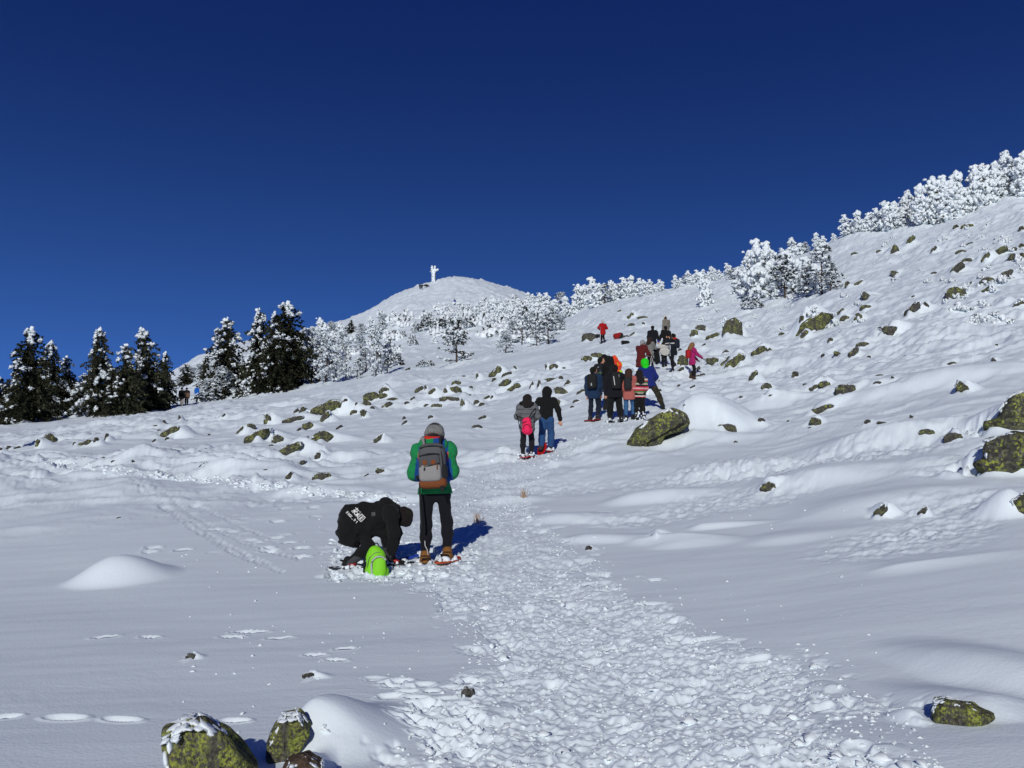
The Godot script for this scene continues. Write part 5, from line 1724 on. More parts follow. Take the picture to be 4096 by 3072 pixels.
# ---------------------------------------------------------------- people
# Local frame of a person: x to their right, y up, -z ahead. Lengths in the pose are shares of the height.
func person(c: Dictionary) -> Dictionary:
	var h: float = c.h
	var P: Vector3 = c.at if c.has("at") else survey(c.u, c.v, c.get("from", 2.0))
	var yaw: float = c.get("yaw", 0.0)
	var cell: float = c.get("cell", 0.022)
	var o := thing("person", c.label, "person", P, yaw, c.get("group", "hikers on the mountain"))
	var B := Basis(Vector3.UP, yaw)
	var feet := []
	var fd: Array = c.get("feet", [Vector3(-0.07, 0, 0.01), Vector3(0.07, 0, -0.01)])
	for s in 2:
		var q: Vector3 = fd[s] * h
		var w := P + B * q
		q.y += ground(w.x, w.z) - P.y
		feet.append(q)
	var base: float = minf(feet[0].y, feet[1].y) * 0.5 + maxf(feet[0].y, feet[1].y) * 0.5
	var up := Vector3(0, base, 0)
	var pel: Vector3 = Vector3(0, 0.515, 0) * h + c.get("pel", Vector3.ZERO) * h + up
	var dir: Vector3 = (c.get("torso", Vector3(0, 1, 0)) as Vector3).normalized()
	var side: Vector3 = (c.get("side", Vector3(1, 0, 0)) as Vector3).normalized()
	var fwd := dir.cross(side).normalized()
	side = fwd.cross(dir).normalized()
	var hips := [pel - side * 0.052 * h - dir * 0.02 * h, pel + side * 0.052 * h - dir * 0.02 * h]
	var chest := pel + dir * 0.21 * h
	var neck := pel + dir * 0.315 * h
	var hd: Vector3 = (c.get("head", dir) as Vector3).normalized()
	var skull := neck + hd * 0.095 * h
	var face: Vector3 = c.get("face", fwd)
	face = (face - hd * face.dot(hd)).normalized()
	var shoulders := [pel + dir * 0.282 * h - side * 0.105 * h, pel + dir * 0.282 * h + side * 0.105 * h]
	var hands := []
	var dh: Array = c.get("hands", [Vector3(-0.15, 0.42, -0.03), Vector3(0.15, 0.42, -0.03)])
	var eh: Array = c.get("elbow", [Vector3(-0.4, 0, 1), Vector3(0.4, 0, 1)])
	var kh: Array = c.get("knee", [Vector3(-0.1, 0, -1), Vector3(0.1, 0, -1)])
	var elbows := []
	var knees := []
	for s in 2:
		var hp: Vector3 = dh[s] * h + up
		var sh: Vector3 = shoulders[s]
		if (hp - sh).length() > 0.325 * h:
			hp = sh + (hp - sh).normalized() * 0.325 * h
		hands.append(hp)
		elbows.append(bend(sh, hp, 0.17 * h, 0.16 * h, eh[s]))
		var ankle: Vector3 = feet[s] + Vector3(0, 0.05 * h, 0)
		if (ankle - hips[s]).length() > 0.468 * h:
			hips[s] = ankle + (hips[s] - ankle).normalized() * 0.468 * h
		knees.append(bend(hips[s], ankle, 0.235 * h, 0.235 * h, kh[s]))
	var toe: Array = c.get("toe", [Vector3(-0.15, 0, -1), Vector3(0.15, 0, -1)])
	var bulk: float = c.get("bulk", 1.0)
	var wide: float = c.get("wide", 1.0)
	var J := {"o": o, "P": P, "h": h, "pel": pel, "chest": chest, "neck": neck, "skull": skull, "dir": dir, "side": side, "fwd": fwd, "face": face, "hd": hd, "hips": hips, "knees": knees, "feet": feet, "hands": hands, "elbows": elbows, "shoulders": shoulders, "yaw": yaw}
	# --- the body itself, one surface from head to foot
	var body := []
	body.append(limb(pel - dir * 0.01 * h, chest, 0.075 * h, 0.085 * h, fwd, 0.68))
	body.append(limb(shoulders[0], shoulders[1], 0.036 * h, 0.036 * h))
	body.append(limb(chest, neck, 0.06 * h, 0.034 * h, fwd, 0.8))
	body.append(limb(neck - dir * 0.01 * h, skull, 0.032 * h, 0.034 * h))
	body.append(limb(skull - face * 0.012 * h + hd * 0.008 * h, skull + face * 0.004 * h + hd * 0.012 * h, 0.054 * h, 0.052 * h, side, 0.9))
	body.append(limb(skull + face * 0.016 * h - hd * 0.018 * h, skull + face * 0.024 * h - hd * 0.044 * h, 0.038 * h, 0.022 * h, side, 0.95))
	body.append(limb(skull + face * 0.052 * h + hd * 0.002 * h, skull + face * 0.062 * h - hd * 0.016 * h, 0.006 * h, 0.009 * h))
	for s in 2:
		var ss := -1.0 if s == 0 else 1.0
		body.append(limb(skull + side * ss * 0.050 * h + hd * 0.008 * h, skull + side * ss * 0.052 * h - hd * 0.014 * h, 0.012 * h, 0.008 * h, side, 0.6))
		body.append(limb(shoulders[s], elbows[s], 0.030 * h, 0.026 * h))
		body.append(limb(elbows[s], hands[s], 0.025 * h, 0.017 * h))
		body.append(limb(hips[s], knees[s], 0.040 * h, 0.030 * h))
		body.append(limb(knees[s], feet[s] + Vector3(0, 0.05 * h, 0), 0.029 * h, 0.020 * h))
		var t: Vector3 = (toe[s] as Vector3).normalized()
		body.append(limb(feet[s] + Vector3(0, 0.03 * h, 0) - t * 0.015 * h, feet[s] + Vector3(0, 0.016 * h, 0) + t * 0.09 * h, 0.026 * h, 0.016 * h))
		# palm, four fingers of unequal length, thumb from the side of the palm
		var ad: Vector3 = ((hands[s] as Vector3) - (elbows[s] as Vector3)).normalized()
		var curl: Vector3 = (c.get("grip", fwd) as Vector3)
		curl = (curl - ad * curl.dot(ad)).normalized()
		var across := ad.cross(curl).normalized()
		body.append(limb(hands[s], hands[s] + ad * 0.045 * h, 0.016 * h, 0.022 * h, curl, 0.55))
		for q in 4:
			var root: Vector3 = hands[s] + ad * 0.050 * h + across * (q - 1.5) * 0.0115 * h
			var len: float = [0.038, 0.044, 0.041, 0.032][q] * h
			var mid := root + (ad * 0.9 + curl * 0.35).normalized() * len * 0.55
			body.append(limb(root, mid, 0.0055 * h, 0.0052 * h))
			body.append(limb(mid, mid + (ad * 0.55 + curl * 0.8).normalized() * len * 0.5, 0.0052 * h, 0.0045 * h))
		var tr: Vector3 = hands[s] + ad * 0.018 * h + across * -0.018 * h * (1.0 if s == 1 else -1.0)
		var tm := tr + (ad * 0.7 - across * 0.6 * (1.0 if s == 1 else -1.0) + curl * 0.4).normalized() * 0.03 * h
		body.append(limb(tr, tm, 0.0075 * h, 0.006 * h))
		body.append(limb(tm, tm + (ad * 0.8 + curl * 0.5).normalized() * 0.022 * h, 0.006 * h, 0.005 * h))
	var skin: Color = c.get("skin", Color(0.78, 0.56, 0.45))
	var glove = c.get("gloves", null)
	var tint := func(p: Vector3, _n: Vector3) -> Color:
		var q := p - skull
		var fz := q.dot(face)
		var fy := q.dot(hd)
		var fx := absf(q.dot(side))
		if glove != null:
			for s in 2:
				if p.distance_to(hands[s] + (hands[s] - elbows[s]).normalized() * 0.045 * h) < 0.075 * h:
					return lin(glove)
		if q.length() < 0.09 * h and fz > 0.03 * h:
			if absf(fy - 0.002 * h) < 0.008 * h and absf(fx - 0.021 * h) < 0.010 * h:
				return lin(Color(0.16, 0.11, 0.09))
			if absf(fy - 0.017 * h) < 0.004 * h and absf(fx - 0.021 * h) < 0.014 * h:
				return lin(skin * 0.5)
			if absf(fy + 0.033 * h) < 0.005 * h and fx < 0.017 * h:
				return lin(Color(0.58, 0.30, 0.27))
		return lin(skin)
	part("body", skin_of(body, cell * (0.72 if cell > 0.014 else 0.6), 0.012 * h, tint), M.skin, o)
	# --- trousers
	if c.has("trousers"):
		var tb: float = c.get("loose", 1.0)
		var tr := [limb(hips[0], hips[1], 0.058 * h, 0.058 * h, fwd, 0.92), limb(pel, pel + dir * 0.05 * h, 0.080 * h, 0.078 * h, fwd, 0.72)]
		for s in 2:
			tr.append(limb(hips[s], knees[s], 0.052 * h * tb, 0.041 * h * tb))
			tr.append(limb(knees[s], (knees[s] as Vector3).lerp(feet[s] + Vector3(0, 0.05 * h, 0), 0.35), 0.040 * h * tb, 0.041 * h * tb))
			tr.append(limb((knees[s] as Vector3).lerp(feet[s] + Vector3(0, 0.05 * h, 0), 0.35), feet[s] + Vector3(0, 0.05 * h, 0), 0.040 * h * tb, 0.030 * h * tb))
		part("trousers", skin_of(tr, cell, 0.03 * h, c.trousers, [], c.get("fold", 0.008) * 0.7), M.cloth, o)
	# --- boots
	for s in 2:
		var t: Vector3 = (toe[s] as Vector3).normalized()
		var f: Vector3 = feet[s]
		var bt := [limb(f + Vector3(0, 0.075 * h * c.get("boot_high", 1.0), 0), f + Vector3(0, 0.03 * h, 0), 0.035 * h, 0.034 * h), limb(f + Vector3(0, 0.026 * h, 0) - t * 0.02 * h, f + Vector3(0, 0.022 * h, 0) + t * 0.10 * h, 0.034 * h, 0.026 * h)]
		part("boot", skin_of(bt, cell, 0.03 * h, c.get("boots", Color(0.10, 0.09, 0.09))), M.cloth, o)
	# --- jacket
	if c.has("jacket"):
		var low: float = c.get("hem", 0.06)
		var flare: float = c.get("flare", 0.092)
		var jk := [limb(pel - dir * low * h, pel + dir * 0.06 * h, flare * h * bulk * wide, 0.086 * h * bulk * wide, fwd, 0.74), limb(pel + dir * 0.06 * h, chest, 0.086 * h * bulk * wide, 0.098 * h * bulk * wide, fwd, 0.70)]
		jk.append(limb(shoulders[0] - dir * 0.012 * h, shoulders[1] - dir * 0.012 * h, 0.048 * h * bulk, 0.048 * h * bulk))
		jk.append(limb(chest, neck + dir * 0.012 * h, 0.075 * h * bulk, 0.046 * h, fwd, 0.8))
		for s in 2:
			jk.append(limb(shoulders[s], elbows[s], 0.045 * h * bulk, 0.039 * h * bulk))
			jk.append(limb(elbows[s], hands[s] - ((hands[s] as Vector3) - (elbows[s] as Vector3)).normalized() * 0.012 * h, 0.039 * h * bulk, 0.030 * h * bulk))
		if low > 0.0:
			jk.append(limb(hips[0] - dir * 0.02 * h, hips[1] - dir * 0.02 * h, 0.066 * h * minf(lo_flare(flare), 1.15), 0.066 * h * minf(lo_flare(flare), 1.15), fwd, 0.98))
		J.jacket_limbs = jk
		var cuts := []
		if c.get("clip", true):
			cuts = [[-dir, -(pel - dir * (low + 0.028) * h).dot(dir), side, pel.dot(side), c.get("clip_wide", 0.127) * h * maxf(wide, 1.0)]]
		var jm := skin_of(jk, cell, 0.035 * h, c.jacket, cuts, c.get("fold", 0.008) * 1.5)
		part(c.get("jacket_name", "jacket"), jm, M.cloth if not c.get("shiny", false) else M.shell, o)
	# --- what is on the head
	var R := 0.062 * h
	if c.has("hair"):
		var hr := [limb(skull - face * 0.014 * h + hd * 0.010 * h, skull + face * 0.002 * h + hd * 0.018 * h, R, R * 0.97, side, 0.94), limb(skull - face * 0.03 * h, skull - face * 0.03 * h - hd * 0.04 * h, R * 0.8, R * 0.62)]
		var front := [[face, skull.dot(face) + 0.026 * h]]
		if c.has("long"):
			var L: float = c.long
			hr.append(limb(skull - face * 0.035 * h, neck - fwd * 0.075 * h - dir * (L * 0.5) * h, R * 0.95, R * 1.05))
			hr.append(limb(neck - fwd * 0.075 * h - dir * (L * 0.5) * h + side * 0.02 * h, neck - fwd * 0.085 * h - dir * L * h, R * 1.0, R * 0.5))
			for s in [-1.0, 1.0]:
				hr.append(limb(skull + side * s * 0.03 * h - face * 0.02 * h, neck + side * s * 0.055 * h - fwd * 0.05 * h - dir * L * 0.8 * h, R * 0.7, R * 0.35))
		part("hair", skin_of(hr, cell * 0.8, 0.02 * h, c.hair, front, 0.005), M.cloth, o)
	if c.has("hat"):
		var ht := [limb(skull - face * 0.012 * h + hd * 0.014 * h, skull + hd * 0.022 * h, R * 1.06, R * 1.05, side, 0.95)]
		part("hat", skin_of(ht, cell * 0.7, 0.02 * h, c.hat, [[-hd, -(skull + hd * c.get("hat_edge", 0.004) * h).dot(hd)]], 0.003), M.cloth, o)
	if c.has("hood"):
		var hk := [limb(skull - face * 0.020 * h + hd * 0.014 * h, skull + face * 0.006 * h + hd * 0.014 * h, R * 1.22, R * 1.12), limb(skull - face * 0.02 * h, neck - dir * 0.03 * h, R * 1.12, R * 1.1)]
		part("hood", skin_of(hk, cell * 0.8, 0.03 * h, c.hood, [[face, skull.dot(face) + 0.030 * h]], 0.006), M.cloth, o)
	if c.has("hood_down"):
		var hk := [limb(neck - fwd * 0.065 * h - side * 0.03 * h, neck - fwd * 0.065 * h + side * 0.03 * h, 0.045 * h, 0.045 * h), limb(neck - fwd * 0.075 * h - dir * 0.03 * h, neck - fwd * 0.08 * h - dir * 0.07 * h, 0.04 * h, 0.025 * h, fwd, 0.6)]
		part("lowered_hood", skin_of(hk, cell * 0.8, 0.03 * h, c.hood_down, [], 0.004), M.cloth, o)
	return J

func lo_flare(f: float) -> float:
	return f / 0.092

# lays flat shapes onto a garment: each point of the print is walked along the sight direction until it meets the cloth
func print_on(called: String, shapes: Array, parent: Node3D, limbs: Array, k: float, origin: Vector3, right: Vector3, upw: Vector3, into: Vector3, mat: Material, proud := 0.006) -> void:
	var b := Buf.new()
	for s in shapes:
		var pts := PackedVector3Array()
		for q in s:
			var p: Vector3 = origin + right * q.x + upw * q.y - into * 0.5
			for j in 30:
				var d := body_gap(p, limbs, k) - proud
				p += into * d * 0.8
				if d < 0.0008:
					break
			pts.push_back(p)
		for j in range(1, pts.size() - 1):
			var n := (pts[j + 1] - pts[0]).cross(pts[j] - pts[0]).normalized()
			if n.dot(into) > 0.0:
				b.tri(pts[0], pts[j + 1], pts[j], -n, Color.WHITE)
			else:
				b.tri(pts[0], pts[j], pts[j + 1], n, Color.WHITE)
	part(called, b.mesh(false), mat, parent)

func bar(x: float, y: float, w: float, h: float) -> Array:
	return [Vector2(x, y), Vector2(x + w, y), Vector2(x + w, y + h), Vector2(x, y + h)]

func stroke(a: Vector2, b: Vector2, w: float) -> Array:
	var d := (b - a).normalized().orthogonal() * w * 0.5
	return [a - d, b - d, b + d, a + d]

# triangles of a line of lettering, its lower left corner at (x, y), h tall
func letters(text: String, x: float, y: float, h: float) -> Array:
	var f := SystemFont.new()
	f.font_names = PackedStringArray(["Droid Sans"])
	f.font_weight = 700
	var t := TextMesh.new()
	t.text = text
	t.font = f
	t.font_size = 32
	t.depth = 0.0
	t.curve_step = 2.0
	t.horizontal_alignment = HORIZONTAL_ALIGNMENT_LEFT
	t.vertical_alignment = VERTICAL_ALIGNMENT_BOTTOM
	var a := t.get_mesh_arrays()
	var v: PackedVector3Array = a[Mesh.ARRAY_VERTEX]
	var ix = a[Mesh.ARRAY_INDEX]
	if ix == null:
		ix = range(v.size())
	var lo := Vector3.ONE * 99
	var hi := -lo
	for p in v:
		lo = lo.min(p)
		hi = hi.max(p)
	var out := []
	var k := h / maxf(hi.y - lo.y, 1e-6)
	for j in range(0, ix.size(), 3):
		var tri := []
		for e in 3:
			var p := v[ix[j + e]]
			tri.append(Vector2(x + (p.x - lo.x) * k, y + (p.y - lo.y) * k))
		out.append(tri)
	return out

# a rucksack on somebody's back; its frame: x right, y up, +z away from the back
func rucksack(called: String, label: String, cat: String, J: Dictionary, w: float, hgt: float, d: float, col: Color, drop := 0.0, pocket := Color(0, 0, 0, 0), strap := Color(0.06, 0.06, 0.07), gap := 0.075) -> Node3D:
	var o: Node3D = J.o
	var h: float = J.h
	var back: Vector3 = -J.fwd
	var up: Vector3 = J.dir
	var mid: Vector3 = J.chest + back * (gap * h + d * 0.5) - up * drop
	var basis := Basis(J.side, up, back)
	var t := thing(called, label, cat, Vector3.ZERO)
	t.transform = o.transform * Transform3D(basis, mid)
	var m := painted(0.85)
	var bag := rounded_box(Vector3(w, hgt, d), minf(w, d) * 0.42, 8, 0.04)
	part("bag", bag, tone(col, 0.85), t)
	if pocket.a > 0.0:
		part("pocket", rounded_box(Vector3(w * 0.78, hgt * 0.45, d * 0.4), d * 0.18, 6, 0.04), tone(pocket, 0.85), t, Transform3D(Basis(), Vector3(0, -hgt * 0.18, d * 0.42)))
	for s in [-1.0, 1.0]:
		var b := Buf.new()
		var x: float = s * minf(w * 0.36, 0.075 * h)
		var top := (J.neck as Vector3 - mid)
		var ny := top.dot(up)
		tube(b, PackedVector3Array([Vector3(x, hgt * 0.42, -d * 0.4), Vector3(x, maxf(ny - 0.025 * h, hgt * 0.3), -d * 0.5 - gap * h * 0.55), Vector3(x * 1.1, ny - 0.02 * h, -d * 0.5 - gap * h - 0.03 * h), Vector3(x * 1.3, ny - 0.12 * h, -d * 0.5 - gap * h - 0.085 * h)]), 0.018, 0.018, 6)
		part("strap", b.mesh(false), tone(strap), t)
	return t

func snowshoe(at: Vector3, yaw: float, col: Color, label: String, tilt := 0.0, L := 0.56, W := 0.20) -> Node3D:
	var t := thing("snowshoe", label, "snowshoe", at, 0.0, "snowshoes worn by the hikers")
	t.basis = Basis(Vector3.UP, yaw) * Basis(Vector3.RIGHT, tilt)
	var b := Buf.new()
	var pts := PackedVector3Array()
	for j in 25:
		var a := TAU * j / 24.0
		var x := sin(a) * W * 0.5 * (1.0 - 0.18 * cos(a))
		var z := cos(a) * L * 0.5
		pts.push_back(Vector3(x, 0.02 + (0.04 * maxf(0.0, -z / (L * 0.5) - 0.5)), z))
	tube(b, pts, 0.011, 0.011, 6)
	part("frame", b.mesh(false), tone(col, 0.45), t)
	var d := Buf.new()
	for j in 24:
		d.tri(Vector3(0, 0.022, 0), pts[j + 1] * 0.97, pts[j] * 0.97, Vector3.UP, Color.WHITE)
	part("deck", d.mesh(false), tone(col.darkened(0.15), 0.5), t)
	part("binding", rounded_box(Vector3(0.11, 0.03, 0.22), 0.012, 3), tone(Color(0.05, 0.05, 0.055), 0.5), t, Transform3D(Basis(), Vector3(0, 0.035, -0.02)))
	var hb := Buf.new()
	tube(hb, PackedVector3Array([Vector3(-0.05, 0.03, 0.0), Vector3(-0.05, 0.10, 0.09), Vector3(0, 0.11, 0.12), Vector3(0.05, 0.10, 0.09), Vector3(0.05, 0.03, 0.0)]), 0.009, 0.009, 5)
	part("heel_strap", hb.mesh(false), tone(Color(0.06, 0.06, 0.06), 0.6), t)
	return t

func trekking_pole(top: Vector3, tip: Vector3, label: String, col := Color(0.75, 0.75, 0.78)) -> void:
	var t := thing("trekking_pole", label, "trekking pole", tip, 0.0, "trekking poles")
	var d := top - tip
	var b := Buf.new()
	tube(b, PackedVector3Array([Vector3.ZERO, d]), 0.008, 0.011, 6)
	part("shaft", b.mesh(false), tone(col, 0.4), t)
	var g := Buf.new()
	tube(g, PackedVector3Array([d * 0.9, d * 1.01]), 0.018, 0.020, 6)
	part("grip", g.mesh(false), tone(Color(0.05, 0.05, 0.06)), t)
	var k := Buf.new()
	tube(k, PackedVector3Array([d * 0.055, d * 0.065]), 0.045, 0.04, 10)
	part("basket", k.mesh(false), tone(Color(0.08, 0.08, 0.08)), t)

# ---------------------------------------------------------------- snow details
func surface_details(rng: RandomNumberGenerator) -> void:
	# lone mounds and drifts
	var m := survey(106, 583)
	stamp(m + Vector3(0, 0, -0.25), 0.64, 0.82, 0.6, 0.9, 0.27, 0.1)
	for q in [[905, 568, 0.5, 1.6, 0.05], [640, 500, 0.8, 1.8, 0.14], [720, 470, 1.2, 2.2, 0.16], [820, 480, 1.4, 2.6, 0.22], [560, 520, 0.7, 1.5, 0.10], [690, 440, 1.2, 2.2, 0.18], [860, 505, 1.2, 2.5, 0.09], [590, 540, 0.5, 1.2, 0.08], [705, 528, 0.3, 1.2, 0.07], [655, 541, 0.5, 1.3, 0.09], [235, 468, 1.0, 2.0, 0.22], [300, 492, 0.8, 1.8, 0.15], [500, 502, 0.6, 1.1, 0.10], [780, 540, 0.6, 1.4, 0.05], [30, 530, 1.0, 1.2, 0.06], [150, 455, 1.6, 2.4, 0.25], [380, 500, 0.8, 1.6, 0.16], [880, 440, 1.6, 3.0, 0.3], [770, 400, 1.6, 3.0, 0.25], [950, 380, 2.0, 4.0, 0.3], [860, 400, 1.6, 3.2, 0.25], [680, 545, 0.5, 1.1, 0.06]]:
		var p := survey(q[0], q[1])
		stamp(p, q[2], q[3], q[2] * 0.6, q[2] * 1.1, q[4], rng.randf_range(-0.35, 0.1), 2 if rng.randf() < 0.4 else 0)
	for q in [[700, 478, 2.0, 0.06], [745, 460, 1.8, 0.06], [640, 520, 1.2, 0.05], [900, 545, 1.2, 0.035], [960, 505, 1.2, 0.05], [990, 600, 0.0, 0.0], [860, 455, 2.0, 0.09], [300, 500, 1.5, 0.05], [560, 490, 1.5, 0.07], [735, 500, 1.6, 0.06], [985, 445, 1.2, 0.08], [930, 530, 1.0, 0.05]]:
		if q[2] > 0.0:
			var p := survey(q[0], q[1])
			stamp(p, q[2], q[2], q[2] * 0.6, q[2] * 0.8, q[3], 0.0, 3)
	# hollow with deep shade at the far left edge
	for q in [[10, 446], [30, 444], [52, 441]]:
		var p := survey(q[0], q[1])
		stamp(p, 1.8, 1.8, 1.0, 1.0, -0.35, 0.2)
	# single footprints: [u, v] with the size of a snowshoe or a boot
	for q in [[6, 717, 0.10, 0.2], [65, 718, 0.13, 0.3], [122, 720, 0.11, 0.28], [235, 721, 0.10, 0.2], [105, 637, 0.09, 0.25], [150, 637, 0.09, 0.22], [232, 637, 0.10, 0.25], [253, 632, 0.10, 0.3], [280, 638, 0.09, 0.25], [315, 655, 0.08, 0.2], [336, 660, 0.08, 0.2], [345, 649, 0.07, 0.2], [240, 632, 0.08, 0.2], [560, 600, 0.12, 0.35], [650, 604, 0.12, 0.35], [700, 640, 0.12, 0.4], [755, 660, 0.14, 0.3], [615, 648, 0.1, 0.25], [585, 585, 0.1, 0.3], [610, 590, 0.1, 0.3], [540, 533, 0.1, 0.3], [560, 527, 0.1, 0.3], [600, 512, 0.15, 0.5], [565, 541, 0.1, 0.3], [640, 470, 0.2, 0.7], [590, 492, 0.16, 0.5], [655, 580, 0.1, 0.2]]:
		var p := survey(q[0], q[1])
		stamp(p, q[3] * 0.5, q[3] * 0.5, q[2] * 0.5, q[2] * 0.5, -0.028, rng.randf_range(-0.3, 0.3), 1)
	# a trampled fan of boot prints left of the path in the foreground
	for k in 80:
		var q := rng.randf()
		var v := lerpf(678, 752, q)
		var u := rng.randf_range(lerpf(360, 440, q), lerpf(480, 475, q))
		var p := survey(u, v)
		stamp(p, rng.randf_range(0.06, 0.12), rng.randf_range(0.06, 0.12), rng.randf_range(0.035, 0.06), 0.05, rng.randf_range(-0.032, -0.014), rng.randf_range(-0.4, 0.4), 1)
	# boot prints along the path itself
	for k in 200:
		var d := lerpf(4.7, 26.0, pow(rng.randf(), 1.7))
		var i := clampi(path_z.bsearch(d) - 1, 0, path_z.size() - 2)
		var q := (d - path_z[i]) / (path_z[i + 1] - path_z[i])
		var x := lerpf(lerpf(path_l[i], path_l[i + 1], q), lerpf(path_r[i], path_r[i + 1], q), rng.randf_range(-0.04, 1.04))
		stamp(Vector3(x, 0, -d), rng.randf_range(0.06, 0.13), rng.randf_range(0.06, 0.13), rng.randf_range(0.08, 0.16), rng.randf_range(0.08, 0.16), rng.randf_range(-0.032, 0.012), rng.randf_range(-0.6, 0.6), 1)
	# ski and snowshoe tracks curving in from the left
	for line in [[["a", 118, 468, 140, 486, 165, 510, 200, 534, 240, 556, 285, 573], 0.022], [["b", 128, 470, 150, 492, 182, 518, 222, 543, 268, 564], 0.022], [["c", 150, 480, 176, 503, 205, 523, 245, 543, 300, 560], 0.018], [["d", 172, 487, 200, 506, 232, 523, 275, 540], 0.018]]:
		var pts: Array = line[0]
		for j in range(1, pts.size() - 2, 2):
			var a := survey(pts[j], pts[j + 1])
			var b := survey(pts[j + 2], pts[j + 3])
			var n := int(a.distance_to(b) / 0.07)
			for s in n:
				var p := a.lerp(b, (s + rng.randf()) / n)
				stamp(p + Vector3(rng.randf_range(-0.03, 0.03), 0, 0), 0.035, 0.035, 0.10, 0.10, -line[1] * 0.8 * rng.randf_range(0.2, 0.8), 0.0, 1)
	# older, broken track running across to the path
	for line in [["e", 38, 461, 110, 466, 190, 474, 270, 484, 330, 492, 400, 500], ["f", 205, 480, 280, 488, 340, 487], ["g", 330, 497, 375, 494, 420, 500]]:
		for j in range(1, line.size() - 2, 2):
			var a := survey(line[j], line[j + 1])
			var b := survey(line[j + 2], line[j + 3])
			for s in int(a.distance_to(b) / 0.22):
				var p := a.lerp(b, rng.randf()) + Vector3(0, 0, rng.randf_range(-0.25, 0.25))
				stamp(p, rng.randf_range(0.08, 0.22), rng.randf_range(0.08, 0.22), 0.10, 0.12, rng.randf_range(-0.08, 0.06), rng.randf_range(-0.3, 0.3), 1)
	# scattered prints between the tracks
	for k in 130:
		var u := rng.randf_range(140, 330)
		var v := rng.randf_range(478, 560)
		if v > 480 + (u - 120) * 0.5 and rng.randf() < 0.7:
			continue
		stamp(survey(u, v), 0.13, 0.13, 0.08, 0.08, rng.randf_range(-0.05, 0.02), rng.randf_range(-0.4, 0.4), 1)
	# trampled ground round the two hikers in front
	for k in 110:
		var p := survey(rng.randf_range(322, 475), rng.randf_range(548, 580))
		stamp(p, rng.randf_range(0.06, 0.14), rng.randf_range(0.06, 0.14), 0.09, 0.11, rng.randf_range(-0.05, 0.03), rng.randf_range(-0.6, 0.6), 1)

# loose lumps of snow thrown up along the path: nobody could count them
func snow_clods(rng: RandomNumberGenerator) -> void:
	var b := Buf.new()
	blob(b, Vector3.ZERO, Vector3(1, 0.75, 0.9), rng, Color.WHITE, 0.4)
	var mm := MultiMesh.new()
	mm.transform_format = MultiMesh.TRANSFORM_3D
	mm.mesh = b.mesh(false)
	var places := []
	for k in 6500:
		var d := lerpf(4.5, 30.0, pow(rng.randf(), 1.8))
		var i := clampi(path_z.bsearch(d) - 1, 0, path_z.size() - 2)
		var q := (d - path_z[i]) / (path_z[i + 1] - path_z[i])
		var e := rng.randf_range(-0.08, 1.08)
		var x := lerpf(lerpf(path_l[i], path_l[i + 1], q), lerpf(path_r[i], path_r[i + 1], q), e)
		places.append([Vector3(x, 0, -d), rng.randf_range(0.004, 0.013) if rng.randf() < 0.975 else rng.randf_range(0.018, 0.04)])
	for k in 200:
		var p := survey(rng.randf_range(330, 480), rng.randf_range(540, 582))
		places.append([p, rng.randf_range(0.008, 0.035)])
	for k in 260:
		var q := rng.randf()
		var p := survey(lerpf(40, 420, q), lerpf(461, 502, q) + rng.randf_range(-3, 5))
		places.append([p, rng.randf_range(0.012, 0.05)])
	for k in 260:
		var p := survey(rng.randf_range(180, 880), rng.randf_range(500, 740))
		places.append([p, rng.randf_range(0.005, 0.018)])
	mm.instance_count = places.size()
	for k in places.size():
		var p: Vector3 = places[k][0]
		var s: float = places[k][1]
		p.y = ground(p.x, p.z) + s * 0.15
		mm.set_instance_transform(k, Transform3D(Basis(Vector3.UP, rng.randf() * TAU) * Basis(Vector3.RIGHT, rng.randf_range(-0.6, 0.6)) * Basis.from_scale(Vector3(s * rng.randf_range(0.8, 1.7), s * rng.randf_range(0.5, 1.0), s)), p))
	var o := MultiMeshInstance3D.new()
	o.name = "snow_clods"
	o.multimesh = mm
	o.material_override = M.rime
	add_child(o)
	tag(o, "loose lumps of snow scattered over the trodden path", "snow clods")
	o.set_meta("kind", "stuff")

func dry_grass(u: float, v: float, label: String, rng: RandomNumberGenerator) -> void:
	var P := survey(u, v)
	var b := Buf.new()
	for k in 15:
		var a := rng.randf() * TAU
		var q := Vector3(cos(a), 0, sin(a)) * rng.randf() * 0.07
		var top := q + Vector3(rng.randf_range(-0.1, 0.1), rng.randf_range(0.08, 0.20), rng.randf_range(-0.08, 0.08))
		tube(b, PackedVector3Array([q - Vector3(0, 0.05, 0), q.lerp(top, 0.6) + Vector3(0.01, 0.02, 0), top]), 0.005, 0.002, 4)
	var o := part("grass_tuft", b.mesh(false), tone(Color(0.70, 0.58, 0.46)), self, Transform3D(Basis(), P))
	tag(o, label, "dry grass")

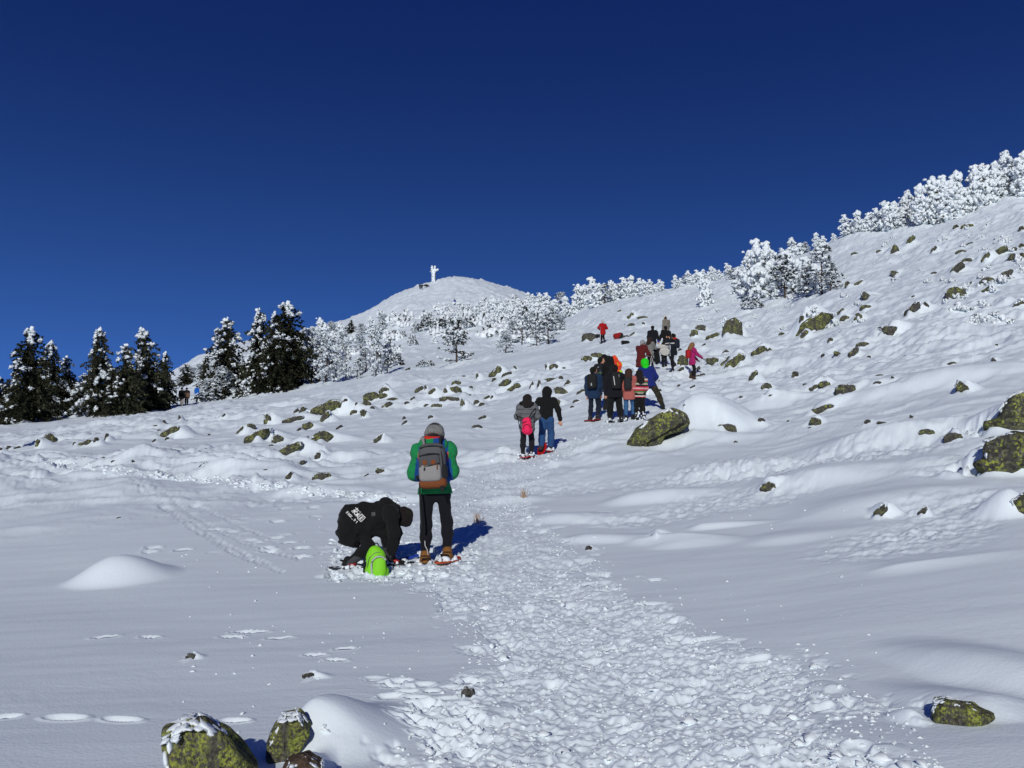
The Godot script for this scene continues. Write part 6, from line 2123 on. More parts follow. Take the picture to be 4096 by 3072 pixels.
# the iced summit cross: a shaft, two arms, rime plumes growing to the left
func summit_cross(rng: RandomNumberGenerator) -> void:
	var P := survey(433.5, 281, 150.0)
	var s := -P.z / F
	var t := thing("summit_cross", "ice-crusted stone cross standing on the summit of the far peak", "cross", P, 0.15)
	part("shaft", rounded_box(Vector3(2.8 * s, 17 * s, 2.6 * s), 0.3 * s, 3), tone(Color(0.35, 0.36, 0.36)), t, Transform3D(Basis(), Vector3(0.9 * s, 7.5 * s, -0.8 * s)))
	part("cross_arm", rounded_box(Vector3(8.0 * s, 1.7 * s, 2.2 * s), 0.3 * s, 3), tone(Color(0.5, 0.5, 0.5)), t, Transform3D(Basis(Vector3(0, 0, 1), 0.16) * Basis(Vector3.UP, 0.25), Vector3(0.6 * s, 11.6 * s, -0.5 * s)))
	var b := Buf.new()
	for k in 120:
		var y := rng.randf() * 16.3
		var w := 1.35 if y < 10.0 else 2.0
		var r := rng.randf_range(0.5, 0.95) * s
		blob(b, Vector3(rng.randf_range(-w, 1.1 if y < 10.0 else 1.8) * s, y * s, rng.randf_range(0.3, 1.0) * s), Vector3(r, r * 1.1, r), rng, Color.WHITE, 0.3)
	for k in 46:
		var q := rng.randf()
		var r := lerpf(1.2, 0.6, q) * s
		blob(b, Vector3(lerpf(0.5, 4.6, q) * s, lerpf(11.2, 13.0, q) * s + rng.randf_range(-0.4, 0.4) * s, rng.randf_range(-0.2, 0.9) * s), Vector3(r, r, r), rng, Color.WHITE, 0.3)
	for k in 22:
		var q := rng.randf()
		blob(b, Vector3(lerpf(-1.0, -3.2, q) * s, lerpf(12.5, 10.3, q) * s, rng.randf_range(-0.2, 0.6) * s), Vector3.ONE * lerpf(1.1, 0.45, q) * s, rng, Color.WHITE, 0.3)
	for k in 12:
		var y := rng.randf_range(1.0, 9.0)
		tuft(b, Vector3(-1.0 * s, y * s, 0.4 * s), Vector3(-1, 0.1, 0.2), 1.5 * s, 4, 0.3, rng, Color.WHITE)
	part("rime", b.mesh(false), M.rime, t)

# ---------------------------------------------------------------- the hikers
func front_hikers(rng: RandomNumberGenerator) -> void:
	var black := Color(0.055, 0.055, 0.06)
	var green := Color(0.07, 0.50, 0.27)
	var blue := Color(0.05, 0.26, 0.53)
	# --- the man in the green and blue jacket, seen from behind, head bowed over his hands
	var h := 1.78
	var coat := func(p: Vector3, n: Vector3) -> Color:
		var x := absf(p.x + 0.055)
		var y := p.y / h
		if n.y > 0.75 and x < 0.10:
			return lin(green)
		if y < 0.545:
			return lin(green)
		if x > 0.19:
			# sleeves: blue along the inner side
			var edge := lerpf(0.195, 0.245, clampf((0.80 - y) / 0.22, 0, 1))
			return lin(blue if x < edge and y < 0.72 else green)
		if x > 0.155 and y > 0.70 and y < 0.79:
			return lin(Color(0.82, 0.22, 0.20)) if absf(x - 0.185) < 0.014 and y < 0.765 else lin(blue)
		if x > 0.075:
			return lin(blue)
		return lin(blue if y > 0.7 else green)
	var J := person({"label": "man in a green and blue jacket and black tights standing with his back turned", "u": 437.5, "v": 561.0, "h": h, "cell": 0.0125, "yaw": 0.0,
		"feet": [Vector3(-0.085, 0, 0.015), Vector3(0.068, 0, -0.01)], "pel": Vector3(-0.022, 0, 0), "torso": Vector3(-0.04, 1, -0.05), "head": Vector3(0.03, 0.75, -0.5), "hands": [Vector3(-0.085, 0.575, -0.15), Vector3(0.012, 0.575, -0.15)],
		"elbow": [Vector3(-0.55, -0.7, 0.5), Vector3(0.55, -0.7, 0.5)], "clip_wide": 0.3, "jacket": coat, "hem": 0.002, "flare": 0.098, "bulk": 1.12, "trousers": Color(0.045, 0.045, 0.05), "boots": Color(0.50, 0.33, 0.14), "loose": 0.95, "gloves": Color(0.08, 0.08, 0.09), "group": "hikers in front", "fold": 0.007,
		"hair": Color(0.12, 0.10, 0.09)})
	var o: Node3D = J.o
	var sk: Vector3 = J.skull
	var hd: Vector3 = J.hd
	var fc: Vector3 = J.face
	# grey knitted beanie with a dark crown
	var knit := func(p: Vector3, _n: Vector3) -> Color:
		return lin(Color(0.10, 0.11, 0.14)) if (p - sk).dot(hd) - (p - sk).dot(fc) * -0.2 > 0.088 else lin(Color(0.47, 0.47, 0.46) * (1.0 + 0.5 * n_cloth.get_noise_3d(p.x * 9.0, p.y * 9.0, p.z * 9.0)))
	part("beanie", skin_of([limb(sk - fc * 0.030 - hd * 0.015, sk + hd * 0.030 - fc * 0.012, 0.132, 0.118, J.side, 1.0)], 0.012, 0.02, knit, [[-hd, -(sk - hd * 0.075).dot(hd)]], 0.003), M.cloth, o)
	# turned-down hood: red lining at the rim, green sides, a blue panel
	var nk: Vector3 = J.neck
	var hood := func(p: Vector3, _n: Vector3) -> Color:
		if p.y > nk.y + 0.088 - 0.10 * absf(p.x):
			return lin(Color(0.78, 0.16, 0.10))
		return lin(blue) if absf(p.x - 0.015) < 0.075 else lin(green)
	part("lowered_hood", skin_of([limb(nk + Vector3(-0.095, 0.045, 0.055), nk + Vector3(0.095, 0.035, 0.055), 0.072, 0.072), limb(nk + Vector3(-0.125, 0.0, 0.09), nk + Vector3(0.125, 0.0, 0.09), 0.062, 0.062, Vector3(0, 0, 1), 0.75), limb(nk + Vector3(-0.05, -0.05, 0.115), nk + Vector3(0.05, -0.05, 0.115), 0.045, 0.045, Vector3(0, 0, 1), 0.7)], 0.012, 0.05, hood, [], 0.003), M.cloth, o)
	var emb := Buf.new()
	for k in 5:
		tube(emb, PackedVector3Array([nk + Vector3(-0.012 + k * 0.012, -0.002, 0.158), nk + Vector3(-0.02 + k * 0.014, 0.014 - absf(k - 1.5) * 0.003, 0.156)]), 0.003, 0.003, 4)
	part("emblem", emb.mesh(false), tone(Color(0.75, 0.78, 0.82)), o)
	# reflective zip on the left calf, laces and trouser cuff
	var zp := Buf.new()
	var an: Vector3 = J.feet[0]
	tube(zp, PackedVector3Array([an + Vector3(0.0, 0.31, 0.066), an + Vector3(0.004, 0.25, 0.062), an + Vector3(0.030, 0.20, 0.052), an + Vector3(0.040, 0.13, 0.044)]), 0.0065, 0.0065, 5)
	part("ankle_zip", zp.mesh(false), tone(Color(0.75, 0.75, 0.73)), o)
	for s in 2:
		var f: Vector3 = J.feet[s]
		var b := Buf.new()
		for k in 3:
			tube(b, PackedVector3Array([f + Vector3(-0.045, 0.06 + 0.03 * k, 0.05), f + Vector3(0.0, 0.065 + 0.03 * k, 0.072), f + Vector3(0.045, 0.06 + 0.03 * k, 0.05)]), 0.009, 0.009, 5)
		part("boot_strap", b.mesh(false), tone(Color(0.06, 0.05, 0.05)), o)
		var sn := Buf.new()
		for k in 16:
			blob(sn, f + Vector3(rng.randf_range(-0.10, 0.10), rng.randf_range(0.0, 0.05), rng.randf_range(-0.02, 0.14)), Vector3.ONE * rng.randf_range(0.014, 0.04), rng, Color.WHITE, 0.4)
		part("stuck_snow", sn.mesh(false), M.rime, o)
		var wp: Vector3 = o.transform * (f + Vector3(0, -0.005, 0.02))
		snowshoe(wp, -0.35 if s == 1 else 0.3, Color(0.75, 0.30, 0.08), "orange snowshoe sunk in snow under the green jacket man's %s boot" % ["left", "right"][s], 0.0, 0.60, 0.22)
	# --- his grey and tan rucksack
	var back := 0.135
	var t := thing("backpack", "grey rucksack with tan base worn by the man in the green jacket", "backpack", Vector3.ZERO)
	t.transform = o.transform * Transform3D(Basis(Vector3(0, 0, 1), 0.05).scaled(Vector3(1.12, 1.05, 1.08)), J.pel + Vector3(-0.012, 0.305, back + 0.095))
	var grey := tone(Color(0.33, 0.33, 0.335), 0.9)
	var pale := tone(Color(0.55, 0.54, 0.53), 0.9)
	var tan := tone(Color(0.46, 0.24, 0.08), 0.85)
	var dark := tone(Color(0.08, 0.08, 0.09), 0.8)
	part("main_bag", rounded_box(Vector3(0.285, 0.50, 0.19), 0.085, 9, 0.05), grey, t)
	part("leather_base", rounded_box(Vector3(0.295, 0.13, 0.20), 0.055, 8, 0.03), tan, t, Transform3D(Basis(), Vector3(0, -0.205, 0.004)))
	part("upper_pocket", rounded_box(Vector3(0.225, 0.135, 0.07), 0.033, 7, 0.04), tone(Color(0.29, 0.29, 0.30), 0.9), t, Transform3D(Basis(Vector3(0, 0, 1), 0.08), Vector3(-0.025, 0.055, 0.088)))
	part("lower_pocket", rounded_box(Vector3(0.235, 0.195, 0.10), 0.042, 8, 0.05), pale, t, Transform3D(Basis(), Vector3(-0.022, -0.085, 0.082)))
	part("side_pocket", rounded_box(Vector3(0.10, 0.17, 0.13), 0.04, 6, 0.04), dark, t, Transform3D(Basis(), Vector3(0.115, -0.08, 0.02)))
	for x in [-0.075, 0.02]:
		var b := Buf.new()
		blob(b, Vector3.ZERO, Vector3(0.028, 0.034, 0.006), rng, Color.WHITE, 0.06)
		part("leather_patch", b.mesh(false), tan, t, Transform3D(Basis(), Vector3(x, 0.035, 0.125)))
	var z1 := Buf.new()
	var arc := PackedVector3Array()
	for k in 9:
		var q := k / 8.0
		arc.push_back(Vector3(lerpf(-0.135, 0.088, q), 0.108 + 0.018 * sin(q * PI) + 0.018 * q, 0.122 - 0.03 * absf(q - 0.5)))
	tube(z1, arc, 0.008, 0.008, 5)
	var arc2 := PackedVector3Array()
	for k in 9:
		var q := k / 8.0
		arc2.push_back(Vector3(lerpf(-0.135, 0.085, q), -0.012 + 0.035 * q * q, 0.13 - 0.03 * absf(q - 0.5)))
	tube(z1, arc2, 0.007, 0.007, 5)
	var arc3 := PackedVector3Array()
	for k in 9:
		var q := k / 8.0
		arc3.push_back(Vector3(lerpf(-0.125, 0.125, q), 0.205 + 0.022 * sin(q * PI), 0.085 - 0.02 * absf(q - 0.5)))
	tube(z1, arc3, 0.009, 0.009, 5)
	tube(z1, PackedVector3Array([Vector3(0.100, 0.21, 0.075), Vector3(0.118, 0.06, 0.088), Vector3(0.122, -0.1, 0.088)]), 0.006, 0.006, 5)
	part("zip", z1.mesh(false), dark, t)
	var pl := Buf.new()
	tube(pl, PackedVector3Array([Vector3(-0.075, -0.02, 0.135), Vector3(-0.08, -0.055, 0.138)]), 0.008, 0.010, 5)
	part("zip_pull", pl.mesh(false), dark, t)
	var pl2 := Buf.new()
	tube(pl2, PackedVector3Array([Vector3(0.062, 0.01, 0.13), Vector3(0.06, -0.05, 0.136)]), 0.006, 0.007, 5)
	part("zip_pull", pl2.mesh(false), tan, t)
	for s in [-1.0, 1.0]:
		var st := Buf.new()
		tube(st, PackedVector3Array([Vector3(s * 0.085, 0.235, -0.05), Vector3(s * 0.10, 0.315, -0.085), Vector3(s * 0.105, 0.335, -0.17), Vector3(s * 0.12, 0.20, -0.26)]), 0.026, 0.024, 6)
		part("shoulder_strap", st.mesh(false), pale if s < 0 else dark, t)
	var hang := Buf.new()
	tube(hang, PackedVector3Array([Vector3(-0.150, -0.20, 0.0), Vector3(-0.152, -0.45, 0.01), Vector3(-0.150, -0.72, 0.02)]), 0.011, 0.011, 5)
	part("hanging_strap", hang.mesh(false), dark, t)
	var hang2 := Buf.new()
	tube(hang2, PackedVector3Array([Vector3(0.10, -0.24, 0.09), Vector3(0.105, -0.31, 0.085)]), 0.022, 0.020, 6)
	part("buckle_strap", hang2.mesh(false), dark, t)
	var hip := Buf.new()
	tube(hip, PackedVector3Array([Vector3(-0.13, -0.12, -0.03), Vector3(-0.175, -0.14, -0.08), Vector3(-0.19, -0.13, -0.13)]), 0.03, 0.02, 6)
	part("hip_belt", hip.mesh(false), dark, t)
	# --- the person in black bending down to a snowshoe, facing right
	h = 1.45
	var K := person({"label": "person in black bending over to fasten a snowshoe beside the bright green bag", "u": 370.0, "v": 567.0, "h": h, "cell": 0.0125, "yaw": 0.0, "group": "hikers in front",
		"feet": [Vector3(-0.185, 0, 0.03), Vector3(0.175, 0, -0.03)], "pel": Vector3(-0.085, -0.165, -0.02), "torso": Vector3(0.93, 0.40, -0.05), "side": Vector3(0.12, 0.0, 1.0), "head": Vector3(0.80, -0.50, 0.0), "face": Vector3(-0.4, -0.9, 0),
		"hands": [Vector3(0.180, 0.085, -0.10), Vector3(0.190, 0.090, 0.05)], "elbow": [Vector3(0.5, 0, -0.4), Vector3(0.5, 0, 0.3)], "knee": [Vector3(1, 0.6, 0.25), Vector3(1, 0.6, -0.2)], "toe": [Vector3(1, 0, 0.1), Vector3(1, 0, 0.1)], "grip": Vector3(1, 0, 0),
		"trousers": Color(0.03, 0.03, 0.033), "loose": 1.12, "boots": Color(0.05, 0.05, 0.055), "gloves": Color(0.05, 0.05, 0.055), "hair": Color(0.07, 0.05, 0.045), "fold": 0.008})
	var ko: Node3D = K.o
	var pe: Vector3 = K.pel
	var sh: Vector3 = (K.shoulders[0] + K.shoulders[1]) * 0.5
	# big loose coat: it rides up over the back and its rear hem hangs open like a tent
	var ink := Color(0.022, 0.022, 0.026)
	var jl := [limb(pe + Vector3(-0.06, 0.10, 0), sh + Vector3(-0.04, 0.0, 0), 0.160, 0.150, Vector3(0, 0, 1), 0.95), limb(pe + Vector3(-0.14, 0.07, 0), pe + Vector3(0.0, 0.10, 0), 0.145, 0.160), limb(pe + Vector3(-0.165, -0.05, 0.02), pe + Vector3(-0.10, 0.07, 0), 0.125, 0.17), limb(pe + Vector3(-0.155, -0.27, 0.03), pe + Vector3(-0.11, 0.0, 0), 0.125, 0.15), limb(pe + Vector3(0.08, -0.08, 0), pe + Vector3(0.20, 0.04, 0), 0.115, 0.14), limb(K.shoulders[0], K.shoulders[1], 0.095, 0.095)]
	for s in 2:
		jl.append(limb(K.shoulders[s], K.elbows[s], 0.082, 0.070))
		jl.append(limb(K.elbows[s], (K.hands[s] as Vector3).lerp(K.elbows[s], 0.12), 0.070, 0.054))
	var hem := Vector3(-0.27, -0.96, 0).normalized()
	part("jacket", skin_of(jl, 0.0125, 0.06, ink, [[hem, (pe + Vector3(-0.14, -0.245, 0)).dot(hem), Vector3(1, 0, 0), pe.x - 0.20, 0.36]], 0.018), M.cloth, ko)
	part("hood", skin_of([limb(K.neck + Vector3(-0.115, 0.075, -0.08), K.neck + Vector3(-0.115, 0.075, 0.08), 0.075, 0.075), limb(K.neck + Vector3(-0.115, 0.07, 0), K.neck + Vector3(0.0, 0.01, 0), 0.09, 0.085)], 0.0125, 0.06, Color(0.03, 0.03, 0.034), [], 0.006), M.cloth, ko)
	var big_hair: Vector3 = K.skull
	part("curly_hair", skin_of([limb(big_hair + Vector3(-0.03, 0.03, 0), big_hair + Vector3(0.01, -0.03, 0), 0.098, 0.102)], 0.012, 0.03, Color(0.06, 0.042, 0.035), [], 0.012), M.cloth, ko)
	for s in 2:
		var kn: Vector3 = K.knees[s]
		var ft: Vector3 = K.feet[s] + Vector3(0, 0.05, 0)
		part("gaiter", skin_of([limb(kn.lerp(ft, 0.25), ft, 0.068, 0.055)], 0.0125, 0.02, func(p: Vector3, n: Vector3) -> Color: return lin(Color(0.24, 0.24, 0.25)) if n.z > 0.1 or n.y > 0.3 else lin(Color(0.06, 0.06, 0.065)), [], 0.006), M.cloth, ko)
	# white print on the back of the jacket: a row of characters, a seal and lettering
	var white := tone(Color(0.86, 0.86, 0.84))
	var r2 := Vector3(0.72, -0.70, 0).normalized()
	var u2 := Vector3(0.70, 0.72, 0).normalized()
	var into := Vector3(0, -0.18, -1).normalized()
	var org := pe + Vector3(-0.085, 0.225, 0.0)
	org.z = 0.3
	var shapes := []
	for k in 6:
		shapes.append_array(letters("RMX_91"[k], -0.035 + 0.034 * k, -0.075, 0.004 if k == 3 else 0.032))
	# first character
	for st in [[0.0, 0.052, 0.062, 0.052], [0.005, 0.022, 0.058, 0.022], [0.028, -0.016, 0.028, 0.068], [0.028, 0.022, 0.002, -0.012], [0.028, 0.022, 0.060, -0.014], [0.046, 0.040, 0.062, 0.030],
			[0.070, 0.055, 0.098, 0.040], [0.066, 0.024, 0.108, 0.024], [0.088, -0.018, 0.088, 0.062], [0.088, 0.022, 0.066, -0.014], [0.088, 0.022, 0.110, -0.012], [0.072, -0.002, 0.106, -0.002]]:
		shapes.append(stroke(Vector2(st[0], st[1]), Vector2(st[2], st[3]), 0.0105))
	# the seal
	for st in [[0.118, -0.020, 0.178, -0.020], [0.118, 0.052, 0.178, 0.052], [0.118, -0.022, 0.118, 0.054], [0.178, -0.022, 0.178, 0.054], [0.132, 0.036, 0.164, 0.036], [0.148, 0.036, 0.148, -0.004], [0.132, 0.012, 0.164, 0.020], [0.132, -0.004, 0.166, -0.004]]:
		shapes.append(stroke(Vector2(st[0], st[1]), Vector2(st[2], st[3]), 0.0085))
	print_on("back_print", shapes, ko, jl, 0.08, org, r2, u2, into, white)
	var small := []
	for k in 4:
		small.append(bar(-0.03, 0.012 * k, 0.05 - 0.008 * (k % 2), 0.006))
	print_on("sleeve_print", small, ko, jl, 0.08, pe + Vector3(0.155, 0.14, 0.3), Vector3(0.15, -0.98, 0), Vector3(0.98, 0.15, 0), Vector3(0, 0, -1), tone(Color(0.42, 0.42, 0.42)))
	for s in 2:
		var f: Vector3 = ko.transform * (K.feet[s] as Vector3)
		snowshoe(f + Vector3(0.03, 0.0, 0), -1.45, Color(0.16, 0.16, 0.17), "dark-framed snowshoe caked with snow under the kneeling person's %s foot" % ["rear", "front"][s], 0.0, 0.5, 0.2)
		var cl := Buf.new()
		blob(cl, Vector3(0.06, 0.06, 0.04), Vector3(0.055, 0.022, 0.03), rng, Color.WHITE, 0.1)
		part("red_buckle", cl.mesh(false), tone(Color(0.65, 0.05, 0.06), 0.4), ko, Transform3D(Basis(), K.feet[s]))
		var sn := Buf.new()
		for k in 14:
			blob(sn, K.feet[s] + Vector3(rng.randf_range(-0.12, 0.2), rng.randf_range(0.0, 0.05), rng.randf_range(-0.04, 0.1)), Vector3.ONE * rng.randf_range(0.012, 0.035), rng, Color.WHITE, 0.4)
		part("stuck_snow", sn.mesh(false), M.rime, ko)
	# --- the bright green bag on the snow
	var P := survey(377.5, 575.0)
	var bag := thing("backpack", "fluorescent yellow-green backpack standing on the snow by the bending person", "backpack", P, 0.12)
	var lime := tone(Color(0.50, 0.82, 0.10), 0.7)
	var ly := [limb(Vector3(-0.02, 0.06, 0), Vector3(-0.02, 0.22, 0), 0.125, 0.105, Vector3(0, 0, 1), 0.75), limb(Vector3(-0.03, 0.22, 0), Vector3(-0.035, 0.285, -0.01), 0.10, 0.058, Vector3(0, 0, 1), 0.8), limb(Vector3(-0.06, 0.03, 0), Vector3(0.06, 0.03, 0), 0.075, 0.075)]
	var skl := skin_of(ly, 0.011, 0.05, Color.WHITE, [], 0.004)
	part("bag", skl, lime, bag)
	var pk := [limb(Vector3(0.022, 0.055, 0.075), Vector3(0.028, 0.15, 0.068), 0.082, 0.070, Vector3(0, 0, 1), 0.5)]
	part("front_pocket", skin_of(pk, 0.011, 0.02, Color.WHITE), lime, bag)
	var tape := Buf.new()
	var tp := PackedVector3Array()
	for k in 11:
		var q := k / 10.0
		var a := lerpf(PI * 1.12, PI * 0.18, q)
		tp.push_back(Vector3(0.022 + 0.092 * cos(a), (0.13 + 0.095 * sin(a)) if q > 0.0 else 0.01, 0.092))
	tp[0] = Vector3(-0.062, 0.0, 0.092)
	tube(tape, tp, 0.013, 0.011, 6)
	part("reflective_tape", tape.mesh(false), tone(Color(0.66, 0.67, 0.66), 0.4), bag)
	var seam := Buf.new()
	tube(seam, PackedVector3Array([Vector3(-0.12, 0.10, 0.065), Vector3(-0.10, 0.21, 0.08), Vector3(-0.03, 0.268, 0.082), Vector3(0.03, 0.275, 0.07)]), 0.005, 0.005, 5)
	part("piping", seam.mesh(false), tone(Color(0.50, 0.62, 0.35)), bag)
	var hs := Buf.new()
	tube(hs, PackedVector3Array([Vector3(-0.07, 0.325, -0.03), Vector3(-0.05, 0.365, -0.04), Vector3(-0.01, 0.37, -0.045), Vector3(0.015, 0.33, -0.04)]), 0.008, 0.008, 5)
	part("top_handle", hs.mesh(false), tone(Color(0.05, 0.05, 0.05)), bag)
	for s in [-1.0, 1.0]:
		var b := Buf.new()
		tube(b, PackedVector3Array([Vector3(s * 0.06 - 0.03, 0.30, -0.06), Vector3(s * 0.12 - 0.04, 0.18, -0.10), Vector3(s * 0.13 - 0.03, 0.02, -0.07)]), 0.018, 0.014, 6)
		part("strap", b.mesh(false), tone(Color(0.05, 0.05, 0.055)), bag)
	var Q := survey(409.5, 560.5)
	var stick := Buf.new()
	tube(stick, PackedVector3Array([Vector3(-0.13, 0.005, 0.05), Vector3(0.11, 0.06, -0.05)]), 0.02, 0.018, 8)
	var so := part("blue_strap", stick.mesh(false), tone(Color(0.03, 0.22, 0.62), 0.5), self, Transform3D(Basis(), Q))
	tag(so, "short bright blue bar lying on the snow between the two front hikers", "blue bar")

func walking_pair(rng: RandomNumberGenerator) -> void:
	# --- girl in grey with the pink bag
	var h := 1.57
	var quilt := func(p: Vector3, _n: Vector3) -> Color:
		var band := fposmod(p.y, 0.105)
		return lin(Color(0.40, 0.40, 0.41) * (0.55 if band < 0.012 else 1.0))
	var J := person({"label": "girl in a grey quilted jacket with black fur collar and dark leggings", "u": 527.0, "v": 457.5, "h": h, "cell": 0.016, "group": "pair walking up the path", "yaw": -0.12,
		"feet": [Vector3(-0.062, 0, 0.03), Vector3(0.062, 0, -0.02)], "torso": Vector3(0.01, 1, -0.08), "head": Vector3(0.0, 0.8, -0.35), "hands": [Vector3(-0.07, 0.55, -0.14), Vector3(0.07, 0.55, -0.14)], "elbow": [Vector3(-0.9, -0.6, 0.4), Vector3(0.9, -0.6, 0.4)],
		"jacket": quilt, "hem": 0.09, "flare": 0.098, "bulk": 1.14, "trousers": Color(0.07, 0.075, 0.10), "boots": Color(0.10, 0.10, 0.10), "hair": Color(0.10, 0.075, 0.065), "long": 0.02, "gloves": Color(0.1, 0.1, 0.1)})
	var nk: Vector3 = J.neck
	part("fur_collar", skin_of([limb(nk + Vector3(-0.11, -0.005, 0.06), nk + Vector3(0, 0.03, 0.085), 0.062, 0.07), limb(nk + Vector3(0, 0.03, 0.085), nk + Vector3(0.125, -0.02, 0.05), 0.07, 0.062)], 0.013, 0.03, Color(0.045, 0.04, 0.042), [], 0.02), M.cloth, J.o)
	part("lowered_hood", skin_of([limb(nk + Vector3(-0.055, -0.05, 0.085), nk + Vector3(0.055, -0.05, 0.085), 0.055, 0.055), limb(nk + Vector3(-0.02, -0.10, 0.105), nk + Vector3(0.02, -0.10, 0.105), 0.045, 0.045)], 0.015, 0.04, Color(0.43, 0.43, 0.43), [], 0.004), M.cloth, J.o)
	var t := thing("backpack", "small hot pink backpack hanging low on the girl in grey", "backpack", Vector3.ZERO)
	t.transform = J.o.transform * Transform3D(Basis(Vector3(0, 0, 1), 0.10), J.pel + Vector3(0.02, -0.045, 0.20))
	var pink := tone(Color(0.90, 0.08, 0.32), 0.8)
	part("bag", skin_of([limb(Vector3(0, -0.10, 0), Vector3(0, 0.02, 0), 0.125, 0.115, Vector3(0, 0, 1), 0.6), limb(Vector3(-0.045, 0.15, -0.01), Vector3(0.045, 0.15, -0.01), 0.05, 0.05)], 0.012, 0.10, Color.WHITE, [], 0.006), pink, t)
	part("pocket", skin_of([limb(Vector3(0, -0.10, 0.06), Vector3(0, -0.05, 0.06), 0.085, 0.08, Vector3(0, 0, 1), 0.5)], 0.012, 0.02, Color.WHITE), pink, t)
	var z := Buf.new()
	var ar := PackedVector3Array()
	for k in 9:
		var a := PI * k / 8.0
		ar.push_back(Vector3(cos(a) * 0.085, -0.045 + sin(a) * 0.078, 0.088))
	tube(z, ar, 0.006, 0.006, 5)
	tube(z, PackedVector3Array([Vector3(-0.11, 0.075, 0.055), Vector3(-0.04, 0.09, 0.075), Vector3(0.02, 0.11, 0.072)]), 0.007, 0.007, 5)
	part("zip", z.mesh(false), tone(Color(0.25, 0.02, 0.10)), t)
	for s in [-1.0, 1.0]:
		var b := Buf.new()
		tube(b, PackedVector3Array([Vector3(s * 0.06, 0.17, 0.01), Vector3(s * 0.15, 0.235 + (0.07 if s > 0 else 0.0), 0.0), Vector3(s * 0.235, 0.285 + (0.11 if s > 0 else 0.0), -0.04), Vector3(s * 0.24, 0.30 + (0.1 if s > 0 else 0.0), -0.16)]), 0.015, 0.015, 6)
		tube(b, PackedVector3Array([Vector3(s * 0.205, 0.25, -0.02), Vector3(s * 0.19, 0.05, -0.005), Vector3(s * 0.13, -0.06, 0.0)]), 0.011, 0.009, 6)
		part("strap", b.mesh(false), tone(Color(0.05, 0.05, 0.06)), t)
	# --- girl in the black hoodie and jeans
	h = 1.64
	var K := person({"label": "girl in a cropped black hoodie with the hood up and blue jeans", "u": 546.5, "v": 453.0, "h": h, "cell": 0.016, "group": "pair walking up the path", "yaw": -0.18,
		"feet": [Vector3(-0.07, 0.03, 0.10), Vector3(0.055, 0, -0.03)], "pel": Vector3(0.0, 0.0, 0), "torso": Vector3(0.0, 1, -0.10), "head": Vector3(0.05, 0.9, -0.2), "hands": [Vector3(-0.11, 0.60, -0.10), Vector3(0.225, 0.44, -0.02)], "elbow": [Vector3(-0.8, -0.5, 0.5), Vector3(0.8, 0.2, 0.4)],
		"jacket": Color(0.022, 0.022, 0.025), "hem": -0.02, "flare": 0.088, "bulk": 1.12, "clip": false, "jacket_name": "hoodie", "trousers": Color(0.15, 0.28, 0.46), "loose": 1.22, "boots": Color(0.22, 0.20, 0.19), "hood": Color(0.018, 0.018, 0.02), "fold": 0.006, "hair": Color(0.08, 0.06, 0.05)})
	for q in [[J, 0, 0.3, "the grey girl's left boot"], [J, 1, -0.35, "the grey girl's right boot"], [K, 1, -0.2, "the jeans girl's right boot"]]:
		var G: Dictionary = q[0]
		var at: Vector3 = G.o.transform * (G.feet[q[1]] as Vector3)
		snowshoe(at, q[2], Color(0.72, 0.05, 0.05), "red snowshoe clogged with snow under " + q[3], 0.0, 0.54, 0.2)
		var sn := Buf.new()
		for k in 16:
			blob(sn, G.feet[q[1]] + Vector3(rng.randf_range(-0.10, 0.10), rng.randf_range(0.0, 0.10), rng.randf_range(-0.04, 0.16)), Vector3.ONE * rng.randf_range(0.014, 0.04), rng, Color.WHITE, 0.4)
		part("stuck_snow", sn.mesh(false), M.rime, G.o)
	var lift: Vector3 = K.o.transform * (K.feet[0] as Vector3)
	snowshoe(lift + Vector3(0.02, 0.05, 0.02), -0.35, Color(0.75, 0.06, 0.05), "red snowshoe lifted heel-up behind the jeans girl's left boot", 0.75, 0.50, 0.2)

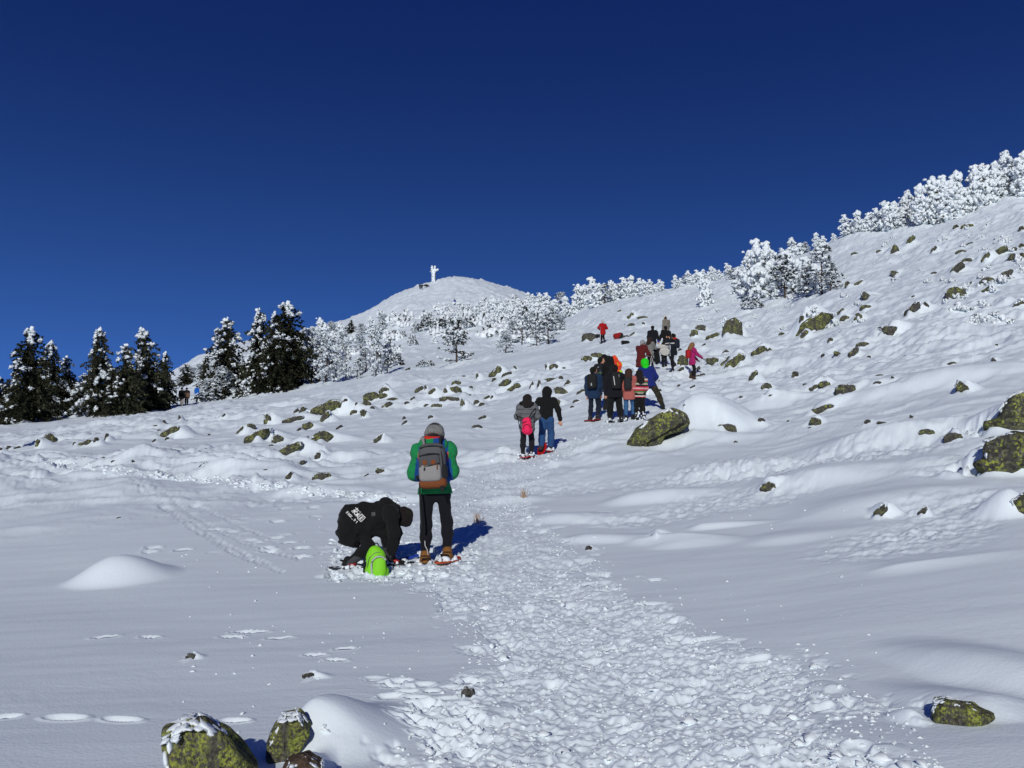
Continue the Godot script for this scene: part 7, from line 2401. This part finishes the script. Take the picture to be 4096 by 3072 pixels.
func group_on_path(rng: RandomNumberGenerator) -> void:
	var g := "group standing on the path"
	# boy in the blue coat with the black rucksack
	var J := person({"label": "boy in a blue coat and navy trousers looking to the right", "u": 594.0, "v": 421.0, "h": 1.68, "cell": 0.019, "group": g, "yaw": -0.35, "feet": [Vector3(-0.07, 0, 0.02), Vector3(0.07, 0, 0.0)], "head": Vector3(0.04, 1, -0.1), "face": Vector3(0.8, -0.15, -0.6),
		"hands": [Vector3(-0.14, 0.45, -0.05), Vector3(0.10, 0.46, -0.14)], "jacket": Color(0.06, 0.17, 0.30), "hem": 0.085, "bulk": 1.15, "trousers": Color(0.07, 0.09, 0.16), "boots": Color(0.2, 0.2, 0.22), "hair": Color(0.07, 0.05, 0.04)})
	rucksack("backpack", "black backpack with a small white print on the boy in blue", "backpack", J, 0.30, 0.44, 0.17, Color(0.035, 0.035, 0.04), 0.02)
	var pr := Buf.new()
	for k in 3:
		pr.quad(Vector3(-0.02, -0.16 + 0.03 * k, 0), Vector3(-0.045 + 0.01 * k, -0.14 + 0.03 * k, 0), Vector3(-0.01, -0.135 + 0.03 * k, 0), Vector3(0.015 - 0.006 * k, -0.155 + 0.03 * k, 0), Vector3(0, 0, 1), Color.WHITE)
	part("print", pr.mesh(false), tone(Color(0.8, 0.8, 0.8)), get_node(NodePath(_last_pack())) as Node3D, Transform3D(Basis(), Vector3(0.02, 0.02, 0.096)))
	for s in 2:
		snowshoe(J.o.transform * (J.feet[s] as Vector3), 0.5 - 0.9 * s, Color(0.66, 0.05, 0.05), "red snowshoe under the %s foot of the boy in blue" % ["left", "right"][s])
	# big man in dark navy
	J = person({"label": "broad man in dark navy clothes and black cap with a black rucksack", "u": 615.5, "v": 421.5, "h": 1.74, "cell": 0.019, "group": g, "yaw": 0.05, "wide": 1.12, "feet": [Vector3(-0.095, 0, 0.0), Vector3(0.095, 0, 0.03)], "head": Vector3(0.0, 0.85, -0.45), "hands": [Vector3(-0.16, 0.44, -0.05), Vector3(0.17, 0.60, -0.17)],
		"elbow": [Vector3(-0.6, 0, 0.4), Vector3(1.0, -0.3, 0.2)], "jacket": Color(0.040, 0.046, 0.066), "hem": 0.07, "flare": 0.10, "bulk": 1.2, "trousers": Color(0.024, 0.024, 0.028), "loose": 1.3, "boots": Color(0.18, 0.17, 0.17), "hat": Color(0.05, 0.05, 0.055), "hat_edge": -0.02, "hair": Color(0.05, 0.04, 0.04)})
	var t := rucksack("backpack", "black rucksack with white vertical stripe on the broad man", "backpack", J, 0.30, 0.50, 0.16, Color(0.028, 0.028, 0.032), 0.03)
	part("white_stripe", rounded_box(Vector3(0.022, 0.27, 0.01), 0.004, 3), tone(Color(0.82, 0.82, 0.80)), t, Transform3D(Basis(Vector3(0, 0, 1), 0.14), Vector3(-0.075, -0.02, 0.084)))
	part("small_stripe", rounded_box(Vector3(0.012, 0.09, 0.01), 0.004, 3), tone(Color(0.7, 0.7, 0.7)), t, Transform3D(Basis(Vector3(0, 0, 1), 0.02), Vector3(0.07, 0.13, 0.084)))
	for s in 2:
		snowshoe(J.o.transform * (J.feet[s] as Vector3), 0.3 - 0.6 * s, Color(0.10, 0.10, 0.12), "black snowshoe under the %s foot of the broad man" % ["left", "right"][s])
		var sn := Buf.new()
		for k in 14:
			blob(sn, J.feet[s] + Vector3(rng.randf_range(-0.12, 0.12), rng.randf_range(0.0, 0.10), rng.randf_range(-0.04, 0.16)), Vector3.ONE * rng.randf_range(0.015, 0.04), rng, Color.WHITE, 0.4)
		part("stuck_snow", sn.mesh(false), M.rime, J.o)
	# boy with the neon-edged jacket, behind
	J = person({"label": "dark-haired boy in a black and neon yellow jacket behind the boy in blue", "u": 601.5, "v": 410.0, "h": 1.78, "cell": 0.021, "group": g, "yaw": -0.5, "head": Vector3(0.05, 1, -0.15), "face": Vector3(0.95, -0.2, -0.2), "hands": [Vector3(-0.13, 0.45, -0.05), Vector3(0.12, 0.45, -0.1)],
		"jacket": func(p: Vector3, n: Vector3) -> Color: return lin(Color(0.62, 0.85, 0.10)) if p.y > 1.33 and p.x < -0.06 and n.y > 0.1 else lin(Color(0.03, 0.03, 0.035)), "trousers": Color(0.05, 0.05, 0.06), "hair": Color(0.04, 0.032, 0.03)})
	t = rucksack("backpack", "dark backpack with blue and grey-green stripes on the neon jacket boy", "backpack", J, 0.30, 0.40, 0.18, Color(0.045, 0.05, 0.06), -0.03)
	part("blue_band", rounded_box(Vector3(0.29, 0.03, 0.02), 0.008, 3), tone(Color(0.10, 0.22, 0.40)), t, Transform3D(Basis(), Vector3(0, -0.05, 0.083)))
	part("green_band", rounded_box(Vector3(0.29, 0.07, 0.02), 0.008, 3), tone(Color(0.30, 0.38, 0.25)), t, Transform3D(Basis(), Vector3(0, -0.105, 0.083)))
	part("tag", rounded_box(Vector3(0.05, 0.04, 0.01), 0.004, 3), tone(Color(0.5, 0.52, 0.58)), t, Transform3D(Basis(Vector3(0, 0, 1), 0.5), Vector3(0.03, 0.08, 0.093)))
	# the stooping figure in black, orange and neon
	J = person({"label": "person stooping in a black and fluorescent orange jacket with neon sleeve bands", "u": 613.5, "v": 398.5, "h": 1.88, "cell": 0.022, "group": g, "yaw": 0.25, "torso": Vector3(-0.30, 0.90, -0.40), "pel": Vector3(0.04, 0.0, 0.02), "head": Vector3(-0.5, 0.1, -0.9), "hands": [Vector3(-0.2, 0.45, -0.35), Vector3(0.13, 0.50, -0.05)], "elbow": [Vector3(-0.6, 0, 0.3), Vector3(0.9, 0.1, 0.2)],
		"jacket": func(p: Vector3, n: Vector3) -> Color:
			if p.x > 0.02 and p.y > 0.8:
				if n.x > 0.2 and fposmod(p.y, 0.30) < 0.12 and p.x > 0.16:
					return lin(Color(0.68, 0.86, 0.12))
				return lin(Color(0.92, 0.26, 0.13))
			return lin(Color(0.03, 0.03, 0.033)), "hem": 0.08, "bulk": 1.2, "trousers": Color(0.04, 0.04, 0.05), "hair": Color(0.05, 0.04, 0.04), "gloves": Color(0.05, 0.04, 0.045)})
	# girl in pink with the dark rucksack
	J = person({"label": "long-haired girl in a dusty pink jacket and light blue jeans", "u": 629.0, "v": 420.5, "h": 1.56, "cell": 0.019, "group": g, "yaw": -0.25, "feet": [Vector3(-0.055, 0, 0.02), Vector3(0.07, 0, -0.05)], "head": Vector3(0.05, 1, -0.2), "hands": [Vector3(-0.12, 0.5, -0.1), Vector3(0.10, 0.48, -0.12)],
		"jacket": Color(0.66, 0.36, 0.33), "hem": 0.10, "flare": 0.098, "bulk": 1.12, "trousers": Color(0.20, 0.36, 0.52), "boots": Color(0.08, 0.08, 0.10), "hair": Color(0.22, 0.14, 0.10), "long": 0.08})
	rucksack("backpack", "dark sequin-patterned backpack on the girl in dusty pink", "backpack", J, 0.22, 0.36, 0.15, Color(0.09, 0.095, 0.11), 0.05)
	# girl in the striped sweater
	var stripes := [Color(0.05, 0.05, 0.09), Color(0.70, 0.65, 0.58), Color(0.12, 0.40, 0.16), Color(0.72, 0.10, 0.22), Color(0.82, 0.76, 0.70), Color(0.05, 0.05, 0.10), Color(0.62, 0.58, 0.50), Color(0.15, 0.46, 0.20), Color(0.70, 0.08, 0.22), Color(0.82, 0.62, 0.62), Color(0.70, 0.08, 0.20)]
	J = person({"label": "long-haired girl in a multicoloured striped sweater and black trousers", "u": 640.0, "v": 420.0, "h": 1.52, "cell": 0.017, "group": g, "yaw": 0.10, "feet": [Vector3(-0.06, 0, 0.0), Vector3(0.06, 0, 0.02)], "head": Vector3(-0.03, 1, -0.12), "hands": [Vector3(-0.145, 0.43, -0.02), Vector3(0.12, 0.52, -0.12)],
		"jacket": func(p: Vector3, _n: Vector3) -> Color: return lin(stripes[int(fposmod(p.y / 0.046, stripes.size()))]), "jacket_name": "sweater", "hem": 0.05, "flare": 0.092, "bulk": 1.08, "clip": true, "trousers": Color(0.028, 0.028, 0.03), "loose": 1.25, "boots": Color(0.10, 0.10, 0.10), "hair": Color(0.085, 0.06, 0.05), "long": 0.10})
	var sn2 := Buf.new()
	for s in 2:
		for k in 14:
			blob(sn2, J.feet[s] + Vector3(rng.randf_range(-0.07, 0.07), rng.randf_range(0.0, 0.25), rng.randf_range(0.03, 0.09)), Vector3.ONE * rng.randf_range(0.010, 0.03), rng, Color.WHITE, 0.4)
	part("stuck_snow", sn2.mesh(false), M.rime, J.o)
	# the one in the blue jacket with the green hood, striding sideways
	J = person({"label": "person in a blue jacket with a bright green hood, one leg stretched to the right", "u": 648.0, "v": 409.0, "h": 1.74, "cell": 0.021, "group": g, "yaw": 0.0, "feet": [Vector3(-0.10, 0, -0.05), Vector3(0.26, 0, 0.12)], "pel": Vector3(0.03, -0.03, 0.0), "torso": Vector3(-0.16, 0.9, -0.25), "head": Vector3(-0.1, 0.95, -0.3), "hands": [Vector3(-0.12, 0.50, -0.2), Vector3(0.12, 0.50, -0.18)], "elbow": [Vector3(-0.8, -0.3, 0.3), Vector3(0.8, -0.3, 0.3)], "knee": [Vector3(-0.4, 0, -1), Vector3(0.8, 0.5, -0.6)],
		"jacket": func(p: Vector3, n: Vector3) -> Color: return lin(Color(0.16, 0.75, 0.22)) if absf(n.z) < 0.16 and n.y > -0.5 else lin(Color(0.05, 0.14, 0.42)), "hem": 0.06, "bulk": 1.2, "trousers": func(p: Vector3, _n: Vector3) -> Color: return lin(Color(0.15, 0.14, 0.10) * (1.0 + 0.9 * n_cloth.get_noise_3d(p.x * 2.5, p.y * 2.5, p.z * 2.5))), "loose": 1.25, "boots": Color(0.1, 0.1, 0.1), "hood": Color(0.12, 0.80, 0.10)})

func _last_pack() -> String:
	var k: int = used["backpack"]
	return "backpack" if k == 0 else "backpack_%03d" % k

func upper_group(rng: RandomNumberGenerator) -> void:
	var g := "hikers climbing beyond the group"
	var J := person({"label": "white-haired man in a long dark red coat leaning on a pole", "u": 641.0, "v": 382.0, "h": 1.80, "cell": 0.024, "group": g, "yaw": -0.75, "torso": Vector3(0.0, 1, -0.16), "head": Vector3(0, 0.8, -0.5), "hands": [Vector3(-0.10, 0.62, -0.28), Vector3(0.10, 0.62, -0.26)], "elbow": [Vector3(-0.5, -0.8, 0.5), Vector3(0.5, -0.8, 0.5)],
		"jacket": Color(0.34, 0.055, 0.075), "jacket_name": "coat", "hem": 0.17, "flare": 0.10, "bulk": 1.15, "trousers": Color(0.05, 0.05, 0.06), "hair": Color(0.55, 0.55, 0.55), "gloves": Color(0.55, 0.48, 0.36), "skin": Color(0.72, 0.48, 0.40)})
	var hand: Vector3 = J.o.transform * (J.hands[1] as Vector3)
	var tip := hand + Vector3(0.32, 0, 0.4)
	tip.y = ground(tip.x, tip.z)
	trekking_pole(hand + Vector3(0, 0.08, 0), tip, "white and red trekking pole held by the man in dark red", Color(0.85, 0.80, 0.78))
	J = person({"label": "brown-haired woman in a grey cardigan carrying a black jacket over her arm", "u": 650.0, "v": 370.0, "h": 1.60, "cell": 0.026, "group": g, "yaw": -0.7, "head": Vector3(0.1, 1, -0.2), "hands": [Vector3(-0.05, 0.62, -0.2), Vector3(0.10, 0.64, -0.24)], "jacket": Color(0.46, 0.45, 0.43), "jacket_name": "cardigan", "hem": 0.09, "flare": 0.1, "bulk": 1.12, "trousers": Color(0.03, 0.03, 0.035), "hair": Color(0.17, 0.10, 0.08), "long": 0.03})
	var ab: Vector3 = J.o.transform * (J.hands[1] as Vector3)
	var cb := thing("carried_jacket", "black jacket draped over the arm of the woman in grey cardigan", "jacket", ab)
	part("cloth", skin_of([limb(Vector3(-0.08, -0.02, 0), Vector3(0.08, -0.02, 0), 0.08, 0.08), limb(Vector3(-0.03, -0.05, 0), Vector3(0.02, -0.55, 0.02), 0.12, 0.15, Vector3(0, 0, 1), 0.7), limb(Vector3(0.0, -0.5, 0), Vector3(-0.02, -0.68, 0), 0.1, 0.07)], 0.024, 0.06, Color(0.03, 0.03, 0.035), [], 0.01), M.cloth, cb)
	J = person({"label": "man in black with a blue wristband walking up ahead of the grey cardigan", "u": 653.0, "v": 357.0, "h": 1.74, "cell": 0.028, "group": g, "yaw": -0.05, "head": Vector3(0, 1, -0.2), "hands": [Vector3(-0.16, 0.44, -0.03), Vector3(0.19, 0.42, -0.03)], "jacket": func(p: Vector3, _n: Vector3) -> Color: return lin(Color(0.05, 0.25, 0.6)) if p.x > 0.24 and p.y < 0.92 else lin(Color(0.035, 0.038, 0.05)), "hem": 0.10, "bulk": 1.15, "trousers": Color(0.03, 0.03, 0.035), "hair": Color(0.05, 0.045, 0.045)})
	J = person({"label": "black-haired man in a black jacket and grey trousers striding left", "u": 666.5, "v": 356.0, "h": 1.76, "cell": 0.028, "group": g, "yaw": 0.25, "torso": Vector3(0.05, 1, -0.18), "feet": [Vector3(-0.10, 0, -0.06), Vector3(0.03, 0, 0.10)], "head": Vector3(0.0, 0.9, -0.3), "hands": [Vector3(-0.24, 0.44, -0.05), Vector3(0.15, 0.46, -0.05)], "jacket": Color(0.028, 0.028, 0.032), "hem": 0.05, "bulk": 1.18, "trousers": Color(0.25, 0.25, 0.26), "loose": 1.15, "hair": Color(0.03, 0.028, 0.03)})
	J = person({"label": "woman in a beige-grey coat and white hat, furthest up the line", "u": 666.5, "v": 342.0, "h": 1.66, "cell": 0.030, "group": g, "yaw": 0.5, "head": Vector3(-0.25, 0.85, -0.4), "hands": [Vector3(-0.14, 0.46, -0.05), Vector3(0.14, 0.46, -0.05)], "jacket": Color(0.46, 0.44, 0.40), "jacket_name": "coat", "hem": 0.13, "flare": 0.10, "bulk": 1.15, "trousers": Color(0.05, 0.04, 0.045), "hat": Color(0.85, 0.82, 0.76), "hat_edge": -0.01, "hair": Color(0.3, 0.2, 0.15)})
	J = person({"label": "person in a white padded jacket and black leggings stooping away from us", "u": 664.5, "v": 367.0, "h": 1.60, "cell": 0.026, "group": g, "yaw": 0.1, "torso": Vector3(0.1, 0.55, -0.85), "pel": Vector3(0.0, 0.0, 0.02), "feet": [Vector3(-0.045, 0, 0.0), Vector3(0.05, 0, -0.03)], "head": Vector3(0.1, 0.0, -1), "hands": [Vector3(-0.1, 0.35, -0.4), Vector3(0.12, 0.35, -0.4)], "jacket": Color(0.80, 0.78, 0.74), "hem": 0.11, "flare": 0.125, "bulk": 1.3, "trousers": Color(0.03, 0.03, 0.035), "hair": Color(0.04, 0.035, 0.035), "long": 0.03})
	J = person({"label": "photographer in a dark blue jacket with an orange-red hood, camera raised", "u": 674.0, "v": 368.5, "h": 1.66, "cell": 0.024, "group": g, "yaw": 0.75, "feet": [Vector3(-0.09, 0, 0.03), Vector3(0.08, 0, -0.03)], "head": Vector3(-0.05, 1, -0.1), "hands": [Vector3(-0.07, 0.86, -0.17), Vector3(0.06, 0.86, -0.17)], "elbow": [Vector3(-0.3, -1, 0.0), Vector3(0.4, -1, 0.0)],
		"jacket": func(p: Vector3, n: Vector3) -> Color: return lin(Color(0.78, 0.76, 0.74)) if absf(p.y - 1.16) < 0.028 and p.x < 0.1 else lin(Color(0.04, 0.055, 0.09)), "hem": 0.10, "bulk": 1.12, "trousers": Color(0.04, 0.045, 0.06), "hair": Color(0.04, 0.035, 0.035), "hood_down": Color(0.72, 0.14, 0.07)})
	rucksack("backpack", "navy backpack on the photographer", "backpack", J, 0.28, 0.42, 0.15, Color(0.05, 0.08, 0.14), 0.04)
	var cam: Vector3 = J.o.transform * ((J.hands[0] + J.hands[1]) * 0.5 + Vector3(0, 0.05, -0.03))
	var ct := thing("camera", "small black camera held up to the photographer's face", "camera", cam, 0.75)
	part("camera_body", rounded_box(Vector3(0.12, 0.075, 0.04), 0.012, 3), tone(Color(0.03, 0.03, 0.03), 0.4), ct)
	var lb := Buf.new()
	tube(lb, PackedVector3Array([Vector3(0, 0, -0.02), Vector3(0, 0, -0.06)]), 0.03, 0.026, 10)
	part("camera_lens", lb.mesh(false), tone(Color(0.02, 0.02, 0.02), 0.3), ct)
	J = person({"label": "fair-haired woman in a bright pink jacket walking right with a pole", "u": 692.5, "v": 379.0, "h": 1.66, "cell": 0.021, "group": g, "yaw": -1.35, "torso": Vector3(0, 1, -0.04), "feet": [Vector3(-0.04, 0, 0.03), Vector3(0.04, 0, -0.03)], "head": Vector3(0, 1, -0.12), "face": Vector3(0, 0.1, -1), "hands": [Vector3(-0.12, 0.52, -0.22), Vector3(0.10, 0.53, -0.28)], "elbow": [Vector3(-0.4, -0.5, 1), Vector3(0.4, -0.5, 1)],
		"jacket": Color(0.62, 0.09, 0.36), "hem": 0.11, "flare": 0.10, "bulk": 1.1, "trousers": Color(0.035, 0.035, 0.04), "boots": Color(0.24, 0.16, 0.11), "boot_high": 1.7, "hair": Color(0.50, 0.36, 0.22), "long": 0.04, "gloves": Color(0.06, 0.06, 0.09), "skin": Color(0.80, 0.55, 0.43)})
	rucksack("backpack", "red backpack on the woman in bright pink", "backpack", J, 0.26, 0.38, 0.17, Color(0.66, 0.04, 0.08), 0.08)
	hand = J.o.transform * (J.hands[1] as Vector3)
	tip = hand + Vector3(-0.20, 0, 0.30)
	tip.y = ground(tip.x, tip.z)
	trekking_pole(hand + Vector3(0, 0.06, 0), tip, "grey trekking pole held by the woman in bright pink")
	hand = J.o.transform * (J.hands[0] as Vector3)
	tip = hand + Vector3(-0.12, 0, -0.2)
	tip.y = ground(tip.x, tip.z)
	trekking_pole(hand + Vector3(0, 0.06, 0), tip, "second grey trekking pole behind the bright pink jacket")
	# the man in red further left, and what lies on the snow near him
	var P := survey(603.0, 343.5, 30.0)
	J = person({"label": "white-haired man in a bright red jacket standing alone in deep snow", "at": P - Vector3(0, 0.42, 0), "h": 1.72, "cell": 0.030, "group": g, "yaw": 0.3, "head": Vector3(0, 1, -0.1), "hands": [Vector3(-0.10, 0.60, -0.12), Vector3(0.10, 0.60, -0.12)], "elbow": [Vector3(-0.9, -0.5, 0.3), Vector3(0.9, -0.5, 0.3)], "jacket": Color(0.62, 0.03, 0.04), "hem": 0.12, "flare": 0.1, "bulk": 1.15, "trousers": Color(0.05, 0.03, 0.035), "hair": Color(0.7, 0.7, 0.68), "hat": Color(0.75, 0.74, 0.70)})
	P = survey(618.5, 338.5, 30.0)
	var t := thing("rucksack", "red and dark grey rucksack lying on the snow right of the man in red", "rucksack", P, 0.2)
	part("bag", skin_of([limb(Vector3(-0.22, 0.18, 0), Vector3(0.12, 0.20, 0), 0.20, 0.26)], 0.03, 0.05, func(p: Vector3, _n: Vector3) -> Color: return lin(Color(0.12, 0.11, 0.12)) if p.x > 0.05 + 0.5 * (p.y - 0.2) else lin(Color(0.55, 0.05, 0.08)), [], 0.01), M.cloth, t)
	part("strap", skin_of([limb(Vector3(-0.40, 0.06, 0.1), Vector3(-0.30, 0.2, 0.14), 0.03, 0.03)], 0.02, 0.02, Color(0.06, 0.05, 0.05)), M.cloth, t)
	var a := survey(624.5, 336.5, 30.0)
	trekking_pole(a + Vector3(0.02, 0.95, 0), a + Vector3(0, -0.1, 0), "trekking pole planted next to the red rucksack")
	P = survey(625.5, 343.8, 30.0)
	t = thing("bag", "flat black bag lying on the snow below the red rucksack", "bag", P, 0.1)
	part("cloth", skin_of([limb(Vector3(-0.18, 0.10, 0), Vector3(0.18, 0.09, 0), 0.13, 0.12)], 0.025, 0.05, Color(0.025, 0.025, 0.028), [], 0.012), M.cloth, t)
	for k in 2:
		a = survey(597.3 + k * 1.4, 342.5, 30.0)
		trekking_pole(a + Vector3(0.0, 0.55, 0), a + Vector3(0, -0.2, 0), "%s of two poles planted with dark gloves beside the man in red" % ["left one", "right one"][k])
		var gl := Buf.new()
		blob(gl, Vector3.ZERO, Vector3(0.10, 0.16, 0.09), rng, Color.WHITE, 0.2)
		tag(part("glove", gl.mesh(false), tone(Color(0.05, 0.06, 0.10)), self, Transform3D(Basis(), a + Vector3(0.03 * k, 0.50, 0.02))), "dark glove hung on the %s planted pole by the man in red" % ["left", "right"][k], "glove")

func far_walkers(rng: RandomNumberGenerator) -> void:
	var g := "walkers far off"
	for q in [
		["distant walker in a black jacket and pale trousers beside the dark spruces", 181.5, 406.3, 1.75, Color(0.035, 0.035, 0.03), Color(0.55, 0.52, 0.50), Color(0.05, 0.04, 0.04), -0.1, 0.04, 80.0],
		["distant walker in a tan jacket and black trousers, second from the dark spruces", 186.3, 405.8, 1.70, Color(0.46, 0.36, 0.29), Color(0.04, 0.04, 0.05), Color(0.06, 0.05, 0.05), 0.3, 0.08, 80.0],
		["distant walker in a bright blue jacket at the gap between the spruces", 196.6, 402.2, 1.72, Color(0.08, 0.36, 0.70), Color(0.07, 0.08, 0.10), Color(0.10, 0.07, 0.06), -0.4, 0.05, 80.0],
		["tiny climber on the far left below the summit cross", 419.9, 289.4, 1.75, Color(0.10, 0.14, 0.16), Color(0.06, 0.08, 0.09), Color(0.05, 0.05, 0.05), 0.0, 0.08, 200.0],
		["tiny climber on the right below the summit cross, carrying a pack", 421.9, 289.4, 1.80, Color(0.09, 0.12, 0.14), Color(0.06, 0.08, 0.09), Color(0.05, 0.05, 0.05), -0.3, 0.08, 200.0],
		["half-hidden walker with a salmon-pink top in the white thicket", 511.4, 324.0, 1.75, Color(0.10, 0.13, 0.20), Color(0.06, 0.07, 0.10), Color(0.75, 0.25, 0.22), 0.2, 0.06, 100.0],
		["blue dot of a walker high on the slope left of the thicket", 454.6, 305.6, 1.7, Color(0.12, 0.26, 0.50), Color(0.12, 0.2, 0.35), Color(0.08, 0.1, 0.2), 0.0, 0.05, 150.0]]:
		person({"label": q[0], "u": q[1], "v": q[2], "h": q[3], "cell": 0.045, "from": q[9], "group": g, "yaw": q[7], "feet": [Vector3(-0.05, 0, -q[8]), Vector3(0.05, 0, q[8])], "jacket": q[4], "bulk": 1.25, "clip": false, "trousers": q[5], "hat": q[6], "hat_edge": -0.02, "loose": 1.15})
	var P := survey(425.0, 288.8, 200.0)
	var b := Buf.new()
	blob(b, Vector3(0.3, 1.1, 0), Vector3(1.1, 0.35, 0.4), rng, Color.WHITE, 0.25)
	tag(part("carried_load", b.mesh(false), tone(Color(0.14, 0.16, 0.17)), self, Transform3D(Basis(Vector3(0, 0, 1), -0.12), P)), "long dark load sticking out right of the tiny climbers", "load")

# two spruces just outside the picture, whose shadows reach into it
func shading_trees() -> void:
	for q in [["spruce standing outside the left edge, its shadow on the snow by the hump-backed boulder", -24.8, -26.0, 9.5, 2], ["small spruce standing outside the right edge beside the viewer, its shadow at the lower right", 2.83, -0.2, 3.45, 1]]:
		var o := make_tree(0, q[4])
		o.name = numbered("spruce_tree")
		add_child(o)
		o.position = Vector3(q[1], ground(q[1], q[2]) - 0.2, q[2])
		o.scale = Vector3.ONE * q[3] / 8.0
		tag(o, q[0], "tree", "snow-laden trees on the mountainside")

# ---------------------------------------------------------------- the scene
func _ready() -> void:
	var cam := Camera3D.new()
	cam.name = "view_camera"
	add_child(cam)
	cam.position = Vector3(0, EYE, 0)
	cam.rotation.x = PITCH
	cam.fov = 46.0
	cam.near = 0.1
	cam.far = 2000.0
	cam.current = true
	var sm := ProceduralSkyMaterial.new()
	sm.sky_top_color = Color(0.043, 0.120, 0.345)
	sm.sky_horizon_color = Color(0.28, 0.49, 0.84)
	sm.sky_curve = 0.115
	sm.ground_bottom_color = Color(0.45, 0.47, 0.52)
	sm.ground_horizon_color = Color(0.45, 0.5, 0.58)
	sm.sun_angle_max = 1.0
	var sky := Sky.new()
	sky.sky_material = sm
	var env := Environment.new()
	env.background_mode = Environment.BG_SKY
	env.sky = sky
	env.tonemap_mode = Environment.TONE_MAPPER_LINEAR
	env.tonemap_exposure = 1.0
	env.sdfgi_enabled = true
	env.ssao_enabled = true
	env.ssil_enabled = true
	var we := WorldEnvironment.new()
	we.name = "world_environment"
	we.environment = env
	add_child(we)
	var sun := DirectionalLight3D.new()
	sun.name = "sun"
	sun.light_energy = 0.86
	sun.light_color = Color(1.0, 0.995, 0.97)
	sun.light_angular_distance = 0.5
	sun.shadow_enabled = true
	var az := deg_to_rad(9.5)
	var el := deg_to_rad(25.5)
	var towards := Vector3(-sin(az) * cos(el), sin(el), cos(az) * cos(el))
	add_child(sun)
	sun.look_at_from_position(towards * 50.0, Vector3.ZERO)
	# the mountainside
	var rng := RandomNumberGenerator.new()
	rng.seed = 20
	make_materials()
	make_ico()
	make_tables()
	grid_axes()
	base_rows()
	for j in range(1, trodden.size(), 1):
		if trodden[j] is Array:
			var e: Array = trodden[j]
			for i in range(0, e.size(), 3):
				var a := survey(e[i + 1], e[i])
				var b := survey(e[i + 2], e[i])
				path_z.push_back(-(a.z + b.z) * 0.5)
				path_l.push_back(a.x)
				path_r.push_back(b.x)
	relief_rows()
	var boulders := plan_boulders()
	drift_boulders(boulders)
	plan_rocks()
	surface_details(rng)
	var snow := part("snow_field", terrain_mesh(), M.snow, self)
	snow.set_meta("kind", "structure")
	snow.set_meta("label", "snow-covered mountainside rising to the right and to a far peak")
	build_boulders(boulders)
	build_rocks()
	build_trees()
	shading_trees()
	frosted_scrub("frosted_scrub", "pale belt of low rime-covered scrub on the slope below the summit", 61, 230, [[300, 336, 400, 356], [380, 312, 470, 336], [440, 304, 530, 324], [480, 316, 545, 342], [500, 300, 570, 318]], 0.5, 1.7)
	frosted_scrub("frosted_clumps", "small frost-crusted clumps among the stones on the upper right slope", 62, 120, [[840, 235, 1024, 290], [880, 215, 1024, 250], [760, 290, 860, 330], [690, 285, 760, 330], [940, 270, 1024, 330]], 0.10, 0.38)
	summit_cross(rng)
	front_hikers(rng)
	walking_pair(rng)
	group_on_path(rng)
	upper_group(rng)
	far_walkers(rng)
	dry_grass(523, 497.5, "tuft of dry reddish grass in the rimed bank right of the path", rng)
	dry_grass(478, 522, "tuft of dark dry grass beside the green jacket man's shadow", rng)
	snow_clods(rng)
